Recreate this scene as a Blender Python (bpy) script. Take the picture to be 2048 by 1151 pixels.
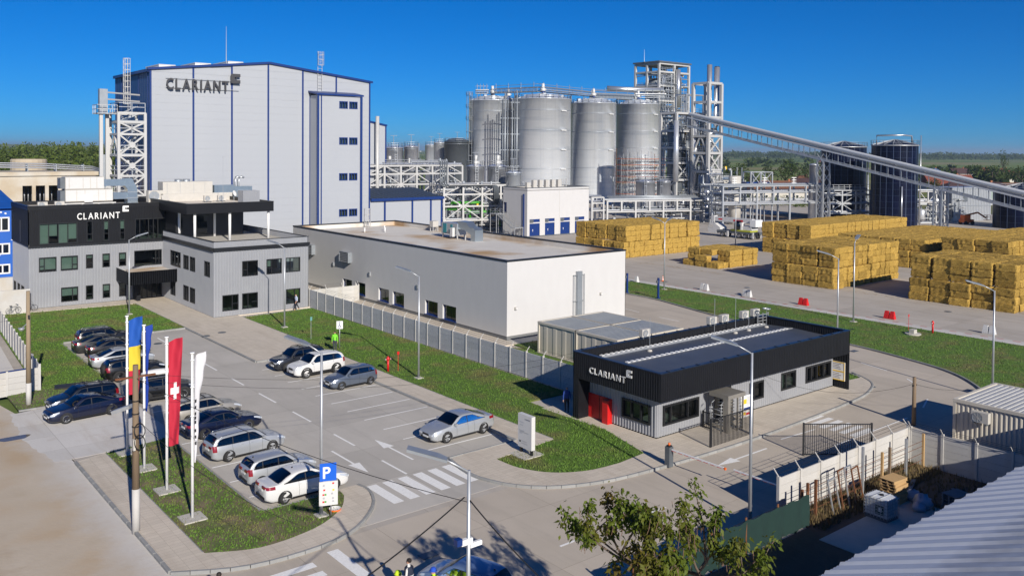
import bpy, bmesh, math, random
import numpy as np
from mathutils import Vector, Matrix
random.seed(7); RNG = np.random.default_rng(7)
for o in list(bpy.data.objects): bpy.data.objects.remove(o)
SC = bpy.context.scene; COL = SC.collection
# ------------------------------------------------------------------ camera
H = 18.0; F = 1750.0; CX = 1024.0; HOR = 300.0
YAW = math.radians(39); PITCH = math.radians(1.4); ROLL = math.radians(0.43)
CY = HOR + F*math.tan(PITCH)
fw0 = np.array([math.sin(YAW), math.cos(YAW), 0]); rt0 = np.array([math.cos(YAW), -math.sin(YAW), 0]); up0 = np.array([0, 0, 1.])
fwv = fw0*math.cos(PITCH)-up0*math.sin(PITCH); up1 = up0*math.cos(PITCH)+fw0*math.sin(PITCH)
rtv = rt0*math.cos(ROLL)+up1*math.sin(ROLL); upv = up1*math.cos(ROLL)-rt0*math.sin(ROLL)
CAM = np.array([0, 0, H])
cd = bpy.data.cameras.new('camera'); cam = bpy.data.objects.new('camera', cd); COL.objects.link(cam)
cd.sensor_width = 36; cd.lens = F/2048*36; cd.shift_y = -(575.5-CY)/2048; cd.clip_start = 0.5; cd.clip_end = 40000
cam.matrix_world = Matrix(((rtv[0], upv[0], -fwv[0], 0), (rtv[1], upv[1], -fwv[1], 0), (rtv[2], upv[2], -fwv[2], H), (0, 0, 0, 1)))
SC.camera = cam
def ray(u, v): return fwv+rtv*(u-CX)/F-upv*(v-CY)/F
def G(u, v, z=0.0):                                   # survey: point of the plane z seen in direction (u, v)
    d = ray(u, v); p = CAM+d*((z-H)/d[2]); return (float(p[0]), float(p[1]))
def A(u, v, ax, val):
    d = ray(u, v); p = CAM+d*((val-CAM[ax])/d[ax]); return p
def proj(p):
    q = np.asarray(p, float)-CAM; y = q@fwv; return (CX+F*(q@rtv)/y, CY-F*(q@upv)/y)
# ------------------------------------------------------------------ light
SUN_EL = math.radians(25.5); SH = np.array([0.236, 0.972])   # shadows fall along SH
wd = bpy.data.worlds.new('World'); SC.world = wd; wd.use_nodes = True
nt = wd.node_tree; nt.nodes.clear()
sky = nt.nodes.new('ShaderNodeTexSky'); sky.sky_type = 'NISHITA'; sky.sun_disc = False
sky.sun_elevation = SUN_EL; sky.sun_rotation = math.atan2(-SH[0], -SH[1]) ; sky.altitude = 2500
sky.air_density = 1.0; sky.dust_density = 0.0; sky.ozone_density = 3.0
hs = nt.nodes.new('ShaderNodeHueSaturation'); hs.inputs['Saturation'].default_value = 1.05; hs.inputs['Hue'].default_value = 0.497
bgn = nt.nodes.new('ShaderNodeBackground'); bgn.inputs[1].default_value = 0.068
wo = nt.nodes.new('ShaderNodeOutputWorld')
tint = nt.nodes.new('ShaderNodeMix'); tint.data_type = 'RGBA'; tint.blend_type = 'MULTIPLY'; tint.inputs[0].default_value = 1.0; tint.inputs[7].default_value = (.13, .43, .88, 1)
nt.links.new(sky.outputs[0], tint.inputs[6]); nt.links.new(tint.outputs[2], hs.inputs['Color']); nt.links.new(hs.outputs[0], bgn.inputs[0]); nt.links.new(bgn.outputs[0], wo.inputs[0])
sl = bpy.data.lights.new('sun', 'SUN'); sl.energy = 4.3; sl.angle = math.radians(0.53); sl.color = (1.0, 0.93, 0.83)
so = bpy.data.objects.new('sun', sl); COL.objects.link(so)
tosun = Vector((-SH[0]*math.cos(SUN_EL), -SH[1]*math.cos(SUN_EL), math.sin(SUN_EL)))
so.rotation_euler = tosun.to_track_quat('Z', 'Y').to_euler(); so.location = (0, -60, 60)
SC.view_settings.view_transform = 'Standard'; SC.view_settings.look = 'None'; SC.view_settings.gamma = 1.0
SC.view_settings.exposure = 0.45
SC.render.engine = 'CYCLES'; SC.cycles.max_bounces = 6; SC.cycles.diffuse_bounces = 3; SC.cycles.glossy_bounces = 3; SC.cycles.transparent_max_bounces = 16
# ------------------------------------------------------------------ materials
def _n(t, k, **kw):
    n = t.nodes.new('ShaderNode'+k)
    for a, b in kw.items(): setattr(n, a, b)
    return n
def mat(name, col, rough=0.6, metal=0.0, col2=None, scale=3.0, amt=0.5, bump=0.0, bscale=None, coat=0.0, spec=0.5, stretch=None, detail=4, perobj=0.0, col3=None, scale3=0.2, emit=None):
    m = bpy.data.materials.new(name); m.use_nodes = True; t = m.node_tree; b = t.nodes['Principled BSDF']
    b.inputs['Roughness'].default_value = rough; b.inputs['Metallic'].default_value = metal
    b.inputs['Coat Weight'].default_value = coat; b.inputs['Coat Roughness'].default_value = 0.06; b.inputs['Specular IOR Level'].default_value = spec
    tc = _n(t, 'TexCoord'); src = tc.outputs['Object']
    if stretch:
        mp = _n(t, 'Mapping'); mp.inputs['Scale'].default_value = stretch; t.links.new(src, mp.inputs[0]); src = mp.outputs[0]
    c = None
    if col2:
        nz = _n(t, 'TexNoise'); nz.inputs['Scale'].default_value = scale; nz.inputs['Detail'].default_value = detail; t.links.new(src, nz.inputs['Vector'])
        rp = _n(t, 'ValToRGB'); rp.color_ramp.elements[0].position = 0.5-amt*0.5; rp.color_ramp.elements[1].position = 0.5+amt*0.5
        rp.color_ramp.elements[0].color = (*col, 1); rp.color_ramp.elements[1].color = (*col2, 1)
        t.links.new(nz.outputs['Fac'], rp.inputs[0]); c = rp.outputs[0]
        if col3:
            n3 = _n(t, 'TexNoise'); n3.inputs['Scale'].default_value = scale3; n3.inputs['Detail'].default_value = 5; t.links.new(tc.outputs['Object'], n3.inputs['Vector'])
            r3 = _n(t, 'ValToRGB'); r3.color_ramp.elements[0].position = 0.48; r3.color_ramp.elements[1].position = 0.68
            t.links.new(n3.outputs['Fac'], r3.inputs[0])
            mx = _n(t, 'Mix', data_type='RGBA'); t.links.new(r3.outputs[0], mx.inputs[0]); t.links.new(c, mx.inputs[6]); mx.inputs[7].default_value = (*col3, 1); c = mx.outputs[2]
    else:
        rg = _n(t, 'RGB'); rg.outputs[0].default_value = (*col, 1); c = rg.outputs[0]
    if perobj:
        oi = _n(t, 'ObjectInfo'); mr = _n(t, 'MapRange'); mr.inputs[3].default_value = 1-perobj; mr.inputs[4].default_value = 1+perobj
        t.links.new(oi.outputs['Random'], mr.inputs[0]); hv = _n(t, 'HueSaturation'); t.links.new(mr.outputs[0], hv.inputs['Value']); t.links.new(c, hv.inputs['Color']); c = hv.outputs[0]
    t.links.new(c, b.inputs['Base Color'])
    if bump:
        nb = _n(t, 'TexNoise'); nb.inputs['Scale'].default_value = bscale or scale*3; nb.inputs['Detail'].default_value = 3; t.links.new(src, nb.inputs['Vector'])
        bp = _n(t, 'Bump'); bp.inputs['Strength'].default_value = 0.6; bp.inputs['Distance'].default_value = bump; t.links.new(nb.outputs['Fac'], bp.inputs['Height']); t.links.new(bp.outputs[0], b.inputs['Normal'])
    if emit: b.inputs['Emission Color'].default_value = (*emit, 1); b.inputs['Emission Strength'].default_value = 1.0
    return m
def glass_mat(name, tint=(.25, .3, .33), refl=(0.9, 0.95, 1.0), ior=1.6):
    m = bpy.data.materials.new(name); m.use_nodes = True; t = m.node_tree; t.nodes.clear()
    tr = _n(t, 'BsdfTransparent'); tr.inputs[0].default_value = (*tint, 1); gl = _n(t, 'BsdfGlossy'); gl.inputs['Color'].default_value = (*refl, 1); gl.inputs['Roughness'].default_value = 0.03
    fr = _n(t, 'Fresnel'); fr.inputs[0].default_value = ior; mx = _n(t, 'MixShader'); o = _n(t, 'OutputMaterial')
    t.links.new(fr.outputs[0], mx.inputs[0]); t.links.new(tr.outputs[0], mx.inputs[1]); t.links.new(gl.outputs[0], mx.inputs[2]); t.links.new(mx.outputs[0], o.inputs[0])
    return m
M = {}
M['black'] = mat('black_metal', (.012, .013, .016), .45, 0, (.018, .019, .022), 2, .8)
M['blackclad'] = mat('black_cladding', (.0045, .005, .007), .5, 0.0, (.008, .009, .012), 1.2, .8, spec=.3)
M['greyclad'] = mat('grey_cladding', (.27, .28, .305), .42, .15, (.32, .33, .35), .8, .8)
M['frame'] = mat('anthracite_frame', (.012, .013, .015), .4)
M['glass'] = glass_mat('window_glass', (.36, .44, .42))
M['darkglass'] = glass_mat('car_glass', (.12, .16, .17), ior=1.75)
M['blind'] = mat('blind_fabric', (.45, .50, .46), .9)
M['inner'] = mat('interior', (.30, .30, .29), .9)
M['whitewall'] = mat('white_render', (.51, .505, .50), .85, 0, (.56, .555, .55), 1.2, .9, .004, 14, stretch=(1, 1, .35))
M['roofmem'] = mat('roof_membrane', (.55, .52, .47), .85, 0, (.66, .63, .58), .5, .8, .004, 6, col3=(.40, .25, .11), scale3=.14)
M['roofcream'] = mat('roof_cream', (.60, .53, .43), .85, 0, (.70, .64, .55), .7, .8)
M['panel'] = mat('sandwich_panel', (.345, .365, .40), .45, .0, (.38, .40, .43), .25, .9)
M['blue'] = mat('blue_trim', (.006, .030, .155), .42)
M['bluewall'] = mat('blue_side', (.015, .045, .15), .45, 0, (.02, .06, .18), .4, .8)
M['galv'] = mat('galvanised', (.40, .42, .44), .42, .55, (.52, .54, .56), 4, .8)
M['steel'] = mat('white_steel', (.42, .42, .415), .5, .1, (.52, .52, .51), 1.5, .8)
M['dsteel'] = mat('dark_steel', (.10, .115, .13), .5, .4, (.17, .19, .21), 1.5, .8)
M['msteel'] = mat('mid_steel', (.27, .30, .33), .45, .5, (.38, .41, .44), 1.5, .8)
M['pipe'] = mat('pipe_cladding', (.50, .52, .55), .32, .75, (.62, .64, .67), 1, .8)
M['alu'] = mat('aluminium_cladding', (.66, .70, .74), .28, .4, (.74, .775, .81), .8, .9, .01, .6, stretch=(.3, .3, 1.0))
def streaks(m):                                       # vertical streaks, bluish bands and pale patches in the tank cladding colour
    t = m.node_tree; b = t.nodes['Principled BSDF']; cur = b.inputs['Base Color'].links[0].from_socket; tc = t.nodes['Texture Coordinate']
    for sc, st, lo, hi, k, c in ((1.4, (1, 1, .02), .5, .75, .35, (.40, .42, .45)), (.5, (.12, .12, 1.3), .52, .7, .40, (.36, .43, .52)), (.3, (.5, .5, .5), .55, .8, .3, (.85, .87, .9))):
        mp = _n(t, 'Mapping'); mp.inputs['Scale'].default_value = st; t.links.new(tc.outputs['Object'], mp.inputs[0]); nz = _n(t, 'TexNoise'); nz.inputs['Scale'].default_value = sc; nz.inputs['Detail'].default_value = 5; t.links.new(mp.outputs[0], nz.inputs['Vector']); r = _n(t, 'MapRange'); r.inputs[1].default_value = lo; r.inputs[2].default_value = hi; r.inputs[4].default_value = k; t.links.new(nz.outputs['Fac'], r.inputs[0]); mx = _n(t, 'Mix', data_type='RGBA'); t.links.new(r.outputs[0], mx.inputs[0]); t.links.new(cur, mx.inputs[6]); mx.inputs[7].default_value = (*c, 1); cur = mx.outputs[2]
    t.links.new(cur, b.inputs['Base Color'])
streaks(M['alu'])
M['tankwhite'] = mat('pale_tank_steel', (.60, .62, .66), .30, .6, (.70, .72, .75), .35, .8, stretch=(1, 1, .3))
M['white'] = mat('white_paint', (.75, .75, .74), .5)
M['plastic'] = mat('white_plastic', (.54, .54, .53), .45, 0, (.60, .60, .59), 3, .8)
M['cream'] = mat('cream_casing', (.45, .43, .39), .5, 0, (.52, .50, .46), 2, .8)
M['conc'] = mat('concrete', (.40, .38, .34), .9, 0, (.50, .48, .43), 2.5, .8, .004, 20)
M['precast'] = mat('precast_white', (.43, .42, .40), .9, 0, (.52, .51, .49), 1.3, .9, .006, 10, col3=(.45, .42, .37), scale3=.5, perobj=.05)
M['grayfence'] = mat('grey_fence_slab', (.36, .37, .39), .9, 0, (.46, .47, .48), 3, .9, .01, 12, perobj=.06)
M['kerb'] = mat('kerb_stone', (.22, .225, .22), .9, 0, (.31, .31, .305), 3, .9, .004, 25, perobj=.12)
M['paint'] = mat('road_paint', (.84, .84, .82), .8, 0, (.72, .71, .68), 9, .5)
M['red'] = mat('red_paint', (.55, .012, .012), .45)
M['orange'] = mat('orange_paint', (.75, .14, .02), .45)
M['yellow'] = mat('yellow_paint', (.80, .50, .02), .5)
M['green'] = mat('green_paint', (.05, .30, .02), .45)
M['rust'] = mat('rusty_steel', (.20, .08, .03), .8, .2, (.12, .05, .025), 8, .8)
M['wood'] = mat('weathered_wood', (.23, .165, .105), .9, 0, (.14, .10, .065), 2, .9, .01, 8, stretch=(6, 6, .5))
M['pallet'] = mat('pallet_wood', (.50, .33, .15), .85, 0, (.38, .24, .11), 4, .9)
M['wire'] = mat('wire_black', (.012, .012, .012), .6)
M['tyre'] = mat('tyre', (.018, .018, .018), .85)
M['rim'] = mat('alloy_rim', (.50, .51, .53), .35, .7)
M['skin'] = mat('skin', (.50, .28, .19), .6)
M['hair'] = mat('hair', (.02, .014, .01), .7)
M['duct'] = mat('duct_zinc', (.42, .50, .56), .28, .85, (.52, .60, .66), 1.5, .8)
# ------------------------------------------------------------------ mesh and object helpers
class MB:
    def __init__(s): s.v = []; s.f = []; s.m = []
    def add(s, vs, fs, mi=0):
        n = len(s.v); s.v.extend([tuple(map(float, p)) for p in vs])
        for f in fs: s.f.append(tuple(i+n for i in f)); s.m.append(mi)
        return s
    def box(s, x0, x1, y0, y1, z0, z1, mi=0):
        return s.add([(x0, y0, z0), (x1, y0, z0), (x1, y1, z0), (x0, y1, z0), (x0, y0, z1), (x1, y0, z1), (x1, y1, z1), (x0, y1, z1)],
                     [(0, 3, 2, 1), (4, 5, 6, 7), (0, 1, 5, 4), (1, 2, 6, 5), (2, 3, 7, 6), (3, 0, 4, 7)], mi)
    def bar(s, p0, p1, w, h=None, mi=0, up=(0, 0, 1)):            # rectangular bar p0 -> p1
        h = h or w; a = np.array(p0, float); b = np.array(p1, float); d = b-a; L = np.linalg.norm(d)
        if L < 1e-6: return s
        d /= L; u = np.array(up, float)
        if abs(d@u) > .98: u = np.array([1., 0, 0])
        sd = np.cross(d, u); sd /= np.linalg.norm(sd); u = np.cross(sd, d)
        vs = [e+sd*i*w/2+u*j*h/2 for e in (a, b) for i, j in ((-1, -1), (1, -1), (1, 1), (-1, 1))]
        return s.add(vs, [(0, 1, 2, 3), (7, 6, 5, 4), (0, 4, 5, 1), (1, 5, 6, 2), (2, 6, 7, 3), (3, 7, 4, 0)], mi)
    def cyl(s, p0, p1, r0, r1=None, n=10, cap=True, mi=0):
        r1 = r0 if r1 is None else r1; a = np.array(p0, float); b = np.array(p1, float); d = b-a; d = d/np.linalg.norm(d)
        u = np.array([0, 0, 1.]) if abs(d[2]) < .95 else np.array([1., 0, 0]); sd = np.cross(d, u); sd /= np.linalg.norm(sd); u = np.cross(sd, d)
        vs = []
        for e, r in ((a, r0), (b, r1)):
            for k in range(n):
                t = 2*math.pi*k/n; vs.append(e+sd*r*math.cos(t)+u*r*math.sin(t))
        fs = [(k, (k+1) % n, n+(k+1) % n, n+k) for k in range(n)]
        if cap: fs += [tuple(range(n))[::-1], tuple(range(n, 2*n))]
        return s.add(vs, fs, mi)
    def tube(s, path, r, n=6, mi=0, cap=True):
        P = [np.array(p, float) for p in path]; vs = []; fs = []; m = len(P); rr = r if hasattr(r, '__len__') else [r]*m
        up = np.array([0, 0, 1.])
        for i in range(m):
            d = P[min(i+1, m-1)]-P[max(i-1, 0)]; d = d/(np.linalg.norm(d)+1e-9)
            u = up if abs(d[2]) < .97 else np.array([1., 0, 0]); sd = np.cross(d, u); sd /= np.linalg.norm(sd); u2 = np.cross(sd, d)
            for k in range(n):
                t = 2*math.pi*k/n; vs.append(P[i]+(sd*math.cos(t)+u2*math.sin(t))*rr[i])
        for i in range(m-1):
            for k in range(n): fs.append((i*n+k, i*n+(k+1) % n, (i+1)*n+(k+1) % n, (i+1)*n+k))
        if cap: fs += [tuple(range(n))[::-1], tuple(range((m-1)*n, m*n))]
        return s.add(vs, fs, mi)
    def lathe(s, prof, c=(0, 0, 0), n=32, mi=0, a0=0, a1=2*math.pi):   # prof: (r, z)
        full = abs(a1-a0-2*math.pi) < 1e-6; k = n if full else n+1; vs = []
        for r, z in prof:
            for j in range(k):
                t = a0+(a1-a0)*j/n; vs.append((c[0]+r*math.cos(t), c[1]+r*math.sin(t), c[2]+z))
        fs = []
        for i in range(len(prof)-1):
            for j in range(n): fs.append((i*k+j, i*k+(j+1) % k, (i+1)*k+(j+1) % k, (i+1)*k+j))
        return s.add(vs, fs, mi)
    def prism(s, poly, z0, z1, mi=0, bottom=True):
        n = len(poly); a = sum(poly[i][0]*poly[(i+1) % n][1]-poly[(i+1) % n][0]*poly[i][1] for i in range(n))
        if a < 0: poly = poly[::-1]
        vs = [(p[0], p[1], z0) for p in poly]+[(p[0], p[1], z1) for p in poly]
        fs = [(i, (i+1) % n, n+(i+1) % n, n+i) for i in range(n)]+[tuple(range(n, 2*n))]
        if bottom: fs.append(tuple(range(n))[::-1])
        return s.add(vs, fs, mi)
    def sheet(s, poly, z, mi=0):
        n = len(poly); a = sum(poly[i][0]*poly[(i+1) % n][1]-poly[(i+1) % n][0]*poly[i][1] for i in range(n))
        if a < 0: poly = poly[::-1]
        return s.add([(p[0], p[1], z) for p in poly], [tuple(range(n))], mi)
    def mesh(s, name, mats, smooth=False):
        me = bpy.data.meshes.new(name); me.from_pydata(s.v, [], s.f)
        for m in (mats if isinstance(mats, (list, tuple)) else [mats]): me.materials.append(m)
        if any(s.m): me.polygons.foreach_set('material_index', s.m)
        if smooth: me.shade_smooth() if smooth is True else None
        me.update(); return me
    def build(s, name, mats, parent=None, smooth=False, loc=None, rotz=0):
        return link(name, s.mesh(name, mats, smooth), parent, loc, rotz)
def link(name, me, parent=None, loc=None, rotz=0, rot=None, scale=None):
    o = bpy.data.objects.new(name, me); COL.objects.link(o)
    if parent is not None: o.parent = parent
    if loc is not None: o.location = loc
    if rotz: o.rotation_euler = (0, 0, rotz)
    if rot is not None: o.rotation_euler = rot
    if scale is not None: o.scale = scale
    return o
def tag(o, label, cat, group=None):
    o['label'] = label; o['category'] = cat
    if group: o['group'] = group
    return o
def thing(name, label, cat, loc=(0, 0, 0), rotz=0, group=None):
    o = bpy.data.objects.new(name, None); COL.objects.link(o); o.empty_display_size = .3
    o.location = loc; o.rotation_euler = (0, 0, rotz); return tag(o, label, cat, group)
def struct(o): o['kind'] = 'structure'; return o
def stuff(o): o['kind'] = 'stuff'; return o
def dup(root, loc, rotz=None, label=None, group=None):
    def cp(o, par):
        c = o.copy(); COL.objects.link(c); c.parent = par
        for ch in o.children: cp(ch, c)
        return c
    r = cp(root, None); r.location = loc
    if rotz is not None: r.rotation_euler = (0, 0, rotz)
    if label: r['label'] = label
    if group: r['group'] = group
    return r
def sbox(name, d, m, parent, loc=(0, 0, 0), bev=0):
    """box part of size d standing at loc (centre of base)"""
    return MB().box(-d[0]/2, d[0]/2, -d[1]/2, d[1]/2, 0, d[2]).build(name, m, parent, loc=loc)
def arc(cx, cy, r, a0, a1, n=10): return [(cx+r*math.cos(math.radians(a0+(a1-a0)*i/n)), cy+r*math.sin(math.radians(a0+(a1-a0)*i/n))) for i in range(n+1)]
def smooth_path(pts, n=6, closed=False):
    P = [np.array(p, float) for p in pts]; out = []; m = len(P)
    for i in range(m if closed else m-1):
        g = (lambda k: P[k % m]) if closed else (lambda k: P[min(max(k, 0), m-1)])
        p0, p1, p2, p3 = g(i-1), g(i), g(i+1), g(i+2)
        for j in range(n):
            t = j/n; out.append(tuple(.5*((2*p1)+(-p0+p2)*t+(2*p0-5*p1+4*p2-p3)*t*t+(-p0+3*p1-3*p2+p3)*t**3)))
    if not closed: out.append(tuple(P[-1]))
    return out
# wall in the plane u (horizontal direction) x z, outward normal n, with openings cut out and a cladding profile
def wall_mesh(mb, o, u, n, L, z0, z1, ops=(), pitch=0, depth=.055, mi=0):
    o = np.array(o, float); u = np.array(u, float); n = np.array(n, float)
    bp = {0.0: 0.0, L: 0.0}
    if pitch:
        k = 0
        while k*pitch < L:
            for a, d in ((0, 0), (.45, 0), (.58, depth), (.87, depth)):
                x = (k+a)*pitch
                if 0 <= x <= L: bp[round(x, 4)] = d
            k += 1
    xs = sorted(bp)
    def off(x):
        for i in range(len(xs)-1):
            if xs[i] <= x <= xs[i+1]:
                t = (x-xs[i])/max(xs[i+1]-xs[i], 1e-6); return bp[xs[i]]*(1-t)+bp[xs[i+1]]*t
        return 0
    cuts = sorted(set(xs) | {round(min(max(q, 0), L), 4) for w in ops for q in w[:2]})
    for a, b in zip(cuts[:-1], cuts[1:]):
        if b-a < 1e-4: continue
        m = (a+b)/2; seg = [(z0, z1)]
        for w in ops:
            if w[0] < m < w[1]:
                ns = []
                for s0, s1 in seg:
                    if w[3] <= s0 or w[2] >= s1: ns.append((s0, s1)); continue
                    if w[2] > s0: ns.append((s0, w[2]))
                    if w[3] < s1: ns.append((w[3], s1))
                seg = ns
        for s0, s1 in seg:
            pa = o+u*a+n*off(a); pb = o+u*b+n*off(b)
            mb.add([(pa[0], pa[1], s0), (pb[0], pb[1], s0), (pb[0], pb[1], s1), (pa[0], pa[1], s1)], [(0, 1, 2, 3)], mi)
    return mb
def window(par, o, u, n, w, mull=(), trans=(), fm='frame', reveal=.14, proud=.05, blinds=(), fr=.09, sash=None, gm='glass', nm='window'):
    """framed window in opening w=(u0,u1,z0,z1); mull: fractions of vertical bars; blinds: (f0,f1,drop) fractions"""
    o = np.array(o, float); u = np.array(u, float); n = np.array(n, float); a, b, z0, z1 = w
    def P(x, d, z): q = o+u*x+n*d; return (q[0], q[1], z)
    def bx(mb, x0, x1, d0, d1, s0, s1, mi=0):
        vs = [P(x0, d0, s0), P(x1, d0, s0), P(x1, d1, s0), P(x0, d1, s0), P(x0, d0, s1), P(x1, d0, s1), P(x1, d1, s1), P(x0, d1, s1)]
        mb.add(vs, [(0, 3, 2, 1), (4, 5, 6, 7), (0, 1, 5, 4), (1, 2, 6, 5), (2, 3, 7, 6), (3, 0, 4, 7)], mi)
    fmb = MB(); d0, d1 = -reveal, proud
    bx(fmb, a, b, d0, d1, z0, z0+fr); bx(fmb, a, b, d0, d1, z1-fr, z1); bx(fmb, a, a+fr, d0, d1-.002, z0+fr, z1-fr); bx(fmb, b-fr, b, d0, d1-.002, z0+fr, z1-fr)
    for q in mull:
        x = a+(b-a)*q; bx(fmb, x-fr*.45, x+fr*.45, d0+.01, d1-.05, z0+fr, z1-fr)
    for q in trans:
        q0, q1, zz = q; x0 = a+fr+(b-a-2*fr)*q0; x1 = a+fr+(b-a-2*fr)*q1; zz = z0+(z1-z0)*zz; bx(fmb, x0, x1, d0+.012, d1-.052, zz-fr*.4, zz+fr*.4)
    root = fmb.build(nm, M[fm], par)
    g = MB(); e = sorted([0, 1]+list(mull))
    for q0, q1 in zip(e[:-1], e[1:]):
        x0 = a+(b-a)*q0; x1 = a+(b-a)*q1
        gg = MB(); gg.add([P(x0, d0+.05, z0), P(x1, d0+.05, z0), P(x1, d0+.05, z1), P(x0, d0+.05, z1)], [(0, 1, 2, 3)]); gg.build('pane', M[gm], root)
    for f0, f1, dr in blinds:
        bb = MB(); x0 = a+(b-a)*f0+.03; x1 = a+(b-a)*f1-.03; bx(bb, x0, x1, d0-.06, d0-.05, z1-(z1-z0)*dr, z1-.02); bb.build('blind', M['blind'], root)
    return root
# ================================================================== GROUND
def conc_mat(name, c1, c2, gx, gy, joint=.012, stain=(.33, .31, .28), warm=None, slabvar=.10, ox=0, oy=0):
    m = mat(name, c1, .85, 0, c2, .35, .7, .003, 30); t = m.node_tree; b = t.nodes['Principled BSDF']; cur = b.inputs['Base Color'].links[0].from_socket
    tc = t.nodes['Texture Coordinate']; mp = _n(t, 'Mapping'); mp.inputs['Location'].default_value = (ox, oy, 0); t.links.new(tc.outputs['Object'], mp.inputs[0])
    br = _n(t, 'TexBrick'); br.offset = 0; br.squash = 1; br.inputs['Scale'].default_value = 1.0; br.inputs['Mortar Size'].default_value = joint; br.inputs['Mortar Smooth'].default_value = .3
    br.inputs['Brick Width'].default_value = gx; br.inputs['Row Height'].default_value = gy; br.inputs['Bias'].default_value = 0
    br.inputs['Color1'].default_value = (1-slabvar,)*3+(1,); br.inputs['Color2'].default_value = (1+slabvar*.4,)*3+(1,); br.inputs['Mortar'].default_value = (.55, .53, .5, 1)
    t.links.new(mp.outputs[0], br.inputs['Vector'])
    mx = _n(t, 'Mix', data_type='RGBA', blend_type='MULTIPLY'); mx.inputs[0].default_value = 1; t.links.new(cur, mx.inputs[6]); t.links.new(br.outputs['Color'], mx.inputs[7]); cur = mx.outputs[2]
    # stretched tyre grime and blotchy stains
    for sc, st, lo, hi, k in ((.6, (1.6, .22, 1), .50, .75, .45), (.9, (1, 1, 1), .60, .80, .35), (14, (1, 1, 1), .55, .8, .22)):
        mp2 = _n(t, 'Mapping'); mp2.inputs['Scale'].default_value = st; t.links.new(tc.outputs['Object'], mp2.inputs[0])
        nz = _n(t, 'TexNoise'); nz.inputs['Scale'].default_value = sc; nz.inputs['Detail'].default_value = 6; nz.inputs['Roughness'].default_value = .6; t.links.new(mp2.outputs[0], nz.inputs['Vector'])
        r = _n(t, 'MapRange'); r.inputs[1].default_value = lo; r.inputs[2].default_value = hi; r.inputs[4].default_value = k; t.links.new(nz.outputs['Fac'], r.inputs[0])
        mx = _n(t, 'Mix', data_type='RGBA'); t.links.new(r.outputs[0], mx.inputs[0]); t.links.new(cur, mx.inputs[6]); mx.inputs[7].default_value = (*stain, 1); cur = mx.outputs[2]
    t.links.new(cur, b.inputs['Base Color']); return m
M['lot'] = conc_mat('parking_concrete', (.41, .385, .345), (.50, .47, .425), 5, 5, ox=-.85, oy=-1)
M['road'] = conc_mat('road_concrete', (.44, .385, .315), (.51, .45, .375), 4.2, 5.5, stain=(.31, .275, .23))
M['yard'] = conc_mat('yard_concrete', (.40, .36, .31), (.46, .42, .37), 6, 6, stain=(.24, .195, .15))
M['band'] = conc_mat('band_concrete', (.52, .50, .47), (.58, .56, .53), 1.8, 3)
M['apron'] = conc_mat('apron_concrete', (.53, .51, .48), (.61, .59, .56), 6, 3, stain=(.34, .26, .18))
M['paver'] = conc_mat('paving', (.53, .47, .385), (.59, .525, .44), .6, .3, .006, stain=(.36, .30, .23), slabvar=.07)
M['dirt'] = mat('dirt_road', (.42, .345, .25), .95, 0, (.54, .47, .38), .5, .8, .02, 6, col3=(.44, .335, .22), scale3=.25, detail=8)
def dusty(m):                                          # worn concrete shows through the sand towards the kerb
    t = m.node_tree; b = t.nodes['Principled BSDF']; cur = b.inputs['Base Color'].links[0].from_socket; tc = t.nodes['Texture Coordinate']; sx = _n(t, 'SeparateXYZ'); t.links.new(tc.outputs['Object'], sx.inputs[0])
    for scl, k, lo, hi, c in ((.45, 5.0, 9.6, 11.6, (.52, .49, .45)), (2.2, 2.0, 10.6, 12.2, (.58, .56, .53)), (.9, 8.0, 7.0, 4.0, (.36, .27, .18))):
        nz = _n(t, 'TexNoise'); nz.inputs['Scale'].default_value = scl; nz.inputs['Detail'].default_value = 8; nz.inputs['Roughness'].default_value = .65; t.links.new(tc.outputs['Object'], nz.inputs['Vector']); a = _n(t, 'Math', operation='MULTIPLY_ADD'); t.links.new(nz.outputs['Fac'], a.inputs[0]); a.inputs[1].default_value = k; t.links.new(sx.outputs[0], a.inputs[2]); s_ = _n(t, 'Math', operation='SUBTRACT'); t.links.new(a.outputs[0], s_.inputs[0]); s_.inputs[1].default_value = k*.5
        r = _n(t, 'MapRange'); r.inputs[1].default_value = lo; r.inputs[2].default_value = hi; r.inputs[4].default_value = .8; t.links.new(s_.outputs[0], r.inputs[0]); mx = _n(t, 'Mix', data_type='RGBA'); t.links.new(r.outputs[0], mx.inputs[0]); t.links.new(cur, mx.inputs[6]); mx.inputs[7].default_value = (*c, 1); cur = mx.outputs[2]
    t.links.new(cur, b.inputs['Base Color'])
dusty(M['dirt'])
M['soil'] = mat('dark_soil', (.07, .05, .035), .95, 0, (.14, .10, .07), 1.2, .8, .05, 4)
M['grass'] = mat('lawn', (.055, .118, .010), .95, 0, (.095, .168, .018), 2.2, .7, .03, 24, col3=(.125, .125, .035), scale3=.35, detail=8)
M['grassdry'] = mat('patchy_lawn', (.06, .115, .014), .95, 0, (.16, .13, .075), 1.1, .45, .03, 24, col3=(.19, .145, .09), scale3=.7, detail=8)
def ground_obj(name, poly, z0, z1, m, parent=None):
    o = MB().prism(poly, z0, z1, bottom=False).build(name, m, parent) if z1 > z0 else MB().sheet(poly, z1).build(name, m, parent)
    return o if parent else struct(o)
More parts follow.
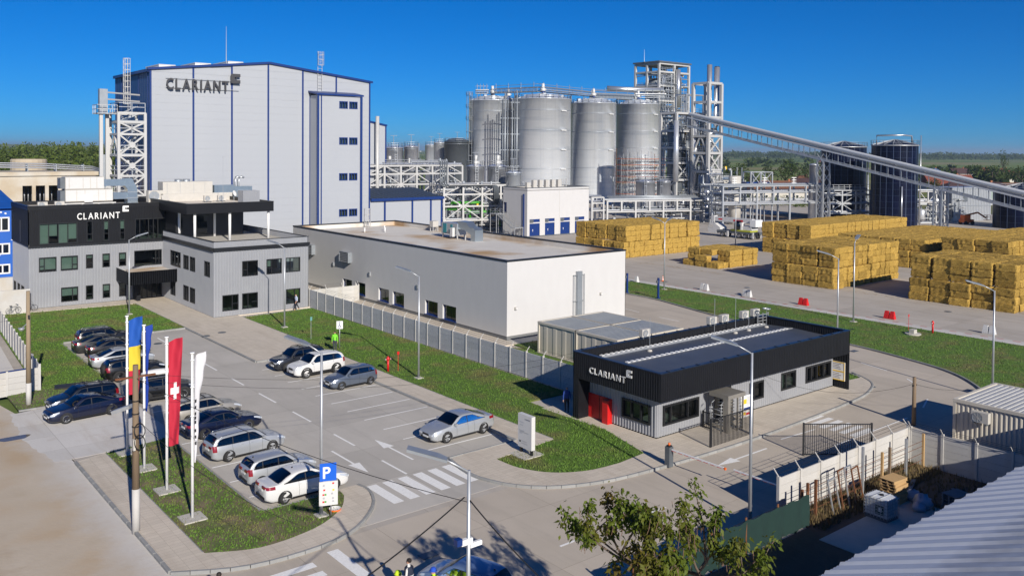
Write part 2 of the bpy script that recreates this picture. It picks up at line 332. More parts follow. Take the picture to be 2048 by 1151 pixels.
# far terrain: one sheet to the horizon, gently rising hills on the left
def terrain():
    mb = MB(); rs = [0, 60, 150, 300, 420, 520, 640, 800, 1000, 1300, 1700, 2300, 3200, 4500, 6500, 9000, 14000, 22000]; n = 96
    def zz(r, a):
        # bearing from camera forward, left positive
        b = math.degrees(a); left = max(0., min(1., (b-6)/16.)); h = 0
        if r > 2300: h = left*(18+26*min(1, (r-2300)/5000.))*(.8+.2*math.sin(a*37)+.12*math.sin(a*91+2))
        if r > 9000: h *= max(0, 1-(r-9000)/9000)
        return -0.35+h
    vs = [(0, 0, -.35)]; fs = []
    base = math.atan2(fw0[1], fw0[0])
    for r in rs[1:]:
        for k in range(n):
            a = -math.pi+2*math.pi*k/n; t = base+a; vs.append((r*math.cos(t), r*math.sin(t), zz(r, a)))
    for k in range(n): fs.append((0, 1+k, 1+(k+1) % n))
    for i in range(len(rs)-2):
        for k in range(n): fs.append((1+i*n+k, 1+(i+1)*n+k, 1+(i+1)*n+(k+1) % n, 1+i*n+(k+1) % n))
    mb.add(vs, fs); m = bpy.data.materials.new('fields'); m.use_nodes = True; t = m.node_tree; b = t.nodes['Principled BSDF']; b.inputs['Roughness'].default_value = 1; b.inputs['Specular IOR Level'].default_value = .1
    tc = _n(t, 'TexCoord'); mp = _n(t, 'Mapping'); mp.inputs['Scale'].default_value = (.0016, .0042, 1); mp.inputs['Rotation'].default_value = (0, 0, .6); t.links.new(tc.outputs['Object'], mp.inputs[0])
    vo = _n(t, 'TexVoronoi'); vo.inputs['Scale'].default_value = 1.6; t.links.new(mp.outputs[0], vo.inputs['Vector'])
    rp = _n(t, 'ValToRGB'); rp.color_ramp.interpolation = 'CONSTANT'; e = rp.color_ramp.elements
    e[0].position = 0; e[0].color = (.10, .15, .035, 1); e[1].position = .25; e[1].color = (.15, .20, .055, 1)
    for p, c in ((.45, (.21, .235, .075)), (.6, (.12, .17, .05)), (.75, (.24, .22, .11)), (.88, (.14, .19, .06))):
        q = e.new(p); q.color = (*c, 1)
    sp = _n(t, 'SeparateColor'); t.links.new(vo.outputs['Color'], sp.inputs[0]); t.links.new(sp.outputs[0], rp.inputs[0])
    nz = _n(t, 'TexNoise'); nz.inputs['Scale'].default_value = .02; nz.inputs['Detail'].default_value = 8; t.links.new(tc.outputs['Object'], nz.inputs['Vector'])
    mx = _n(t, 'Mix', data_type='RGBA'); mr = _n(t, 'MapRange'); mr.inputs[1].default_value = .4; mr.inputs[2].default_value = .7; mr.inputs[4].default_value = .55; t.links.new(nz.outputs['Fac'], mr.inputs[0]); t.links.new(mr.outputs[0], mx.inputs[0])
    t.links.new(rp.outputs[0], mx.inputs[6]); mx.inputs[7].default_value = (.09, .125, .035, 1); t.links.new(mx.outputs[2], b.inputs['Base Color'])
    struct(mb.build('terrain', m))
terrain()
ground_obj('yard', [(11.9, -30), (275, -30), (275, 150), (190, 290), (11.9, 290)], 0, 0, M['yard'])
road = ground_obj('road', [(-8, 8), (88.6, 8), (88.6, 90), (69.5, 112), (62, 112), (62, 48), (36, 36), (11.9, 36), (-8, 30)], 0, .004, M['road'])
lot = ground_obj('parking_lot', [(17.6, 36.5), (34.1, 36.5), (34.1, 88), (18.2, 88), (18.2, 60), (17.6, 60)], 0, .008, M['lot'])
def ragged(poly, keep=lambda p: False, amp=.35, step=.45, seed=1):
    r = random.Random(seed); out = []; n = len(poly); ph = r.uniform(0, 6)
    for i in range(n):
        a, b = np.array(poly[i], float), np.array(poly[(i+1) % n], float); L = np.linalg.norm(b-a); k = max(1, int(L/step)); nn = np.array([-(b-a)[1], (b-a)[0]])/L
        for j in range(k):
            p = a+(b-a)*j/k
            if j and not (keep(a) and keep(b)): p = p+nn*(amp*(math.sin(j*.37+ph)+.6*math.sin(j*1.1+2*ph))*.6+r.gauss(0, amp*.25))
            out.append(tuple(p))
    return out
ground_obj('dirt_road', [(-25, -5), (5, -5), (11.85, 30), (11.85, 54.5), (11.0, 66), (10.0, 72), (11, 120), (-40, 140), (-60, 40)], 0, .009, M['dirt'])
pd_ = [(9.9+.9*math.cos(a)*(1+.2*math.sin(3*a)), 60.9+.55*math.sin(a)*(1+.25*math.cos(2*a))) for a in np.linspace(0, 6.1, 18)]; ground_obj('puddle', pd_, 0, .0155, mat('puddle', (.10, .10, .10), .08, 0, (.14, .13, .12), 3, .8))
ground_obj('driveway', ragged([(11.0, 54.8), (18.0, 54.8), (18.0, 66.6), (10.6, 66.6), (10.3, 60)], lambda p: p[0] > 10.9, .10, .2), 0, .012, M['apron'])
ground_obj('yard_dirt_strip', [(-40, 72.5), (12.6, 72.5), (14.5, 105.5), (-40, 125)], 0, .013, M['dirt'])
Zl = .10
LAWN_A = [(13.3, 71.8), (17.2, 71.0), (18.15, 72.5), (18.15, 87.7), (29.4, 87.7), (29.4, 104.6), (15.0, 106.0)]
LAWN_A2 = [(11.2, 66.9), (17.5, 66.9), (17.9, 70.9), (13.4, 71.7), (11.2, 71.2)]
LAWN_B = [(36.0, 40.2), (36.0, 89.6), (44.2, 90.2), (43.9, 47.4), (40.0, 47.4), (40.0, 42.8), (36.9, 40.2)]
LAWN_B2 = smooth_path([(31.05, 39.55), (31.2, 37.7), (32.2, 36.0), (34.0, 35.0), (36.2, 34.75)], 5)+[(38.6, 35.0), (40.0, 39.6), (40.0, 42.8), (36.9, 40.2), (36.0, 40.15)]
LAWN_I = [(13.55, 54.4), (17.35, 55.0), (17.35, 41.05), (21.7, 41.05)]+smooth_path([(21.55, 40.2), (20.6, 38.8), (18.6, 37.55), (15.8, 37.2), (13.6, 38.2)], 5)
LAWN_C = [(88.4, 8), (88.4, 83), (82.0, 83)]+smooth_path([(80.3, 76), (80.0, 70.5), (77.4, 60), (76.1, 50), (75.9, 43.3), (74.8, 38), (73, 32.8), (69.5, 28.9), (65.2, 26.5), (62.3, 25.2)], 4)+[(62.0, 8)]
LAWN_D = [(62.2, 36.6), (65.3, 36.3), (66.3, 38.5), (66.5, 42), (65.4, 46.5), (62.2, 48)]
LAWN_E = [(45.2, 47), (50.4, 47), (50.4, 60.5), (49.3, 62), (49.3, 108), (45.2, 108)]
LAWN_F = [(50.5, 59.2), (67.5, 59.2), (67.5, 62.2), (50.8, 62.2)]
LAWN_G = [(22.1, 72.1), (23.2, 72.3), (23.1, 75.1), (22.2, 75)]
lawns = []
for nm, p, m in (('lawn', LAWN_A, 'grass'), ('lawn', LAWN_A2, 'grassdry'), ('lawn', LAWN_B, 'grass'), ('lawn', LAWN_B2, 'grass'), ('lawn', LAWN_I, 'grassdry'), ('lawn', LAWN_C, 'grass'), ('lawn', LAWN_D, 'grass'), ('lawn', LAWN_E, 'grass'), ('lawn', LAWN_F, 'grass'), ('lawn', LAWN_G, 'grass')):
    ground_obj(nm, p, 0, Zl, M[m])
Zp = .12
PLAZA = [(29.45, 70.3), (36.0, 70.3), (36.0, 91), (44.6, 91), (44.6, 92), (33, 108.2), (18.6, 108.4), (18.2, 105.9), (29.45, 104.7)]
WALK_R = [(34.15, 41.4), (36.0, 40.2), (36.0, 70.3), (34.15, 70.3)]
KERB_SE = smooth_path([(28.95, 41.2), (28.6, 39.6), (28.6, 37.8), (29.7, 35.5), (32.0, 33.9), (36.0, 33.0), (46.0, 32.6), (58.4, 33.2), (62.6, 34.0), (64.8, 35.2), (66.3, 37.6)], 5)
WALK_S = [p for p in KERB_SE if p[0] < 62]+[(62.2, 36.6), (62.0, 44.5), (40.0, 44.5), (40.0, 39.7)]+LAWN_B2[::-1][5:] if False else None
WALK_S1 = [p for p in KERB_SE if p[0] < 36.3]+[(36.2, 34.75)]+smooth_path([(36.2, 34.75), (34.0, 35.0), (32.2, 36.0), (31.2, 37.7), (31.05, 39.55)], 5)[1:]+[(36.0, 40.15), (34.15, 41.4), (30, 41.4)]
WALK_S2 = [p for p in KERB_SE if 36 <= p[0]]+[(65.3, 36.3), (62.2, 36.6), (61.8, 45.5), (39.7, 45.5), (39.9, 39.65), (38.6, 35.0), (36.2, 34.75)]
WALK_I = [(11.95, 53.9), (13.55, 54.4), (13.6, 38.2)]+smooth_path([(13.6, 38.2), (15.8, 37.2), (18.6, 37.55), (20.6, 38.8), (21.55, 40.2)], 5)[1:]+[(21.7, 41.05), (22.75, 41.1)]+smooth_path([(22.75, 41.1), (22.8, 39.9), (21.8, 38.0), (19.1, 36.0), (14.9, 35.9), (11.95, 37.4)], 5)[1:]
for p in (PLAZA, WALK_R, WALK_S1, WALK_S2, WALK_I): ground_obj('pavement', p, 0, Zp, M['paver'])
ground_obj('path', [(49.3, 62.3), (51.2, 62.3), (52.8, 108), (49.5, 108)], 0, .11, M['paver'])
ground_obj('path', [(51.2, 62.2), (67.6, 62.2), (67.6, 63.9), (51.2, 63.9)], 0, .111, M['conc'])
ground_obj('kerb_strip', [(88.5, 8), (91.2, 8), (90.6, 34), (90.0, 64), (90.4, 90), (88.5, 90)], 0, .02, M['band'])
# kerb stones, one by one
ST = {}
def stone(L, w=.16, h=.15):
    k = (round(L, 2), w, h)
    if k not in ST:
        b = MB(); c = .018; x = L/2-.008
        b.add([(-x, -w/2, 0), (x, -w/2, 0), (x, w/2, 0), (-x, w/2, 0), (-x, -w/2, h-c), (x, -w/2, h-c), (x, w/2, h-c), (-x, w/2, h-c), (-x, -w/2+c, h), (x, -w/2+c, h), (x, w/2-c, h), (-x, w/2-c, h)],
              [(0, 1, 5, 4), (1, 2, 6, 5), (2, 3, 7, 6), (3, 0, 4, 7), (4, 5, 9, 8), (5, 6, 10, 9), (6, 7, 11, 10), (7, 4, 8, 11), (8, 9, 10, 11)]); ST[k] = b.mesh('kerb_stone', M['kerb'])
    return ST[k]
def kerb(path, step=1.0, w=.16, h=.15, z=0):
    r = bpy.data.objects.new('kerb', None); COL.objects.link(r); struct(r)
    P = [np.array(p[:2], float) for p in path]; seg = [np.linalg.norm(b-a) for a, b in zip(P[:-1], P[1:])]; tot = sum(seg); n = max(1, round(tot/step)); st = tot/n
    def at(s):
        for (a, b), L in zip(zip(P[:-1], P[1:]), seg):
            if s <= L+1e-6: return a+(b-a)*(s/L if L else 0)
            s -= L
        return P[-1]
    for k in range(n):
        a, b = at(k*st), at((k+1)*st); L = np.linalg.norm(b-a); c = (a+b)/2
        link('kerb_stone', stone(max(.1, round(L, 1)), w, h), r, loc=(c[0], c[1], z), rotz=math.atan2(b[1]-a[1], b[0]-a[0]))
kerb([(34.07, 41.45), (34.07, 70.2)]); kerb([(29.4, 70.22), (34.0, 70.22)]); kerb([(29.38, 70.3), (29.38, 88)]); kerb([(18.3, 87.62), (29.3, 87.62)])
kerb(KERB_SE, .8); kerb([(29, 41.45), (34, 41.45)]); kerb([(18.08, 72.6), (18.08, 87.5)], 1, .1, .11); kerb([(17.42, 41.1), (17.42, 54.9)], 1, .12, .11); kerb([(17.5, 40.98), (21.8, 40.98)], 1, .12, .11)
kerb(smooth_path([(22.85, 41.1), (22.9, 39.85), (21.85, 37.9), (19.1, 35.9), (14.9, 35.8), (11.85, 37.3)], 5), .8); kerb([(11.87, 37.4), (11.87, 53.9)], 1)
kerb([(11.2, 66.82), (17.6, 66.82)], 1, .12, .11); kerb([(36.04, 40.3), (36.04, 89.6)], 1, .08, .13); kerb([(13.58, 38.3), (13.58, 54.3)], 1, .07, .13)
kerb([p for p in LAWN_C if 62.2 < p[0] < 82.1][::-1], 1, .16, .15); kerb(LAWN_D[1:5], .8); kerb([(29.44, 88), (29.44, 104.6)], 1, .08, .13); kerb([(36.1, 89.65), (44.2, 90.3)], 1, .08, .13)
# painted markings
def paintq(name, poly, z=.013): return MB().sheet(poly, z).build(name, M['paint'], lot)
def pr(name, x0, x1, y0, y1, z=.013): return paintq(name, [(x0, y0), (x1, y0), (x1, y1), (x0, y1)], z)
for a, b in ((73.9, 69.7), (66.6, 64.1), (61.3, 58.3), (55.6, 52.8), (49.6, 46.9), (43.7, 41.0), (85, 82)): pr('lane_dash', 25.78, 25.92, b, a)
for y in (43.5, 46.1, 48.5, 50.95, 53.3, 55.65, 58.1, 60.4, 62.8, 65.2, 67.6): pr('stall_line', 28.8, 33.8, y-.06, y+.06)
for y in (43.2, 45.8, 48.5, 51.0, 53.5, 56.0, 58.8, 61.2): pr('stall_line', 17.7 if y < 55 else 18.3, 22.2, y-.06, y+.06)
for y in (73.0, 75.5, 78.0, 80.5, 83.0, 85.4): pr('stall_line', 18.4, 23.0, y-.06, y+.06)
for k in range(6): pr('crosswalk_stripe', 23.15+k*.97, 23.75+k*.97, 37.9, 40.75)
def arrow(x, y, ang, L=4.4, z=.014):
    c, s = math.cos(ang), math.sin(ang); q = [(-L/2, -.07), (L/2-1.7, -.07), (L/2-1.7, -.36), (L/2, 0), (L/2-1.7, .36), (L/2-1.7, .07), (-L/2, .07)]
    paintq('lane_arrow', [(x+c*a-s*b, y+s*a+c*b) for a, b in q], z)
arrow(27.35, 44.9, math.pi/2); arrow(24.3, 44.7, -math.pi/2)
arrow(*[float(v) for v in (np.array(G(1436, 930))+np.array(G(1532, 897)))/2], math.pi, 4.8)
for k in range(6): y = 29.0+k*.72; pr('crosswalk_stripe', 51.6, 54.0, y, y+.42, .014)
a = G(660, 1100); b = G(735, 1150); pr('crosswalk_stripe', 17.98, 18.53, 30.6, 35.15, .014)
for k in range(4): pr('crosswalk_stripe', 14.3, 17.05, 34.18-k*.95, 34.66-k*.95, .014)
for p, q in (((1120, 1092), (1195, 1070)), ((1300, 1025), (1335, 1015))): a, b = G(*p), G(*q); pr('lane_dash', a[0], b[0], a[1]-.07, a[1]+.07, .014)
a = G(1640, 880); b = G(1815, 835); pr('lane_dash', a[0], b[0], b[1]-.07, b[1]+.07, .014)
def seg(p, q, w=.12):
    a, b = np.array(p), np.array(q); d = (b-a)/np.linalg.norm(b-a); n = np.array([-d[1], d[0]])*w/2; paintq('lane_dash', [tuple(a+n), tuple(b+n), tuple(b-n), tuple(a-n)], .014)
for p, q in (((1722, 725), (1774, 741)), ((1814, 757), (1833, 769)), ((1855, 798), (1846, 815)), ((1318, 634), (1358, 642)), ((1250, 617), (1278, 624)), ((1562, 878), (1630, 858))): seg(G(*p), G(*q))
for k in range(30): y = 34+k*1.5; link('red_dash', MB().sheet([(90.2, y), (90.34, y), (90.34, y+.7), (90.2, y+.7)], .026).mesh('red_dash', M['red']), road)
# drain covers
for u, v in ((444, 667), (412, 674), (316, 687), (293, 701), (1494, 575), (1896, 623), (856, 1110), (1741, 774), (1937, 781), (1708, 702), (1330, 563)):
    p = G(u, v); sq = u in (856, 1741, 1937, 1708); b = MB()
    if sq: b.box(-.4, .4, -.25, .25, 0, .03)
    else: b.cyl((0, 0, 0), (0, 0, .02), .38, n=20)
    z = Zp if (28.8 < p[0] < 36 and p[1] > 70.4) else .01
    struct(b.build('drain_cover', M['dsteel'], loc=(p[0], p[1], z)))
# grass tufts (stuff)
def tufts(name, poly, dens, z, m, hmin=.05, hmax=.13, seed=1):
    r = np.random.default_rng(seed); P = np.array(poly); x0, y0 = P.min(0); x1, y1 = P.max(0); n = int((x1-x0)*(y1-y0)*dens)
    q = r.uniform((x0, y0), (x1, y1), (n, 2)); ins = np.zeros(n, bool); j = len(P)-1
    for i in range(len(P)):
        c = (P[i, 1] > q[:, 1]) != (P[j, 1] > q[:, 1]); xx = (P[j, 0]-P[i, 0])*(q[:, 1]-P[i, 1])/(P[j, 1]-P[i, 1]+1e-12)+P[i, 0]; ins ^= c & (q[:, 0] < xx); j = i
    q = q[ins]; n = len(q); a = r.uniform(0, 6.28, n); w = r.uniform(.02, .05, n); h = r.uniform(hmin, hmax, n); le = r.normal(0, .04, (n, 2))
    v = np.zeros((n, 3, 3)); v[:, 0, :2] = q+np.c_[np.cos(a), np.sin(a)]*w[:, None]; v[:, 1, :2] = q-np.c_[np.cos(a), np.sin(a)]*w[:, None]; v[:, 2, :2] = q+le; v[:, :2, 2] = z-.01; v[:, 2, 2] = z+h
    me = bpy.data.meshes.new(name); me.vertices.add(3*n); me.vertices.foreach_set('co', v.ravel()); me.loops.add(3*n); me.loops.foreach_set('vertex_index', np.arange(3*n, dtype=np.int32)); me.polygons.add(n); me.polygons.foreach_set('loop_start', np.arange(0, 3*n, 3, dtype=np.int32))
    me.materials.append(m); me.update(); me.validate(); return stuff(tag(link(name, me), 'short green grass blades covering the lawns', 'grass'))
M['blade'] = mat('grass_blade', (.058, .135, .010), .8, 0, (.115, .205, .022), 1.5, .8, col3=(.14, .145, .04), scale3=.35)
GR = []
for i, (p, d) in enumerate(((LAWN_A, 60), (LAWN_A2, 40), (LAWN_B, 60), (LAWN_B2, 90), (LAWN_I, 80), (LAWN_C, 28), (LAWN_D, 50), (LAWN_E, 25), (LAWN_F, 30), (LAWN_G, 60))): GR.append(tufts('grass', p, d, Zl, M['blade'], seed=i))
with_me = GR[0].data; bmj = bmesh.new()
for g in GR: bmj.from_mesh(g.data)
bmj.to_mesh(with_me); bmj.free()
for g in GR[1:]: bpy.data.objects.remove(g)
# ================================================================== BUILDINGS
def text_meshes(txt, size, depth, spacing=1.0, bold=.012):
    """each letter as its own mesh, laid along +x, standing in x-y plane, z = depth"""
    out = []; x = 0
    for ch in txt:
        cu = bpy.data.curves.new('letter', 'FONT'); cu.body = ch; cu.size = size; cu.extrude = depth/2; cu.offset = bold*size; cu.resolution_u = 3
        ob = bpy.data.objects.new('tmp', cu); COL.objects.link(ob); dg = bpy.context.evaluated_depsgraph_get(); me = bpy.data.meshes.new_from_object(ob.evaluated_get(dg)); bpy.data.objects.remove(ob); bpy.data.curves.remove(cu)
        if len(me.vertices):
            xs = [v.co.x for v in me.vertices]; me.transform(Matrix.Translation((-min(xs), 0, 0))); out.append((x, me)); x += max(xs)-min(xs)+.16*size*spacing
        else: x += .3*size
    return out, x
def sign(txt, label, o, u, W, hgt, m, depth=.12, emblem=None, name='sign', group=None, cat='sign', standoff=.06, parent=None):
    """letters along direction u (unit xy) starting at o, width W, cap height hgt; emblem=(x0,z0,size)"""
    ang = math.atan2(u[1], u[0]); t = thing(name, label, cat, o, ang, group) if parent is None else parent
    size = hgt/.70; L, tw = text_meshes(txt, size, depth, 1.25); sx = W/(tw-.16*size*1.25)
    for x, me in L:
        me.materials.clear(); me.materials.append(m); b = link('letter', me, t, loc=(x*sx, -standoff-depth/2, 0), rot=(math.pi/2, 0, 0)); b.scale = (sx, 1, 1)
    if emblem:
        x0, z0, s = emblem; b = MB(); d0, d1 = -standoff-depth, -standoff
        def pz(pts):
            n = len(pts); b.add([(p[0], d0, p[1]) for p in pts]+[(p[0], d1, p[1]) for p in pts], [tuple(range(n)), tuple(range(2*n-1, n-1, -1))]+[(i, n+i, n+(i+1) % n, (i+1) % n) for i in range(n)])
        pz([(x0, z0), (x0+s, z0), (x0+s, z0+.34*s), (x0+.42*s, z0+.34*s), (x0+.36*s, z0+.40*s), (x0+.36*s, z0+.62*s), (x0+.42*s, z0+.68*s), (x0+s, z0+.68*s), (x0+s, z0+s), (x0+.12*s, z0+s), (x0, z0+.88*s)])
        pz([(x0+.50*s, z0+.44*s), (x0+.72*s, z0+.58*s), (x0+.50*s, z0+.58*s)])
        b.build('emblem', m, t)
    return t
def ring(mb, x0, x1, y0, y1, z0, z1, t, mi=0):     # rectangular parapet / coping
    mb.box(x0, x1, y0, y0+t, z0, z1, mi); mb.box(x0, x1, y1-t, y1, z0, z1, mi); mb.box(x0, x0+t, y0+t, y1-t, z0, z1, mi); mb.box(x1-t, x1, y0+t, y1-t, z0, z1, mi)
E1 = (1, 0, 0); E2 = (0, 1, 0); N1 = (-1, 0, 0); N2 = (0, -1, 0)
# ---------------------------------------------------------------- office
def office():
    T = thing('office_building', 'three storey office with grey ribbed cladding, black upper floor and roof terrace', 'building', (19.15, 107.8, 0))
    ox, oy = 19.15, 107.8
    def rel(w): return (w[0]-ox, w[1]-ox, w[2], w[3])
    top = [(20.1, 24.0, 7.15, 9.5), (24.95, 25.6, 7.2, 9.58), (26.75, 27.35, 7.2, 9.58), (28.5, 29.1, 7.2, 9.58), (30.2, 33.9, 7.1, 9.58)]
    mid = [(20.1, 21.87, 4.09, 5.72), (22.28, 24.06, 4.09, 5.72), (24.9, 25.65, 4.15, 5.72), (26.66, 27.46, 4.15, 5.72), (28.45, 29.25, 4.15, 5.72), (30.13, 33.3, 4.0, 5.82)]
    bot = [(22.3, 24.07, .58, 2.2), (24.88, 25.66, .6, 2.2), (26.67, 27.47, .6, 2.2), (28.46, 29.25, .6, 2.2)]
    door = (30.4, 33.3, .12, 2.6)
    z7 = 7.0
    wall_mesh(MB(), (0, 0, 0), E1, N2, 14.3, .15, z7, [rel(w) for w in mid+bot+[door]], .30).build('wall', M['greyclad'], T)
    wall_mesh(MB(), (0, -.12, 0), E1, N2, 14.6, z7, 11.4, [rel(w) for w in top], .18, .02).build('upper_wall', M['blackclad'], T)
    MB().box(-.12, 14.3, -.20, -.06, z7-.16, z7+.0).build('flashing', M['frame'], T); MB().box(0, 14.3, -.03, .1, 0, .15).build('plinth', M['frame'], T)
    # left side
    sw = [(111.0, 112.1, 7.2, 9.65)]; sb = [(110.5, 112.2, .7, 2.3), (112.9, 114.4, .7, 2.3), (115.1, 116.7, .7, 2.3)]
    D = 9.6
    f = lambda w: (oy+D-w[1], oy+D-w[0], w[2], w[3])
    wall_mesh(MB(), (0, D, 0), (0, -1, 0), N1, D, .15, z7, [f(w) for w in sb], .30).build('wall', M['greyclad'], T)
    wall_mesh(MB(), (-.12, D+.1, 0), (0, -1, 0), N1, D+.22, z7, 11.4, [(f(sw[0])[0]+.1, f(sw[0])[0]+.45, 7.2, 9.65)], .18, .02).build('upper_wall', M['blackclad'], T)
    window(T, (-.12, D+.1, 0), (0, -1, 0), N1, (f(sw[0])[0]+.1, f(sw[0])[0]+.45, 7.2, 9.65))
    for w in sb: window(T, (0, D, 0), (0, -1, 0), N1, f(w), mull=(.5,))
    b = MB(); b.box(0, 25, D, D+.2, 0, 11.2); b.box(24.8, 25.05, -8.9, D, 0, 7); b.box(14.3, 24.8, -8.9+17, -8.7+17, 7, 10.3); b.build('rear_wall', M['greyclad'], T)
    b = MB()
    for z in (.1, 3.45): b.box(.05, 24.7, -.0+.05, D, z, z+.2)
    for z in (.1, 3.45): b.box(14.4, 24.7, -16.7, .05, z, z+.2)
    b.box(.05, 14.4, .05, D, 6.8, 7.05); b.build('floor_slab', M['inner'], T)
    # main roof with parapet
    b = MB(); b.box(0, 14.6, .1, D, 10.85, 11.0); b.build('roof', M['roofcream'], T)
    b = MB(); ring(b, -.16, 14.62, -.16, D+.1, 11.0, 11.42, .22); b.build('parapet', M['blackclad'], T)
    b = MB(); ring(b, -.2, 14.66, -.2, D+.14, 11.42, 11.47, .3); b.build('coping', M['frame'], T)
    blf = {0: [(0, .25, 1), (.25, .48, .62), (.5, .75, .98), (.75, 1, .8)]}
    for i, w in enumerate(top):
        mu = {0: (.25, .5, .75), 4: (.15, .42, .57, .71)}.get(i, ())
        window(T, (0, -.12, 0), E1, N2, rel(w), mull=mu, trans=() if i in (0, 4) else ((0, 1, .36),), blinds=blf.get(i, [(0, 1, .45)] if i in (2, 3) else []))
    for i, w in enumerate(mid+bot):
        wide = w[1]-w[0] > 1.2; big = w[1]-w[0] > 2.5
        window(T, (0, 0, 0), E1, N2, rel(w), mull=((.78, .9) if big else (.31,) if i in (0,) else (.68,)) if wide else (), trans=((0, .3 if i == 0 else .0, .4),) if i == 0 else (((.68, 1, .4),) if wide else ((0, 1, .38),)),
               blinds=[] if big else [(0, 1, [.85, .9, .25, .5, .5, 0, .6, .1, .5, .45][i % 10])])
    # entrance doors
    e = window(T, (0, 0, 0), E1, N2, rel(door), mull=(.22, .42, .61, .8), nm='entrance_door', proud=.02)
    # entrance canopy
    c = MB(); c.box(9.0, 14.9, -5.2, -5.12, 2.55, 4.0); wall_mesh(c, (9.0, -5.2, 0), E1, N2, 5.9, 2.55, 4.02, (), .2, .03); wall_mesh(c, (9.0, -.05, 0), (0, -1, 0), N1, 5.15, 2.55, 4.02, (), .2, .03); c.build('canopy', M['blackclad'], T)
    MB().box(9.0, 14.25, -5.12, -.05, 3.55, 3.7).build('canopy_roof', M['roofmem'], T); MB().box(14.35, 14.9, -5.2, -4.6, 0.12, 2.55).build('canopy_pier', M['blackclad'], T)
    MB().box(10.85, 11.25, -1.6, -.06, .12, 2.55).build('canopy_wall', M['blackclad'], T)
    # wing
    wx0, wx1, wy = 33.45-ox, 44.2-ox, 91.0-oy
    fr = [(36.49, 38.25, 4.21, 5.87), (39.23, 41.0, 4.21, 5.87), (41.45, 43.18, 4.25, 5.87), (34.31, 36.09, .7, 2.39), (36.49, 38.25, .7, 2.39), (41.48, 43.2, .72, 2.37)]
    lf = [(101.32, 104.94, 4.25, 6.0), (98.78, 100.45, 4.3, 5.89), (96.7, 98.26, 4.3, 5.89), (92.1, 93.73, 4.25, 5.87), (98.79, 100.46, .78, 2.46), (96.71, 98.28, .78, 2.46), (103.17, 104.96, .8, 2.4)]
    frr = [(w[0]-33.45, w[1]-33.45, w[2], w[3]) for w in fr]; lfr = [(107.8-w[1], 107.8-w[0], w[2], w[3]) for w in lf]
    wall_mesh(MB(), (wx0, wy, 0), E1, N2, wx1-wx0, .15, 7.04, frr, .30).build('wall', M['greyclad'], T)
    wall_mesh(MB(), (wx0, 0, 0), (0, -1, 0), N1, -wy, .15, 7.04, lfr, .30).build('wall', M['greyclad'], T)
    for i, w in enumerate(frr): window(T, (wx0, wy, 0), E1, N2, w, mull=((.33,) if i < 3 else (.62,)) if i != 4 else (.38,), trans=((0, .33, .42),) if i < 3 else ((.62, 1, .42),), blinds=[(0, .33, .5)] if i == 1 else [(0, 1, .08)])
    for i, w in enumerate(lfr): window(T, (wx0, 0, 0), (0, -1, 0), N1, w, mull=(.33, .66) if i == 0 else (.5,), blinds=[(0, 1, .2)])
    b = MB(); b.box(wx0-.06, wx1+.06, wy-.14, wy-.0, 7.04, 7.24); b.box(wx0-.1, wx1+.1, wy-.2, wy-.0, 7.24, 7.46); b.box(wx0-.14, wx0, wy, 0, 7.04, 7.24); b.box(wx0-.2, wx0, wy, 0, 7.24, 7.46); b.build('flashing', M['frame'], T)
    b = MB(); wall_mesh(b, (wx0, wy, 0), E1, N2, wx1-wx0, 7.46, 8.08, (), .15, .025); wall_mesh(b, (wx0, 0, 0), (0, -1, 0), N1, -wy, 7.46, 8.08, (), .15, .025); wall_mesh(b, (wx1-.12, wy+17, 0), (0, -1, 0), N1, 17, 7.4, 8.08, (), .15, .025); b.box(wx1-.1, wx1, wy, 8, 7.04, 8.07); b.box(wx0+.04, wx1, wy+.04, wy+.1, 7.4, 8.07); b.box(wx0+.04, wx0+.1, wy+.1, 0, 7.4, 8.07); b.build('terrace_parapet', M['greyclad'], T)
    b = MB(); b.box(wx0-.05, wx1+.04, wy-.06, wy+.14, 8.08, 8.13); b.box(wx0-.06, wx0+.14, wy+.14, 0, 8.08, 8.13); b.box(wx1-.16, wx1+.04, wy+.14, 8, 8.08, 8.13); b.build('coping', M['frame'], T)
    MB().box(wx0, wx1, wy, 8, 7.05, 7.4).build('terrace_floor', M['conc'], T); MB().box(wx0, wx1, wy+.02, wy+.1, 0, .15).build('plinth', M['frame'], T)
    # recessed top floor of the wing
    b = MB(); b.box(wx0+.3, wx0+8.4, -3.7, 8, 7.4, 10.55); b.box(wx0+5.5, wx0+9.3, -1.6, 8, 7.4, 10.55); b.build('recessed_wall', M['black'], T)
    for w in ((35.7-ox, 37.5-ox, 7.5, 10.0), (33.9-ox, 34.6-ox, 7.9, 9.9)):
        window(T, (0, -3.72, 0), E1, N2, w, mull=(.55,) if w[1]-w[0] > 1 else (), proud=.06, reveal=.0, nm='terrace_door')
    cb = MB(); ring(cb, 32.95-ox, 43.1-ox, 97.9-oy, 116-oy, 10.6, 11.72, .25); cb.build('canopy_fascia', M['blackclad'], T); MB().box(33.1-ox, 43.0-ox, 98.1-oy, 116-oy, 11.15, 11.3).build('canopy_deck', M['roofcream'], T)
    b = MB(); ring(b, 32.9-ox, 43.15-ox, 97.85-oy, 116.05-oy, 11.72, 11.77, .33); b.build('coping', M['frame'], T); MB().box(33.1-ox, 43.0-ox, 98.1-oy, 116-oy, 10.6, 10.7).build('canopy_soffit', M['white'], T)
    for x, y in ((34.0, 98.4), (38.0, 98.4), (42.7, 98.5), (34.0, 103.6), (38.3, 104.0)): MB().cyl((0, 0, 0), (0, 0, 3.3), .15, n=14).build('column', M['white'], T, True, loc=(x-ox, y-oy, 7.38))
    sign('CLARIANT', 'white raised company lettering and emblem on the black top floor of the office', (23.95, 107.66, 9.78), (1, 0), 4.55, .72, M['white'], .08, (4.85, .72, .68))
office()
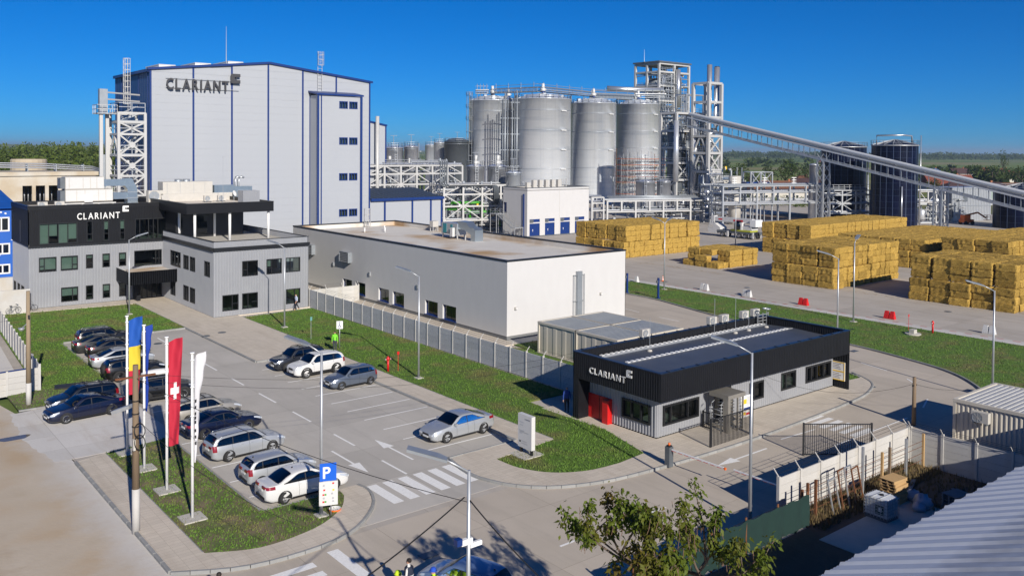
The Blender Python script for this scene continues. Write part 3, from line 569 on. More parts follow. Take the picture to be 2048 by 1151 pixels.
def ac_unit(label, x, y, z, rot=0, s=(1.0, .4, .75), group='outdoor air conditioner units'):
    t = thing('air_conditioner', label, 'air conditioner', (x, y, z), rot, group); w, d, h = s
    MB().box(-w/2, w/2, -d/2, d/2, .08, h).build('casing', M['cream'], t); b = MB(); cx = -w*.12; r = min(h*.40, w*.36)
    b.lathe([(0, .01), (r*.25, .02), (r, .02), (r*1.05, .03)], n=20); o = b.build('fan_guard', M['msteel'], t); o.location = (cx, -d/2-.0, h*.53); o.rotation_euler = (math.pi/2, 0, 0)
    for q in range(4): MB().box(-.008, .008, -r, r, .022, .032).build('guard_bar', M['cream'], o).rotation_euler = (0, 0, q*math.pi/4)
    for sx in (-1, 1): MB().box(sx*w*.35-.05, sx*w*.35+.05, -d/2, d/2, -.05, .08).build('foot', M['dsteel'], t)
    return t
# ---------------------------------------------------------------- roof plant on the office
def rooftop():
    t = thing('air_handling_unit', 'large white two tier air handling unit on the office roof', 'ventilation unit', (23.7, 112.0, 11.0))
    for k, (x0, x1, z0, z1) in enumerate(((0, 4.2, 2.0, 3.45), (0, 5.2, .55, 1.96))):
        b = MB().box(x0, x1, 0, 2.0, z0, z1).build('casing', M['cream'], t); xs = [x0, x0+.4, x0+1.9, x0+2.7, x0+3.4, x1] if k == 0 else [x0, x0+1.2, x0+2.1, x0+3.6, x0+4.4, x1]
        for a, c in zip(xs[:-1], xs[1:]): MB().box(a+.04, c-.04, -.035, .0, z0+.08, z1-.08).build('panel', M['plastic'], b)
        MB().box(x0-.5, x0, .2, 1.8, z0+.1, z1-.1).build('intake_hood', M['dsteel'], b)
    MB().box(2.0, 2.9, -.25, -.04, .5, 1.35).build('control_box', M['white'], t)
    b = MB(); b.box(-.2, 5.6, .2, .35, .25, .4); b.box(-.2, 5.6, 1.6, 1.75, .25, .4); b.build('base_frame', M['steel'], t)
    for x in (0, 1.8, 3.6, 5.2): MB().box(x, x+.15, .2, 1.75, 0, .25).build('foot', M['steel'], t)
    t = thing('air_duct', 'shiny zinc air duct bending down onto the office roof', 'duct', (28.2, 112.5, 11.0))
    b = MB(); b.box(-.3, 2.2, 0, 1.2, 2.3, 3.1); b.build('duct_run', M['duct'], t)
    b = MB(); b.add([(2.2, -.1, 2.3), (2.2, -.1, 3.2), (3.0, -.1, 3.2), (3.6, -.1, 2.0), (3.7, -.1, 0), (2.5, -.1, 0), (2.5, -.1, 1.9)], [(0, 1, 2, 3, 4, 5, 6)[::-1]]); n = 7; v = list(b.v); b.add([(p[0], 1.3, p[2]) for p in v], [tuple(range(7))]); b.f += [(i, (i+1) % 7, 7+(i+1) % 7, 7+i) for i in range(7)]; b.m += [0]*7; b.build('elbow', M['duct'], t)
    MB().box(.9, 2.5, .1, 1.1, .7, 1.5).build('duct_run', M['duct'], t)
    for z in (.8, 1.5): MB().box(2.46, 3.74, -.13, 1.33, z, z+.05).build('flange', M['galv'], t)
    for i, (x, y) in enumerate(((20.9, 110.0), (22.7, 110.3))): ac_unit(['small air conditioner nearest the left corner of the office roof', 'small air conditioner beside the large air handling unit on the office roof'][i], x, y, 11.0)
    ac_unit('white condenser with red mark between the ducts on the office roof', 33.6, 111.5, 11.2, 0, (1.7, 1.0, 1.5), 'outdoor air conditioner units')
    t = thing('chiller', 'long cream rooftop chiller with two round fans on top', 'ventilation unit', (34.2, 110.5, 11.3))
    MB().box(.4, 6.6, 1.0, 3.0, .9, 2.4).build('upper_casing', M['cream'], t); MB().box(0, 9.0, .5, 2.6, 0, .95).build('lower_casing', M['cream'], t)
    for x in (.9, 2.5, 4.2, 5.6): MB().box(x, x+.03, .985, 1.0, .95, 2.35).build('seam', M['msteel'], t)
    for x in (2.6, 3.6): MB().lathe([(.0, .05), (.38, .1), (.42, .3), (.45, .3), (.45, 0)], n=20).build('fan', M['msteel'], t, True, loc=(x, 2.0, 2.4))
    MB().add([(0, .48, .2), (.9, .48, .2), (.9, .48, .85), (0, .48, .85), (0, -.1, .2), (.9, -.1, .2)], [(0, 4, 5, 1), (4, 3, 2, 5), (0, 3, 4), (1, 5, 2)]).build('intake_hood', M['cream'], t)
    t = thing('air_duct', 'zinc ducts with curled exhaust pipes behind the office terrace canopy', 'duct', (41.0, 111.0, 11.3))
    MB().box(0, 2.6, .4, 1.6, .9, 1.9).build('run', M['duct'], t); MB().box(2.6, 5.0, .3, 1.6, .2, 1.7).build('run', M['duct'], t); MB().box(3.0, 4.6, .1, 1.2, -.1, 1.2).build('box', M['galv'], t)
    for x in (2.9, 3.4): MB().tube([(x, 1.0, 1.5), (x, 1.0, 2.6), (x+.15, 1.0, 2.85), (x+.5, 1.0, 2.95), (x+.75, 1.0, 2.8)], .14, 10).build('exhaust_pipe', M['galv'], t, True)
    for i, x in enumerate((38.8, 40.5)): ac_unit(['left of two small air conditioners above the terrace canopy', 'right of two small air conditioners above the terrace canopy'][i], x, 107.6, 11.35)
    t = thing('roof_vent_box', 'grey ribbed box standing on the terrace canopy roof', 'vent box', (40.0, 99.4, 11.3))
    b = MB(); wall_mesh(b, (0, 0, 0), E1, N2, 2.0, 0, 1.7, (), .2, .02); wall_mesh(b, (0, 1.6, 0), (0, -1, 0), N1, 1.6, 0, 1.7, (), .2, .02); b.build('cladding', M['greyclad'], t); MB().box(.02, 2, .02, 1.6, 0, 1.68).build('core', M['greyclad'], t)
    t = thing('satellite_dish', 'white satellite dish beside the grey vent box', 'satellite dish', (39.2, 100.2, 11.3)); MB().cyl((0, 0, 0), (0, 0, 1.3), .03).build('mast', M['galv'], t); d = MB().lathe([(0, .0), (.2, .02), (.36, .1), (.36, .11), (.2, .035), (0, .015)], n=18).build('dish', M['white'], t, True); d.location = (0, -.05, 1.35); d.rotation_euler = (1.2, 0, .6)
    t = thing('lightning_rod', 'thin lightning rod on the office roof beside the ducts', 'lightning rod', (40.1, 106.0, 11.3)); MB().cyl((0, 0, 0), (0, 0, 5.5), .03, .012, 6).build('rod', M['galv'], t); MB().lathe([(0, 5.5), (.06, 5.52), (.06, 5.6), (0, 5.65)], n=8).build('tip', M['galv'], t)
rooftop()
# ---------------------------------------------------------------- white building
def white_building():
    x0, x1, y0, y1, h = 51.3, 67.3, 63.95, 110.2, 7.5
    T = thing('white_building', 'long flat roofed white rendered building with small blue windows', 'building', (x0, y0, 0)); L = y1-y0; W = x1-x0
    wl = [(96.2, 93.9, .62, 2.03), (93.0, 90.65, .6, 2.03), (87.6, 85.3, .55, 2.0), (84.5, 82.1, .5, 1.98), (77.9, 75.5, .45, 1.93), (74.6, 72.2, .42, 1.92)]
    ops = [(y1-a, y1-b, c+.1, d+.1) for a, b, c, d in wl]
    wall_mesh(MB(), (0, L, 0), (0, -1, 0), N1, L, .45, h, ops).build('wall', M['whitewall'], T)
    wall_mesh(MB(), (0, 0, 0), E1, N2, W, .45, h).build('wall', M['whitewall'], T)
    b = MB(); b.box(W-.05, W, 0, L, 0, h); b.box(0, W-.05, L-.05, L, 0, h); b.build('rear_wall', M['whitewall'], T)
    b = MB(); b.box(.05, W-.05, .05, L-.05, 0, .45); b.build('plinth', mat('plinth_grey', (.16, .165, .17), .9), T)
    b = MB(); b.box(4.5, 4.6, 1, L-1, .45, h-1); b.box(.1, 4.5, 1, L-1, 2.8, 2.9); b.build('inner_wall', M['inner'], T)
    MB().box(.1, W-.1, .1, L-.1, h-.75, h-.55).build('roof', M['roofmem'], T)
    b = MB(); ring(b, .02, W-.06, .02, L-.06, h-.55, h-.02, .3); b.build('parapet', M['roofmem'], T)
    b = MB(); ring(b, -.05, W+.05, -.05, L+.05, h-.02, h+.12, .42); b.build('coping', M['frame'], T)
    for w in ops:
        r = window(T, (0, L, 0), (0, -1, 0), N1, w, mull=(.5,), fm='blue', reveal=.3, proud=-.2, fr=.08)
        b = MB(); b.box(-.02, .30, L-w[0], L-w[0]+.0, 0, 0) if False else None
        rv = MB(); rv.add([(0, L-w[0], w[2]), (.3, L-w[0], w[2]), (.3, L-w[0], w[3]), (0, L-w[0], w[3])], [(0, 1, 2, 3)]); rv.add([(0, L-w[1], w[2]), (.3, L-w[1], w[2]), (.3, L-w[1], w[3]), (0, L-w[1], w[3])], [(3, 2, 1, 0)]); rv.add([(0, L-w[0], w[3]), (.3, L-w[0], w[3]), (.3, L-w[1], w[3]), (0, L-w[1], w[3])], [(0, 1, 2, 3)]); rv.build('reveal', M['whitewall'], T)
        MB().box(-.1, .3, L-w[1]-.05, L-w[0]+.05, w[2]-.06, w[2]).build('sill', M['blue'], r)
    for a, b_, c, d in ((106.0, 103.7, 4.3, 5.55), (96.3, 94.0, 4.25, 5.5)):
        g = thing('wall_louvre', 'grey louvred ventilation grille %s on the white building' % ('nearest the office' if a > 100 else 'further from the office'), 'ventilation grille', (x0, b_, c), 0, 'louvre grilles')
        fb = MB(); W2 = a-b_; hh = d-c; fb.box(-.5, 0, 0, .06, 0, hh); fb.box(-.5, 0, W2-.06, W2, 0, hh); fb.box(-.5, 0, .06, W2-.06, hh-.05, hh); fb.build('frame', M['msteel'], g)
        for k in range(6): z = .08+k*(hh-.1)/6; MB().add([(-.5, .05, z), (-.5, W2-.05, z), (-.3, W2-.05, z+.14), (-.3, .05, z+.14)], [(0, 3, 2, 1)]).build('slat', M['galv'], g)
    t = thing('drain_chute', 'tall grey metal chute between two thin rails on the sunny white wall', 'chute', (60.4, 63.95, 0)); MB().box(-.3, .35, -.32, -.02, .4, 5.9).build('chute', M['msteel'], t)
    for x in (-.68, .72): MB().box(x-.03, x+.03, -.25, -.19, .4, 5.6).build('rail', M['galv'], t)
    for z in (2.9, 5.5): MB().box(-.7, .74, -.19, -.02, z, z+.05).build('bracket', M['galv'], t)
    for i, (x, z) in enumerate(((52.3, 2.9), (63.6, 3.2))):
        t = thing('wall_lamp', 'small lamp box on the sunny white wall %s' % ('near its left corner' if i == 0 else 'right of the metal chute'), 'lamp', (x, 63.95, z)); MB().box(-.12, .12, -.2, 0, 0, .25).build('housing', M['cream'], t); MB().box(-.06, .06, -.26, -.2, .05, .2).build('lens', M['white'], t)
    for i, (y, z) in enumerate(((98.6, 3.4), (89.6, 3.2), (79.3, 3.0))):
        t = thing('junction_box', 'small grey box on the shaded white wall, %s from the office' % ('first', 'second', 'third')[i], 'box', (x0, y, z)); MB().box(-.12, 0, -.18, .18, 0, .45).build('box', M['galv'], t); MB().box(-.14, -.12, -.14, .14, .05, .4).build('cover', M['msteel'], t)
    # roof plant
    rz = h-.55
    t = thing('air_handling_unit', 'air handling unit with teal doors and zinc duct on the white building roof', 'ventilation unit', (62.6, 88.0, rz), 0)
    MB().box(0, 1.4, 0, 3.4, .5, 1.9).build('casing', M['galv'], t)
    for y, z0, z1, ww in ((2.3, .6, 1.8, .7), (1.4, .6, 1.1, .35), (1.0, 1.2, 1.75, .4)): MB().box(-.03, 0, y, y+ww, z0, z1).build('door', mat('teal_panel', (.01, .20, .24), .4), t)
    MB().box(-.45, -.1, .35, .9, .3, 1.4).build('control_box', M['plastic'], t)
    d = MB(); pr_ = [(0, .8), (0, 1.8), (-1.6, 1.8), (-2.4, 1.2), (-3.2, 1.2), (-3.6, .9), (-3.6, -.45), (-2.7, -.45), (-2.7, .35), (-2.2, .5), (-1.4, .8)]
    n = len(pr_); d.add([(.1, y, z) for y, z in pr_]+[(1.3, y, z) for y, z in pr_], [tuple(range(n)), tuple(range(2*n-1, n-1, -1))]+[(i, n+i, n+(i+1) % n, (i+1) % n) for i in range(n)]); o = d.build('duct', M['duct'], t); o.location = (0, 0, .45)
    for y in (.1, 1.6, 3.2, -1.6):
        for x in (.1, 1.2): MB().box(x, x+.12, y, y+.12, 0, .55).build('leg', M['steel'], t)
    t = thing('roof_inverter_box', 'small cream cabinet on legs at the far edge of the white building roof', 'cabinet', (66.3, 98.5, rz)); MB().box(-.5, .4, -.4, .4, .6, 1.4).build('cabinet', M['cream'], t)
    for x in (-.45, .3):
        for y in (-.35, .3): MB().box(x, x+.08, y, y+.08, 0, .6).build('leg', M['steel'], t)
    for i, (x, y) in enumerate(((57.6, 102.0), (61.5, 103.5), (60.1, 101.0))):
        t = thing('roof_vent_pipe', 'short white vent pipe on the white building roof, %s of three' % ('leftmost', 'rightmost', 'middle')[i], 'vent pipe', (x, y, rz), 0, 'roof vent pipes'); MB().cyl((0, 0, 0), (0, 0, .55), .09, n=10).build('pipe', M['white'], t, True); MB().cyl((0, 0, .5), (0, 0, .62), .13, n=10).build('cap', M['white'], t, True)
    ladder('roof_ladder', 'short white caged ladder over the far parapet of the white building', (62.0, 109.3, rz), 2.6, 0, cage=(.2, 2.6), w=.7)
def ladder(name, label, loc, h, rot, cage=None, w=.5, parent=None, m='steel', rung=.5):
    t = thing(name, label, 'ladder', loc, rot) if parent is None else parent
    off = (0, 0, 0) if parent is None else loc
    b = MB()
    for s in (-1, 1): b.box(s*w/2-.03, s*w/2+.03, -.03, .03, 0, h)
    b.build('rail', M[m], t, loc=off); b = MB(); z = .3
    while z < h: b.box(-w/2, w/2, -.02, .02, z, z+.04); z += rung
    b.build('rungs', M[m], t, loc=off)
    if cage:
        b = MB(); z = cage[0]; R = .42
        while z <= cage[1]+.01:
            pts = [(-w/2, 0)]+[(R*math.cos(a)*1.05, -.35+R*math.sin(a)) for a in np.linspace(math.pi, 2*math.pi, 7)]+[(w/2, 0)]
            for p, q in zip(pts[:-1], pts[1:]): b.bar((p[0], p[1], z), (q[0], q[1], z), .05)
            z += .8
        for a in np.linspace(math.pi, 2*math.pi, 5): b.bar((R*math.cos(a)*1.05, -.35+R*math.sin(a), cage[0]), (R*math.cos(a)*1.05, -.35+R*math.sin(a), cage[1]), .045)
        b.build('cage', M[m], t, loc=off)
    return t
white_building()
# ---------------------------------------------------------------- factory hall
def factory():
    x0, x1, y0 = 36.85, 70.8, 124.0; T = thing('factory_hall', 'tall pale panelled factory hall with blue trim and shallow gable', 'building', (x0, y0, 0)); W = x1-x0; D = 17; ez, rz = 28.65, 30.55
    cols = [0, 5.8, 11.33, 16.85, 22.37, 28.0, W]
    zt = lambda x: ez+(rz-ez)*(1-abs(x-W/2)/(W/2))
    ph = 1.05; PM = {}
    for a, b in zip(cols[:-1], cols[1:]):
        z = 0.0
        while z < 31:
            z2 = z+ph; ta, tb = zt(a), zt(b)
            if z >= max(ta, tb): break
            p = [(a+.02, -.06, z+.012), (b-.02, -.06, z+.012), (b-.02, -.06, min(z2, tb)-.012), (a+.02, -.06, min(z2, ta)-.012)]
            if z+.05 < min(ta, tb):
                key = (a, z2 <= min(ta, tb))
                if key[1]:
                    if key not in PM:
                        q = MB().box(a+.02, b-.02, -.06, -.001, .004, ph-.004); PM[key] = q.mesh('panel', M['panel'])
                    link('panel', PM[key], T, loc=(0, 0, z))
                else:
                    MB().add(p, [(0, 1, 2, 3)]).build('panel', M['panel'], T)
            z = z2
    b = MB(); n = [(0, 0), (W, 0), (W, ez), (W/2, rz), (0, ez)]
    b.add([(x, 0, z) for x, z in n]+[(x, D, z) for x, z in n], [(0, 1, 2, 3, 4), (9, 8, 7, 6, 5), (1, 6, 7, 2), (2, 7, 8, 3), (3, 8, 9, 4)]); b.build('shell', mat('panel_joint', (.30, .32, .35), .6), T)
    b = MB(); wall_mesh(b, (0, 17, 0), (0, -1, 0), N1, 17, 0, ez, (), 1.0, .03); b.box(0, .02, 17, D, 0, ez); b.build('side_wall', M['bluewall'], T)
    for x in cols: MB().box(x-.13, x+.13, -.11, -.062, 0, zt(x)-.02).build('trim', M['blue'], T)
    for y in (1.2, 5.5, 9.8, 14.0, 17): MB().box(-.06, 0, y-.13, y+.13, 0, ez).build('trim', M['blue'], T)
    for sgn in (0, 1):
        xa, xb = (0, W/2) if sgn == 0 else (W, W/2); o = -.45 if sgn == 0 else .45
        b = MB(); b.bar((xa+o, -.2, ez+.04), (xb, -.2, rz+.08), .3, .32); b.build('verge_trim', M['blue'], T)
    b = MB(); b.box(-.4, -.02, -.05, D, ez-.35, ez+.05); b.build('eaves_gutter', M['blue'], T)
    for i, x in enumerate((1.6, 6.6, 11.4)):
        t = thing('roof_skylight', 'pale skylight on the factory roof edge, %s of three' % ('leftmost', 'middle', 'rightmost')[i], 'skylight', (x0+x, y0+1.5, zt(x)+.1), 0, 'roof skylights'); MB().box(0, 2.2, 0, 6, -.1, .5).build('curb', M['white'], t); MB().box(-.05, 2.25, -.05, 6.05, .5, .62).build('dome', M['plastic'], t)
    t = thing('lightning_rod', 'tall thin lightning mast on the factory roof ridge', 'lightning rod', (x0+11.3, y0+2, zt(11.3))); MB().cyl((0, 0, 0), (0, 0, 5.8), .07, .02, 6).build('rod', M['galv'], t); MB().box(-.12, .12, -.12, .12, -.3, .15).build('base', M['galv'], t)
    # stair tower
    tx0, tx1, ty = 60.4, 67.75, 121.2; S = thing('stair_tower', 'pale stair tower with blue corner trim and paired windows on the factory front', 'tower', (tx0, ty, 0)); w = tx1-tx0; d = y0-ty; hh = 26.1
    z = 0.; PMS = {}
    wins = [(63.95, 65.4), (65.65, 67.1)]; wz = [(24.15, 25.3), (18.62, 19.75), (13.1, 14.24), (7.55, 8.7)]
    ops = [(a-tx0, b_-tx0, c, e) for a, b_ in wins for c, e in wz]
    wall_mesh(MB(), (0, 0, 0), E1, N2, w, 0, hh, ops).build('front_wall', M['panel'], S); wall_mesh(MB(), (0, d, 0), (0, -1, 0), N1, d, 0, hh).build('side_wall', M['panel'], S); MB().box(w-.05, w, 0, d, 0, hh).build('side_wall', M['panel'], S)
    for k in range(1, 25): MB().box(.1, w-.1, -.006, .0, k*1.05, k*1.05+.02).build('panel_joint', M['galv'], S) if not any(c < k*1.05 < e for c, e in wz) else MB().box(.1, 3.45, -.006, 0, k*1.05, k*1.05+.02).build('panel_joint', M['galv'], S)
    for o in ops: window(S, (0, 0, 0), E1, N2, o, mull=(.33, .66), fm='blue', fr=.13, proud=.04)
    for z0, z1 in wz: MB().box(w, w+.25, .3, 1.5, z0-.2, z1-.2).build('side_window', M['blue'], S)
    b = MB(); b.box(-.14, .14, -.14, .02, 0, hh); b.build('corner_trim', M['blue'], S); MB().box(.45, .6, -.12, -.01, 0, hh).build('downpipe', M['blue'], S); MB().box(w-.2, w+.16, -.16, .0, 0, hh).build('corner_trim', M['blue'], S); MB().box(-.08, 0, d-.15, d, 0, hh).build('corner_trim', M['blue'], S)
    MB().add([(-.3, -.3, hh), (w+.3, -.3, hh), (w+.3, d, hh+.5), (-.3, d, hh+.5), (-.3, -.3, hh+.25), (w+.3, -.3, hh+.25), (w+.3, d, hh+.75), (-.3, d, hh+.75)], [(0, 3, 2, 1), (4, 5, 6, 7), (0, 1, 5, 4), (1, 2, 6, 5), (2, 3, 7, 6), (3, 0, 4, 7)]).build('roof', M['blue'], S)
    MB().box(.1, w-.1, .5, .6, 0, hh-.2).build('inner_wall', M['inner'], S)
    ladder('roof_ladder', 'white caged ladder from the stair tower roof to the factory gable', (x0+25.1, y0-.3, hh+.4), 6.4, 0, cage=(4.3, 6.4), w=.7)
    # annex
    An = thing('low_annex', 'low pale annex with blue trim and dark roof beside the factory', 'building', (x1, y0, 0)); aw = 14.1
    wall_mesh(MB(), (.2, 0, 0), E1, N2, aw-.2, 0, 9.9).build('wall', M['panel'], An); MB().box(aw-.05, aw, 0, 20, 0, 9.6).build('side_wall', M['panel'], An)
    for x in (2.9, 8.2, 11.9, aw): MB().box(x-.16, x+.16, -.1, 0, 0, 9.9).build('trim', M['blue'], An)
    b = MB(); b.add([(0, -.3, 9.9), (aw+.3, -.3, 9.9), (aw+.3, 9, 11.2), (0, 9, 11.2)], [(0, 1, 2, 3)]); b.build('roof', mat('dark_roof', (.05, .07, .10), .5, .3, (.07, .09, .13), 1, .8), An); MB().box(.2, aw+.35, -.42, -.1, 9.55, 9.98).build('gutter', M['blue'], An)
    for k in range(14): MB().add([(k*1.0+.5, -.3, 9.92), (k*1.0+.56, -.3, 9.92), (k*1.0+.56, 9, 11.24), (k*1.0+.5, 9, 11.24), (k+.5, -.3, 9.98), (k+.56, -.3, 9.98), (k+.56, 9, 11.29), (k+.5, 9, 11.29)], [(4, 5, 6, 7), (0, 1, 5, 4), (0, 4, 7, 3), (1, 2, 6, 5)]).build('roof_seam', M['dsteel'], An)
    # sign
    s = sign('CLARIANT', 'dark grey company lettering and emblem high on the factory gable', (38.8, 123.9, 26.05), (1, 0), 8.7, 1.5, mat('sign_grey', (.045, .045, .05), .5), .25, (9.05, 1.25, 1.35), standoff=.35)
    b = MB()
    for z in (.25, 1.55): b.box(0, 10.3, -.3, -.22, z, z+.06)
    b.build('mounting_rail', M['galv'], s)
    # second hall behind on the right
    B = thing('rear_hall', 'pale hall with blue edge and thin flue behind the factory', 'building', (84.3, 165, 0)); b = MB(); b.add([(0, 0, 0), (14, 0, 0), (14, 0, 23.0), (0, 0, 25.6), (0, 20, 0), (14, 20, 0), (14, 20, 23.0), (0, 20, 25.6)], [(0, 1, 2, 3), (3, 2, 6, 7), (1, 5, 6, 2)]); b.build('wall', M['panel'], B); MB().box(13.8, 14.1, -.1, 0, 0, 23.0).build('trim', M['blue'], B); b = MB(); b.bar((-.2, -.1, 25.7), (14.2, -.1, 23.1), .3, .35); b.build('verge_trim', M['blue'], B); MB().cyl((11.2, -1.2, 0), (11.2, -1.2, 25.0), .4, n=12).build('flue', M['steel'], B, True)
factory()
# ---------------------------------------------------------------- gatehouse
def gatehouse():
    x0, y0 = 41.07, 36.25; T = thing('gatehouse', 'low gatehouse with black fascia over grey ribbed walls', 'building', (x0, y0, 0)); L = 20.0; D = 6.3
    fw_ = [(41.62, 45.08, .72, 1.98), (50.5, 52.15, .72, 1.95), (54.25, 56.08, .82, 2.05), (57.4, 60.75, .85, 2.05)]
    fr = [(a-x0, b-x0, c+.1, d+.12) for a, b, c, d in fw_]; door = (46.7-x0, 48.5-x0, .12, 2.25)
    wall_mesh(MB(), (0, 0, 0), E1, N2, L, .2, 2.9, fr+[door], .25, .045).build('wall', M['greyclad'], T)
    lw = (41.07+D-4-0, 0, 0, 0); lo = (y0+D-39.17, y0+D-36.75, .85, 2.1)
    wall_mesh(MB(), (0, D, 0), (0, -1, 0), N1, D, .2, 2.9, [lo], .25, .045).build('wall', M['greyclad'], T)
    b = MB(); b.box(L-.05, L, 0, D, 0, 2.9); b.box(0, L, D-.05, D, 0, 2.9); b.build('rear_wall', M['blackclad'], T)
    MB().box(.02, L, .03, .12, .05, .2).build('plinth', M['frame'], T); MB().box(.03, .12, .12, D, .05, .2).build('plinth', M['frame'], T)
    MB().box(.1, L-.1, .1, D-.1, .05, .13).build('floor', M['inner'], T); b = MB(); b.box(.1, L-.1, 4.0, 4.1, .13, 2.8); b.box(5, 5.1, .1, 4, .13, 2.8); b.box(12, 12.1, .1, 4, .13, 2.8); b.build('inner_wall', mat('office_inner', (.45, .44, .42), .9), T)
    for k, w in enumerate(fr): window(T, (0, 0, 0), E1, N2, w, mull={0: (.22, .7), 3: (.22, .45, .72)}.get(k, (.35,)), fr=.12, proud=.1, blinds=[(0, .35, .97)] if k in (1, 2) else [])
    window(T, (0, D, 0), (0, -1, 0), N1, lo, mull=(.32, .66), fr=.12, proud=.1); window(T, (0, 0, 0), E1, N2, door, nm='door', mull=(.5,), fr=.12)
    # fascia
    fx0, fx1, fy0, fy1, z0, z1 = -1.07, 20.23, -1.25, D+.15, 2.84, 4.56
    b = MB(); wall_mesh(b, (fx0, fy0, 0), E1, N2, fx1-fx0, z0, z1, (), .2, .022); wall_mesh(b, (fx0, fy1, 0), (0, -1, 0), N1, fy1-fy0, z0, z1, (), .2, .022); wall_mesh(b, (fx0+.14, fy1-.14, 0), E1, N2, fx1-fx0-.28, 3.8, z1, (), .2, .02); wall_mesh(b, (fx1-.14, fy1-.14, 0), (0, -1, 0), N1, fy1-fy0-.28, 3.8, z1, (), .2, .02)
    b.box(fx1-.13, fx1, fy0, fy1, z0, z1); b.box(fx0, fx1, fy1-.12, fy1, z0, z1); b.box(fx0+.01, fx0+.12, fy0+.01, fy1, z0, z1-.01); b.box(fx0+.12, fx1, fy0+.01, fy0+.12, z0, z1-.01); b.box(fx0+.02, fx1-.1, fy0+.02, fy1-.1, z0, z0+.1); b.build('fascia', M['blackclad'], T)
    b = MB(); ring(b, fx0-.04, fx1+.04, fy0-.04, fy1+.04, z1, z1+.06, .26); b.build('coping', mat('dark_blue_coping', (.02, .035, .07), .3, .5), T)
    for k in range(16): x = fx0+.7+k*1.4; MB().box(x, x+.08, fy0-.05, fy0+.23, z1+.06, z1+.09).build('coping_joint', M['frame'], T); MB().box(x, x+.08, fy1-.23, fy1+.05, z1+.06, z1+.09).build('coping_joint', M['frame'], T)
    rm = mat('bitumen_roof', (.045, .055, .078), .5, 0, (.07, .082, .11), .8, .8, .004, 18)
    b = MB(); ym = 3.6; b.add([(fx0+.1, fy0+.1, 3.85), (fx1-.1, fy0+.1, 3.85), (fx1-.1, ym, 4.02), (fx0+.1, ym, 4.02), (fx1-.1, D, 3.9), (fx0+.1, D, 3.9)], [(0, 1, 2, 3), (3, 2, 4, 5)]); b.build('roof', rm, T)
    for y, xa, xb in ((5.95, 1.0, 19.7), (3.55, 1.0, 19.9)):
        MB().box(xa, xb, y-.12, y+.12, 3.92, 4.06).build('cable_tray', M['galv'], T)
        for k in range(int((xb-xa)/.5)): MB().box(xa+k*.5, xa+k*.5+.25, y-.14, y+.14, 4.06, 4.10).build('tray_cover', M['white'], T)
    # black return walls reaching the ground
    b = MB(); wall_mesh(b, (fx0, fy1, 0), (0, -1, 0), N1, .5, .1, z0, (), .2, .022); b.box(fx0+.01, .0, fy1-.5, fy1, .1, z0); b.build('corner_pier', M['blackclad'], T)
    b = MB(); wall_mesh(b, (fx1-.12, .02, 0), (0, -1, 0), N1, .02-fy0, .1, z0, (), .2, .02); b.box(fx1-.1, fx1, fy0, .02, .05, z0); b.box(L+.005, fx1, .02, D, .05, z0); b.build('end_wall', M['blackclad'], T)
    r = MB(); r.box(-.10, -.035, 3.8, 5.95, .12, 1.75); r.build('door', M['red'], T); MB().box(-.42, -.1, 3.85, 4.35, .12, 1.68).build('cabinet', M['red'], T); MB().box(-.115, -.1, 4.9, 4.93, .14, 1.72).build('door_gap', M['frame'], T)
    sign('CLARIANT', 'pale company lettering and emblem on the black end of the gatehouse', (x0-1.07, 41.07, 3.45), (0, -1), 3.25, .40, M['plastic'], .06, (3.32, .42, .46))
    t = thing('notice_board', 'tall site notice board on the black end wall of the gatehouse', 'notice board', (x0+20.08, 35.8, .5), -math.pi/2); MB().box(-.55, .55, -.06, 0, .2, 1.6).build('board', M['white'], t)
    bd = MB(); ring2 = [(-.55, .55, .2, .26), (-.55, .55, 1.54, 1.6), (-.55, -.49, .26, 1.54), (.49, .55, .26, 1.54), (-.49, .49, .85, .93)]
    for a, b_, c, d in ring2: bd.box(a, b_, -.075, -.06, c, d)
    bd.build('yellow_border', M['yellow'], t)
    for z in np.arange(.33, 1.5, .12):
        if abs(z-.86) > .1: MB().box(-.42, -.42+random.uniform(.5, .8), -.068, -.061, z, z+.05).build('text_line', mat('print_grey', (.3, .28, .3), .7) if 'print_grey' not in bpy.data.materials else bpy.data.materials['print_grey'], t)
    nm = ('first air conditioner on the gatehouse rear parapet, alone at the left', 'second air conditioner from the left on the gatehouse parapet', 'third air conditioner from the left on the gatehouse parapet', 'fourth air conditioner from the left on the gatehouse parapet', 'rightmost air conditioner on the gatehouse parapet beside the steel frame')
    for i, x in enumerate((46.9, 54.5, 56.0, 58.6, 60.05)): ac_unit(nm[i], x, 42.62, 4.62, .0, (.85, .35, .62))
    for i, (x, y) in enumerate(((46.1, 41.4), (53.3, 41.4), (56.0, 41.5), (57.7, 41.5), (59.9, 41.4))):
        t = thing('lightning_rod', 'thin lightning rod on a round foot, %s from the left on the gatehouse roof' % ('first', 'second', 'third', 'fourth', 'fifth')[i], 'lightning rod', (x, y, 3.93), 0, 'gatehouse lightning rods'); MB().cyl((0, 0, 0), (0, 0, .14), .19, .15, 14).build('foot', M['conc'], t); MB().cyl((0, 0, .14), (0, 0, [2.4, 3.0, 2.8, 1.6, 1.5][i]), .018, n=5).build('rod', M['galv'], t)
        if i == 4: MB().lathe([(.28, 1.48), (.33, 1.5), (.33, 1.56), (.28, 1.56), (.28, 1.48)], n=18).build('ring_antenna', M['galv'], t, True)
    t = thing('roof_frame', 'small galvanised pipe frame on the gatehouse rear parapet', 'frame', (60.9, 42.3, 3.95))
    for z in (.3, .55, .8): MB().box(-.9, .5, -.03, .03, z, z+.05).build('rail', M['galv'], t)
    for x in (-.9, -.2, .5): MB().box(x-.03, x+.03, -.03, .03, 0, .95).build('post', M['galv'], t)
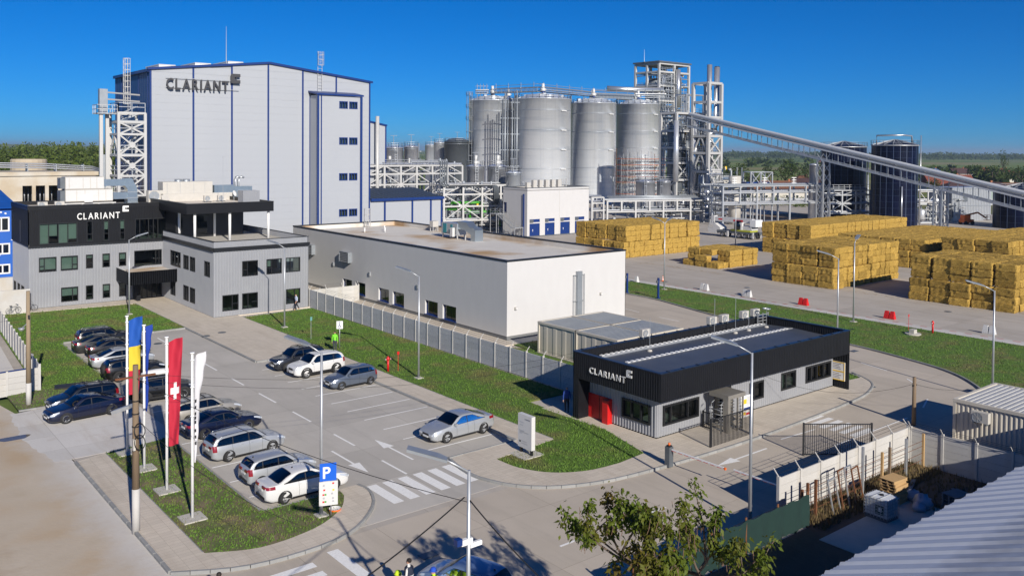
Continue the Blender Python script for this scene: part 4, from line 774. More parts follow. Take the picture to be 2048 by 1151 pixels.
    t = thing('warning_beacon', 'small red alarm light under the gatehouse fascia above the turnstile', 'beacon', (45.9, y0-.18, 2.45)); MB().box(-.07, .07, 0, .1, 0, .12).build('base', M['white'], t); MB().cyl((0, .03, .12), (0, .03, .3), .07, n=10).build('lens', M['red'], t, True)
gatehouse()
# ---------------------------------------------------------------- electrical building, containers, left buildings
def electrical():
    T = thing('electrical_building', 'white two storey switch building with four blue doors', 'building', (116.2, 138.4, 0)); W, D, h = 17.7, 8.1, 10.1
    ops = [(a-116.2, b-116.2, 0, 2.75) for a, b in ((116.85, 119.65), (121.1, 123.8), (125.45, 128.2), (129.7, 132.5))]; lv = [(a, b, 3.0, 3.65) for a, b, _, _ in ops]
    wall_mesh(MB(), (0, 0, 0), E1, N2, W, .2, h, ops+lv).build('wall', M['whitewall'], T); wall_mesh(MB(), (0, D, 0), (0, -1, 0), N1, D, .2, h, [(.3, 1.3, 4.6, 6.9)]).build('wall', M['whitewall'], T); b = MB(); b.box(W-.05, W, 0, D, 0, h); b.box(0, W, D-.05, D, 0, h); b.build('rear_wall', M['whitewall'], T)
    for a, b_, c, d in ops:
        MB().box(a, b_, .08, .14, c, d).build('door', M['blue'], T); e = MB(); s = (a+b_)/2-.5; e.add([(s, .07, 1.05), (s+.08, .07, 1.05), (s+.08, .07, 1.35), (s+.17, .07, 1.5), (s-.09, .07, 1.5), (s, .07, 1.35)], [(0, 1, 2, 3, 4, 5)]); e.build('door_handle', M['white'], T)
    for a, b_, c, d in lv: MB().box(a, b_, .04, .1, c, d).build('louvre', M['blue'], T); MB().box(a+.0, a+.9, -.25, .03, c+.0, d-.1).build('lamp_hood', M['dsteel'], T)
    MB().box(.2, .3, 6.8, 7.8, 4.6, 6.9).build('upper_door', M['blue'], T); MB().box(0, W, 0, D, h-.5, h-.4).build('roof', M['roofmem'], T); b = MB(); ring(b, -.04, W+.04, -.04, D+.04, h, h+.14, .25); b.build('coping', M['dsteel'], T); MB().box(0, W, .02, .1, 0, .2).build('plinth', M['dsteel'], T); MB().box(8.95, 9.0, -.02, 0, .2, h).build('joint', M['conc'], T); MB().box(-.2, -.02, .9, 1.2, .2, 8.9).build('downpipe', M['blue'], T)
    for i in range(6):
        s = ('small ', 'first tall ', 'second tall ', 'third tall ', 'fourth tall ', 'fifth tall ')[i]
        t = thing('rooftop_condenser', s+'cream condenser in the row on the switch building roof, counted from the left', 'air conditioner', (118.5+i*1.75, 141.0, 9.7), 0, 'row of rooftop condensers'); hh = 1.5 if i == 0 else 2.0; MB().box(-.5, .5, -.35, .35, .1, hh).build('casing', M['cream'], t); MB().box(.02, .45, -.36, -.35, .2, hh-.15).build('grille', M['precast'], t); MB().box(-.5, .5, -.3, .3, 0, .1).build('foot', M['galv'], t)
    ladder('roof_ladder', 'white cage of a roof ladder at the right end of the switch building roof', (131.0, 143.5, 9.7), 2.1, 0, cage=(.3, 2.1), w=1.2)
    # access stair
    S = thing('access_stair', 'galvanised stair and landing on the shaded side of the switch building', 'stair', (115.0, 139.0, 0)); b = MB()
    MB().box(-1.4, 0.9, 6.3, 8.6, 4.4, 4.55).build('landing', M['galv'], S); MB().box(-1.4, .9, .2, 1.6, 1.9, 2.05).build('landing', M['galv'], S)
    for sx in (-1.3, -.1): b.bar((sx, 6.3, 4.45), (sx, 1.6, 2.0), .08, .25)
    b.build('stringer', M['galv'], S)
    for k in range(14): y = 6.2-k*.33; MB().box(-1.3, -.1, y-.14, y+.1, 4.4-k*.175, 4.44-k*.175).build('step', M['galv'], S)
    for x in (-1.4, .8):
        for y in (.3, 1.5, 6.4, 8.5): MB().box(x-.06, x+.06, y-.06, y+.06, 0, 4.4 if y > 3 else 1.9).build('leg', M['galv'], S)
    r = MB()
    for sx in (-1.35, -.05):
        for dz in (.55, 1.05): r.bar((sx, 6.3, 4.5+dz), (sx, 1.6, 2.05+dz), .05); r.bar((sx, 8.6, 4.5+dz), (sx, 6.3, 4.5+dz), .05); r.bar((sx, 1.6, 2.05+dz), (sx, .2, 2.05+dz), .05)
        for k in range(6): y = 8.6-k*1.65; z = 4.5 if y > 6.3 else max(2.05, 4.5-(6.3-y)*.52); r.box(sx-.025, sx+.025, y-.025, y+.025, z, z+1.05)
    r.build('handrail', M['galv'], S)
electrical()
def container(label, x, y, w, d, h, rot=0, wallm='cream', group=None, ribs=True, roofm=None, name='office_container'):
    t = thing(name, label, 'container', (x, y, 0), rot, group)
    b = MB(); wall_mesh(b, (0, 0, 0), E1, N2, w, .15, h-.18, (), .28 if ribs else 1.2, .03); wall_mesh(b, (0, d, 0), (0, -1, 0), N1, d, .15, h-.18, (), .28 if ribs else 1.2, .03); b.box(.02, w-.02, .02, d-.02, .1, h-.1); b.build('wall', M[wallm], t)
    f = MB()
    for px in (0, w):
        for py in (0, d): f.box(px-.09, px+.09, py-.09, py+.09, 0, h-.19)
    ring(f, -.1, w+.1, -.1, d+.1, h-.19, h, .2); ring(f, -.1, w+.1, -.1, d+.1, .0, .15, .2); f.build('frame', M[wallm if wallm != 'cream' else 'plastic'], t)
    r = MB(); k = 0
    while .1+k*.35 < d-.3: r.box(.1, w-.1, .12+k*.35, .3+k*.35, h-.06, h-.01); k += 1
    r.box(.05, w-.05, .05, d-.05, h-.12, h-.06); r.build('roof', roofm or M['galv'], t); return t
def site_buildings():
    M['beige'] = mat('beige_container', (.50, .46, .38), .6, 0, (.56, .52, .45), .6, .8)
    rm = mat('sheet_roof_grey', (.22, .24, .27), .45, .4, (.30, .33, .36), .9, .8)
    lab = ('front left beige site container with flat grey roof behind the gatehouse', 'front right beige site container behind the gatehouse', 'rear left beige site container nearest the white building', 'rear right beige site container nearest the white building')
    k = 0
    for y in (48.9, 53.75):
        for x in (50.6, 54.6):
            t = container(lab[k], x, y, 3.9, 4.75, 2.85, 0, 'beige', 'site containers behind the gatehouse', False, rm); k += 1
    container('grey container cabin with air conditioner, nearest the concrete wall', 56.2, 19.4, 6.0, 5.5, 2.6, 0, 'beige', None, True, M['steel'])
    container('grey container cabin at the right edge of the picture', 54.8, 13.4, 6.4, 5.7, 2.6, 0, 'beige', None, True, M['steel'])
    ac_unit('air conditioner on brackets on the ribbed end of the grey container', 55.85, 23.2, 1.5, -math.pi/2, (1.0, .38, .72))
    # blue building at left edge
    T = thing('blue_building', 'bright blue building with white framed windows at the left edge', 'building', (2, 122, 0)); bm = mat('bright_blue', (.008, .09, .42), .5, 0, (.012, .11, .48), .6, .8); br = mat('blue_roof', (.005, .055, .26), .5, 0, (.008, .075, .32), .6, .8)
    ops = [(15.0, 17.55, 7.6, 9.35), (15.2, 17.6, 4.8, 6.15), (15.2, 17.6, 2.4, 3.6), (10, 12.4, 7.6, 9.35), (10, 12.4, 4.8, 6.15)]
    wall_mesh(MB(), (0, 0, 0), E1, N2, 18.2, 2.0, 10.5, ops).build('wall', bm, T); b = MB(); b.box(18.15, 18.2, 0, 12, 0, 10.5); b.build('side_wall', bm, T); MB().box(-2, 18.2, -.6, .0, 0, 2.0).build('base_wall', M['precast'], T)
    for o in ops: window(T, (0, 0, 0), E1, N2, o, mull=(.33, .66), fm='white', fr=.16)
    wp = MB()
    for k in range(26): x, z = random.uniform(14, 18), random.uniform(3.8, 10); x0_ = [(0, 0)]; n = 7; pts = [(x+random.uniform(.05, .22)*math.cos(2*math.pi*i/n), -.012, z+random.uniform(.05, .16)*math.sin(2*math.pi*i/n)) for i in range(n)]; wp.add(pts, [tuple(range(n))])
    wp.build('peeled_paint', M['white'], T)
    b = MB(); b.add([(-1, -.5, 10.4), (18.7, -.5, 10.4), (16.8, 6, 13.2), (-1, 6, 13.2), (18.7, 12.5, 10.4), (-1, 12.5, 10.4)], [(0, 1, 2, 3), (1, 4, 2), (3, 2, 4, 5)]); b.build('roof', br, T)
    for k in range(4): MB().add([(-1, -.5+1.6*k-.03, 10.45+.69*k), (18.6-.5*k, -.5+1.6*k-.03, 10.45+.69*k), (18.6-.5*k, -.5+1.6*k+.05, 10.49+.69*k), (-1, -.5+1.6*k+.05, 10.49+.69*k)], [(0, 1, 2, 3)]).build('roof_seam', bm, T)
    # old beige concrete shed
    T = thing('old_concrete_shed', 'old beige concrete shed with open bays and stained frieze behind the office', 'building', (8, 150, 0)); om = mat('old_concrete', (.42, .35, .25), .9, 0, (.50, .43, .33), .4, .8, .01, 4, col3=(.55, .53, .48), scale3=.2)
    ops = [(18.3, 19.9, 8.2, 11.9), (20.3, 21.5, 8.2, 11.9), (21.9, 22.6, 8.2, 11.9)]
    wall_mesh(MB(), (0, 0, 0), E1, N2, 28.3, 0, 13.5, [(17.8, 22.7, 9.6, 12.0)]).build('wall', om, T); MB().box(-.2, 28.5, -.25, 10, 13.5, 14.1).build('roof', om, T); b = MB(); b.box(0, 28.3, 9.9, 10, 0, 13.5); b.box(28.2, 28.3, 0, 9.9, 0, 13.5); b.build('rear_wall', om, T)
    for x in (19.1, 20.9): MB().box(x, x+.5, -.02, .3, 9.6, 12.0).build('pillar', om, T)
    for k in range(9): MB().cyl((18+k*.55, 3, 8), (18+k*.55, 3, 12.5), random.uniform(.08, .2), n=8).build('pipe', M['pipe'], T, True)
    MB().lathe([(3.0, 0), (3.0, 2.5), (2.8, 2.7)], (24.0, 30, 13), 20).build('round_chamber', om, T)
    T = thing('low_white_wall', 'low whitewashed concrete wall joining the office at the left edge', 'wall', (4, 106.3, 0))
    for k in range(5): MB().box(k*3, k*3+2.95, -.08, .08, 0, 2.6).build('panel', M['precast'], T); MB().box(k*3-.12, k*3+.1, -.12, .12, 0, 2.7).build('post', M['precast'], T)
    # pipe run over the old shed
    t = thing('pipe_bundle', 'bundle of silver pipes running over the old concrete shed roof', 'pipes', (8, 153, 14.1))
    for k in range(5): z = .6+(k % 3)*.7; y = k*.35; MB().tube([(-4, y, z*.22), (11.5, y, z*.22), (14, y, z*.45+.45), (22, y, z*.45+.25), (28.5, y, z*.4-.1), (30, y, z*.4-.6)], .11, 8).build('pipe', M['pipe'], t, True)
    for x in (0, 5, 11, 15, 19, 23, 27): MB().box(x, x+.12, -.1, 1.6, 0, .4+(.7 if x > 10 else 0)).build('trestle', M['msteel'], t)
site_buildings()
# ================================================================== PLANT
UB = {}; UC = {}
def ubox(m):
    if m not in UB: UB[m] = MB().box(-.5, .5, -.5, .5, -.5, .5).mesh('bar', M[m])
    return UB[m]
def ucyl(m, n=10):
    if (m, n) not in UC: UC[(m, n)] = MB().cyl((0, 0, -.5), (0, 0, .5), 1, n=n).mesh('pipe', M[m], True)
    return UC[(m, n)]
def _orient(o, p0, p1, sx, sy):
    a, b = Vector(p0), Vector(p1); d = b-a; L = d.length; q = d.to_track_quat('Z', 'X') if abs(d.normalized().x) < .99 else d.to_track_quat('Z', 'Y')
    o.location = (a+b)/2; o.rotation_mode = 'QUATERNION'; o.rotation_quaternion = q; o.scale = (sx, sy, L); return o
def beam(name, p0, p1, w, m, par, h=None): return _orient(link(name, ubox(m), par), p0, p1, h or w, w)
def pipe(p0, p1, r, m, par, name='pipe', n=10): return _orient(link(name, ucyl(m, n), par), p0, p1, r, r)
def CW(u, d, z=0):
    q = rt0*((u-1024)*d/F)+fw0*d; return (float(q[0]), float(q[1]), z)
def ZV(u, v, d): return 18+(300+(u-1024)*.0075-v)*d/F
def railing(par, pts, h=1.1, m='galv', closed=False, loc=(0, 0, 0), name='railing', step=1.6, w=.06):
    b = MB(); P = list(pts)+([pts[0]] if closed else [])
    for a, c in zip(P[:-1], P[1:]):
        a = np.array(a, float); c = np.array(c, float); L = np.linalg.norm(c-a); n = max(1, round(L/step))
        for z in (h, h*.55): b.bar(a+[0, 0, z], c+[0, 0, z], w)
        for k in range(n+1): q = a+(c-a)*k/n; b.bar(q, q+[0, 0, h], w)
    return b.build(name, M[m], par, loc=loc)
def tank(name, label, x, y, r, h, m, z0=0, roof=1.2, rings=(), rail=True, motor=False, group=None, n=48, cat='tank', ladder_a=None, skirt=True, railm='galv'):
    t = thing(name, label, cat, (x, y, z0), 0, group)
    MB().lathe([(r, 0), (r, h), (r+.12, h), (r+.12, h+.12), (r-.05, h+.15)], n=n).build('shell', M[m], t, True)
    MB().lathe([(r, h+.13), (r*.6, h+roof*.75), (0, h+roof)], n=n).build('roof', M['alu' if m == 'alu' else m], t, True)
    for z in rings: MB().lathe([(r+.01, z-.05), (r+.05, z-.04), (r+.05, z+.04), (r+.01, z+.05)], n=n).build('hoop', M['msteel'], t, True)
    if rail:
        pts = [(r*.98*math.cos(a), r*.98*math.sin(a), h+.15) for a in np.linspace(0, 2*math.pi, max(9, int(r*3)))]
        railing(t, pts, 1.15, railm, step=1.8, w=max(.06, r*.012))
    if motor:
        b = MB(); b.cyl((0, 0, h+roof-.3), (0, 0, h+roof+.8), .55, .45, 12); b.build('agitator_mount', M['blue'], t, True)
        b = MB(); b.cyl((0, 0, h+roof+.8), (0, 0, h+roof+1.7), .75, .7, 12); b.cyl((0, 0, h+roof+1.7), (0, 0, h+roof+3.2), .5, .42, 12); b.cyl((-.3, 0, h+roof+1.3), (1.1, 0, h+roof+1.3), .35, n=10); b.build('agitator_motor', M['plastic'], t, True)
    if ladder_a is not None:
        ca, sa = math.cos(ladder_a), math.sin(ladder_a); b = MB()
        for s in (-.3, .3): b.box(s-.04, s+.04, -.04, .04, 0, h+1)
        for k in range(int(h/.6)): b.box(-.3, .3, -.03, .03, k*.6+.3, k*.6+.36)
        for k in range(int(h/2.2)): b.lathe([(.45, 2+k*2.2), (.45, 2.12+k*2.2)], (0, -.4, 0), 8)
        o = b.build('ladder', M['galv'], t); o.location = ((r+.25)*ca, (r+.25)*sa, 0); o.rotation_euler = (0, 0, ladder_a+math.pi/2)
    return t
# big fermenters
def fermenters():
    spec = [(984, 296, 7.9, 203, 'leftmost tall silver fermenter tank'), (1085, 281, 9.0, 200, 'largest tall silver fermenter tank at the front of the row'), (1186, 303, 7.85, 208, 'third tall silver fermenter tank, right of the largest one'), (1275, 322, 7.9, 210, 'tall silver fermenter tank wrapped in scaffolding'), (1016, 326, 7.5, 207, 'shaded silver fermenter tank behind, between the two leftmost ones')]
    tops = []
    for i, (u, d, r, v, lab) in enumerate(spec):
        x, y, _ = CW(u, d); h = ZV(u, v, d); t = tank('fermenter_tank', lab, x, y, r, h, 'alu', 0, 2.0, [h-3.6, h-9.8, h-15.8, h-22], True, True, 'fermenter tanks', 64); tops.append((x, y, h, r))
        for k in range(4): MB().box(-1.1, 1.1, -.2, .2, 0, .35).build('bracket', M['plastic'], t, loc=((r+.2)*math.cos(-1.2-.3), (r+.2)*math.sin(-1.2-.3), h-3.9-6.1*k), rotz=-1.5+math.pi/2) if i < 4 else None
        for k in range(10):
            a = random.uniform(0, 6.28); rr = r*random.uniform(.3, .85); s = random.uniform(.4, 1.0); MB().box(-s/2, s/2, -s/2, s/2, 0, s*.9).build('roof_fitting', M[random.choice(['galv', 'plastic', 'msteel', 'alu'])], t, loc=(rr*math.cos(a), rr*math.sin(a), h+.6+1.0*(1-rr/r)), rotz=a)
        b = MB()
        for k in range(20): a = 2*math.pi*k/20; b.bar(((r-.1)*math.cos(a), (r-.1)*math.sin(a), h+.35), (.6*math.cos(a), .6*math.sin(a), h+2.15), .12, .14)
        b.build('roof_ribs', M['msteel'], t)
    # walkway over the tank tops
    W = thing('tank_top_walkway', 'steel walkway with railings linking the tops of the fermenter tanks', 'walkway', (0, 0, 0))
    seq = [tops[0], tops[1], tops[2], tops[3]]; pts = [(x-1, y+1, h+2.6) for x, y, h, r in seq]; pts = [(pts[0][0]-3.5, pts[0][1]+2.5, pts[0][2])]+pts+[(pts[-1][0]+10, pts[-1][1]-6, pts[-1][2]+.4)]
    for a, b_ in zip(pts[:-1], pts[1:]):
        a = np.array(a); b_ = np.array(b_); dd = (b_-a)/np.linalg.norm(b_-a); n = np.array([-dd[1], dd[0], 0])
        beam('deck', a, b_, 1.2, 'msteel', W, .2); beam('pipe_rail', a+n*1.2+[0, 0, 2.6], b_+n*1.2+[0, 0, 2.6], .14, 'msteel', W)
        for s in (-.8, .8): railing(W, [a+n*s, b_+n*s], 1.3, 'msteel', step=2.2, w=.09)
        for k in range(4): q = a+(b_-a)*(k+.5)/4; beam('post', q-[0, 0, 2.4], q+[0, 0, .1], .18, 'msteel', W); beam('portal', q+n*.8, q+n*.8+[0, 0, 3.3], .14, 'galv', W)
        for k in range(3): z = random.uniform(.2, 2.0); s = random.uniform(-1.4, 1.4); pipe(a+n*s+[0, 0, z], b_+n*s+[0, 0, z+random.uniform(-.2, .2)], random.uniform(.1, .2), random.choice(['pipe', 'dsteel', 'galv']), W)
    # pipes between first two tanks
    P = thing('riser_pipes', 'dark vertical riser pipes between the two front fermenter tanks', 'pipes', CW(1019, 276))
    for k in range(7): x = (k-3)*.75; MB().cyl((x*.777, -x*.629, 0), (x*.777, -x*.629, random.uniform(33, 37)), random.uniform(.14, .3), n=8).build('pipe', M[['dsteel', 'msteel', 'dsteel', 'black', 'msteel', 'dsteel', 'msteel'][k]], P, True)
    for z in range(3, 34, 5): MB().bar((-2.4, 1.9, z), (2.4, -1.9, z), .25).build('clamp', M['msteel'], P)
    # stair cage at left
    L = thing('tank_stair', 'caged ladder tower on the left side of the leftmost fermenter tank', 'ladder', CW(938, 291))
    for x, y in ((-.6, -.6), (.6, -.6), (.6, .6), (-.6, .6)): beam('post', (x, y, 0), (x, y, 37), .14, 'msteel', L)
    for z in range(4, 37, 4): MB().box(-.8, .8, -.8, .8, z, z+.12).build('platform', M['galv'], L); railing(L, [(-.8, -.8, z), (.8, -.8, z), (.8, .8, z), (-.8, .8, z)], 1.1, 'galv', True, w=.08) if z in (28, 32, 36, 20) else None
    # scaffolding
    x, y, h, r = tops[3]; S = thing('scaffolding', 'tube scaffolding with orange boards around the right fermenter tank', 'scaffolding', (x, y, 0)); R0 = r+1.0; R1 = r+2.2
    base = math.atan2(-fw0[1], -fw0[0]); angs = [base+a for a in np.linspace(-1.5, 1.5, 13)]
    for i, a in enumerate(angs):
        for R_ in (R0, R1): pipe((R_*math.cos(a), R_*math.sin(a), 0), (R_*math.cos(a), R_*math.sin(a), random.uniform(15.5, 19)), .09, random.choice(['rust', 'galv', 'galv']), S, 'standard', 6)
    for z in np.arange(2.2, 16.5, 2.1):
        for a, c in zip(angs[:-1], angs[1:]):
            q = [(R_*math.cos(t), R_*math.sin(t), z) for R_, t in ((R0, a), (R1, a), (R1, c), (R0, c))]
            MB().add(q+[(p[0], p[1], z-.12) for p in q], [(0, 1, 2, 3), (1, 2, 6, 5)[::-1], (4, 5, 1, 0)]).build('board', M['galv'] if random.random() < .8 else M['pallet'], S)
            if int(z*10) % 2 == 0 or z > 6: pipe((q[1][0], q[1][1], z+.35), (q[2][0], q[2][1], z+.35), .11, 'toe', S, 'toe_board', 6)
            pipe((q[1][0], q[1][1], z+1.1), (q[2][0], q[2][1], z+1.1), .06, 'galv', S, 'guard_rail', 6)
    for k in range(6): a, c = angs[2*k], angs[2*k+1]; pipe((R1*math.cos(a), R1*math.sin(a), 2+k*2), (R1*math.cos(c), R1*math.sin(c), 6+k*2), .07, 'galv', S, 'brace', 6)
M['toe'] = mat('orange_toe_board', (.42, .12, .05), .7)
fermenters()
# steel frame helper: nx x ny bays in site axes from near corner c
def frame(T, c, xs, ys, zs, w=.4, m='steel', braces=(), bw=None, deck=(), rails=(), loc0=(0, 0, 0)):
    cx, cy = c; bw = bw or w*.6
    for x in xs:
        for y in ys: beam('column', (cx+x, cy+y, 0), (cx+x, cy+y, zs[-1]), w, m, T)
    for z in zs:
        for y in ys: beam('beam', (cx+xs[0], cy+y, z), (cx+xs[-1], cy+y, z), w*.8, m, T)
        for x in xs: beam('beam', (cx+x, cy+ys[0], z), (cx+x, cy+ys[-1], z), w*.8, m, T)
    zz = [0]+list(zs)
    for face, bay, lev, kind in braces:          # face 'f' (y=ys[0]) or 'l' (x=xs[0]) or 'r'
        z0, z1 = zz[lev], zz[lev+1]
        if face == 'f': p = (cx+xs[bay], cy+ys[0], z0); q = (cx+xs[bay+1], cy+ys[0], z1)
        elif face == 'l': p = (cx+xs[0], cy+ys[bay], z0); q = (cx+xs[0], cy+ys[bay+1], z1)
        else: p = (cx+xs[-1], cy+ys[bay], z0); q = (cx+xs[-1], cy+ys[bay+1], z1)
        if kind in 'x/': beam('brace', p, q, bw, m, T)
        if kind in 'x\\': beam('brace', (p[0], p[1], z1), (q[0], q[1], z0), bw, m, T)
        if kind == 'v': mx = ((p[0]+q[0])/2, (p[1]+q[1])/2); beam('brace', (p[0], p[1], z0), (*mx, z1), bw, m, T); beam('brace', (q[0], q[1], z0), (*mx, z1), bw, m, T)
    for z in deck: MB().box(cx+xs[0], cx+xs[-1], cy+ys[0], cy+ys[-1], z+w*.4, z+w*.4+.1).build('deck', M['msteel'], T)
    for z in rails: railing(T, [(cx+xs[-1], cy+ys[0], z+w*.4), (cx+xs[0], cy+ys[0], z+w*.4), (cx+xs[0], cy+ys[-1], z+w*.4)], 1.2, 'galv', step=1.7, w=.09)
def clutter(T, box, n, seed, mats=('pipe', 'msteel', 'galv', 'dsteel', 'steel'), rmax=.3, vessels=0):
    r = random.Random(seed); x0, x1, y0, y1, z0, z1 = box
    for k in range(n):
        ax = r.choice('xxyzz'); p = [r.uniform(x0, x1), r.uniform(y0, y1), r.uniform(z0, z1)]; q = list(p); i = 'xyz'.index(ax); lo, hi = ((x0, x1), (y0, y1), (z0, z1))[i]
        a, b = sorted((r.uniform(lo, hi), r.uniform(lo, hi)))
        if b-a < (hi-lo)*.25: b = min(hi, a+(hi-lo)*.4)
        p[i], q[i] = a, b; pipe(p, q, r.uniform(.06, rmax), r.choice(mats), T, 'pipe', 8)
    for k in range(vessels):
        rr = r.uniform(.6, 1.3); x, y = r.uniform(x0+rr, x1-rr), r.uniform(y0+rr, y1-rr); a = r.uniform(z0, z1-3); hh = r.uniform(2, 4.5); b = MB(); b.lathe([(0, 0), (rr*.7, .15), (rr, .5), (rr, hh-.5), (rr*.7, hh-.15), (0, hh)], n=16); b.build('vessel', M[r.choice(['pipe', 'msteel', 'dsteel', 'tankwhite'])], T, True, loc=(x, y, a))
    for k in range(n//3):
        s = r.uniform(.25, .7); MB().box(-s/2, s/2, -s/2, s/2, 0, s*r.uniform(.6, 1.6)).build('fitting', M[r.choice(['plastic', 'galv', 'dsteel', 'yellow' if r.random() < .15 else 'msteel'])], T, loc=(r.uniform(x0, x1), r.uniform(y0, y1), r.uniform(z0, z1)))
def process_tower():
    # tall head frame
    nx, ny, _ = CW(1316, 347); T = thing('process_tower', 'tall open steel process tower packed with pipes and vessels', 'tower', (nx, ny, 0)); zt = ZV(1316, 120, 347)
    zs = [6, 12, 18.5, 25, 31.5, 38, 44, 49.5, zt-1.4]
    frame(T, (0, 0), [0, 9, 18], [0, 6.3, 12.6], zs, .85, 'steel', [('f', 0, k, 'x') for k in (0, 2, 4)]+[('f', 1, k, '/') for k in (1, 3)]+[('l', 0, k, 'v') for k in (0, 1, 2, 3, 4)], .35, deck=zs[:7], rails=zs[:7])
    MB().box(-.8, 18.8, -.8, 13.4, zt-1.0, zt-.4).build('roof', M['dsteel'], T)
    clutter(T, (.5, 17.5, .5, 12, 18, 36), 90, 3, vessels=8, rmax=.4); clutter(T, (5, 17, 1, 11.5, 34, zt-4), 75, 4, vessels=7, rmax=.4)
    MB().lathe([(0, 0), (2.2, .3), (2.6, 1), (2.6, 8), (1.8, 9.2), (0, 9.6)], n=24).build('hopper', M['dsteel'], T, True, loc=(5, 7, 38)); MB().box(10, 14.5, 3, 9, 38, 48).build('equipment_block', M['dsteel'], T)
    MB().cyl((9.8, -1.4, ZV(1343, 212, 340)), (9.8, -1.4, ZV(1343, 134, 340)), .95, n=18).build('silver_column', M['pipe'], T, True)
    t = thing('lightning_rod', 'thin lightning rod on top of the process tower', 'lightning rod', (nx-1, ny+7, zt-.4)); MB().cyl((0, 0, 0), (0, 0, 5), .09, .03, 6).build('rod', M['galv'], t); MB().box(-.15, .15, -.15, .15, -.1, .2).build('base', M['galv'], t)
    # horizontal header on the left towards tank tops
    MB().tube([(1, -1, ZV(1300, 180, 347)), (-12, 8, ZV(1300, 180, 347)), (-17, 12, ZV(1300, 178, 347))], 1.0, 14).build('header_pipe', M['pipe'], T, True)
    MB().tube([(-9, 6, 38.5), (-14, 9.5, 38.5), (-14, 9.5, 35)], .6, 10).build('header_pipe', M['dsteel'], T, True)
    # front lower frame between the towers
    fx, fy, _ = CW(1352, 258); B = thing('reactor_frame', 'mid height steel frame with dark reactors in front of the process tower', 'steel frame', (fx, fy, 0)); zs = [4.5, 9.5, 14.5, 19.0, 24.0, ZV(1352, 226, 258)]
    frame(B, (0, 0), [0, 6, 12], [0, 6], zs, .7, 'steel', [('f', 0, 2, 'x'), ('f', 1, 1, 'v'), ('f', 1, 3, 'v'), ('f', 1, 0, 'x'), ('l', 0, 1, 'x')], .35, deck=zs, rails=zs)
    for x, rr, z0, z1 in ((3, 2.3, 5, 27), (9, 2.0, 10, 26)): MB().lathe([(0, z0), (rr*.8, z0+.3), (rr, z0+1.2), (rr, z1-1.2), (rr*.8, z1-.3), (0, z1)], n=24).build('reactor', M['dsteel'], B, True, loc=(x, 3, 0))
    MB().cyl((-1.2, -1.0, 9), (-1.2, -1.0, 27), .75, n=16).build('silver_pipe', M['tankwhite'], B, True); MB().cyl((6.6, -1.4, 3), (6.6, -1.4, 29.5), 1.15, n=18).build('silver_pipe', M['pipe'], B, True)
    clutter(B, (.3, 11.5, .5, 5.7, .5, 25), 90, 8, vessels=8)
    dx, dy, _ = CW(1388, 334); D = thing('pipe_tower', 'dense dark pipe tower between the process tower and the stack frame', 'steel frame', (dx, dy, 0)); zs = [5, 10, 15, 20, 25, 30, ZV(1388, 190, 334)]
    frame(D, (0, 0), [-5, 0, 5], [0, 5], zs, .5, 'galv', [('f', k % 2, k, 'x') for k in range(6)]+[('l', 0, k, 'v') for k in range(6)], .25, deck=zs[:6], rails=zs[:6])
    clutter(D, (-4.8, 4.8, .3, 4.8, 2, 31), 120, 71, ('msteel', 'dsteel', 'galv', 'pipe'), .3, 9); clutter(B, (.2, 11.8, -.6, .6, 1, 28), 70, 72, ('galv', 'pipe', 'steel', 'msteel'), .2, 0); clutter(T, (1, 17, -.8, .4, 20, zt-6), 70, 73, ('galv', 'pipe', 'msteel', 'dsteel'), .3, 0)
    for z in range(20, int(zt)-3, 3): railing(T, [(0, -.5, z), (9, -.5, z)], 1.2, 'galv', step=1.6, w=.12)
    for k in range(9): beam('secondary_beam', (0, .1, 20+k*3.4), (18, .1, 20+k*3.4), .35, 'msteel', T); beam('secondary_beam', (.1, 0, 21+k*3.4), (.1, 12.6, 21+k*3.4), .35, 'msteel', T)
    # right frame with stacks
    rx, ry, _ = CW(1416, 256); C = thing('stack_frame', 'tall bare white steel frame carrying two silver stacks', 'steel frame', (rx, ry, 0)); zt = ZV(1416, 166, 256); zs = [6, 12, 17.5, 22.5, 28, 32.5, zt]
    frame(C, (0, 0), [0, 5.8], [0, 5.8], zs, .85, 'steel', [('f', 0, k, 'x') for k in (0, 1, 2, 3)]+[('l', 0, k, 'v') for k in (2, 3)], .4, deck=zs[:4], rails=zs[:5]); clutter(C, (.2, 5.6, .2, 5.4, 1, 25), 85, 11, vessels=4)
    MB().cyl((4.2, 3.2, 24), (4.2, 3.2, ZV(1429, 128, 258)), .75, n=16).build('stack', M['pipe'], C, True)
    MB().tube([(6.2, 2.0, ZV(1437, 133, 258)), (6.2, 2.0, 26), (6.0, 2.1, 24.2), (4.8, 2.6, 23.3), (2, 3.6, 23.1)], .85, 16).build('stack', M['pipe'], C, True); MB().cyl((6.2, 2.0, ZV(1437, 133, 258)), (6.2, 2.0, ZV(1437, 131.5, 258)), .7, n=16).build('stack_cap', M['black'], C)
    # horizontal exchangers at foot
    E = thing('heat_exchangers', 'stack of horizontal silver heat exchanger cylinders at the foot of the stack frame', 'heat exchanger', CW(1428, 240)); 
    for k in range(4): MB().cyl((-4, 0, .9+k*2.0), (5, 0, .9+k*2.0), .75, n=16).build('cylinder', M['pipe'], E, True)
    for x in (-3, 0, 3.6): MB().box(x, x+.25, -.9, .9, 0, 8).build('support', M['msteel'], E)
process_tower()
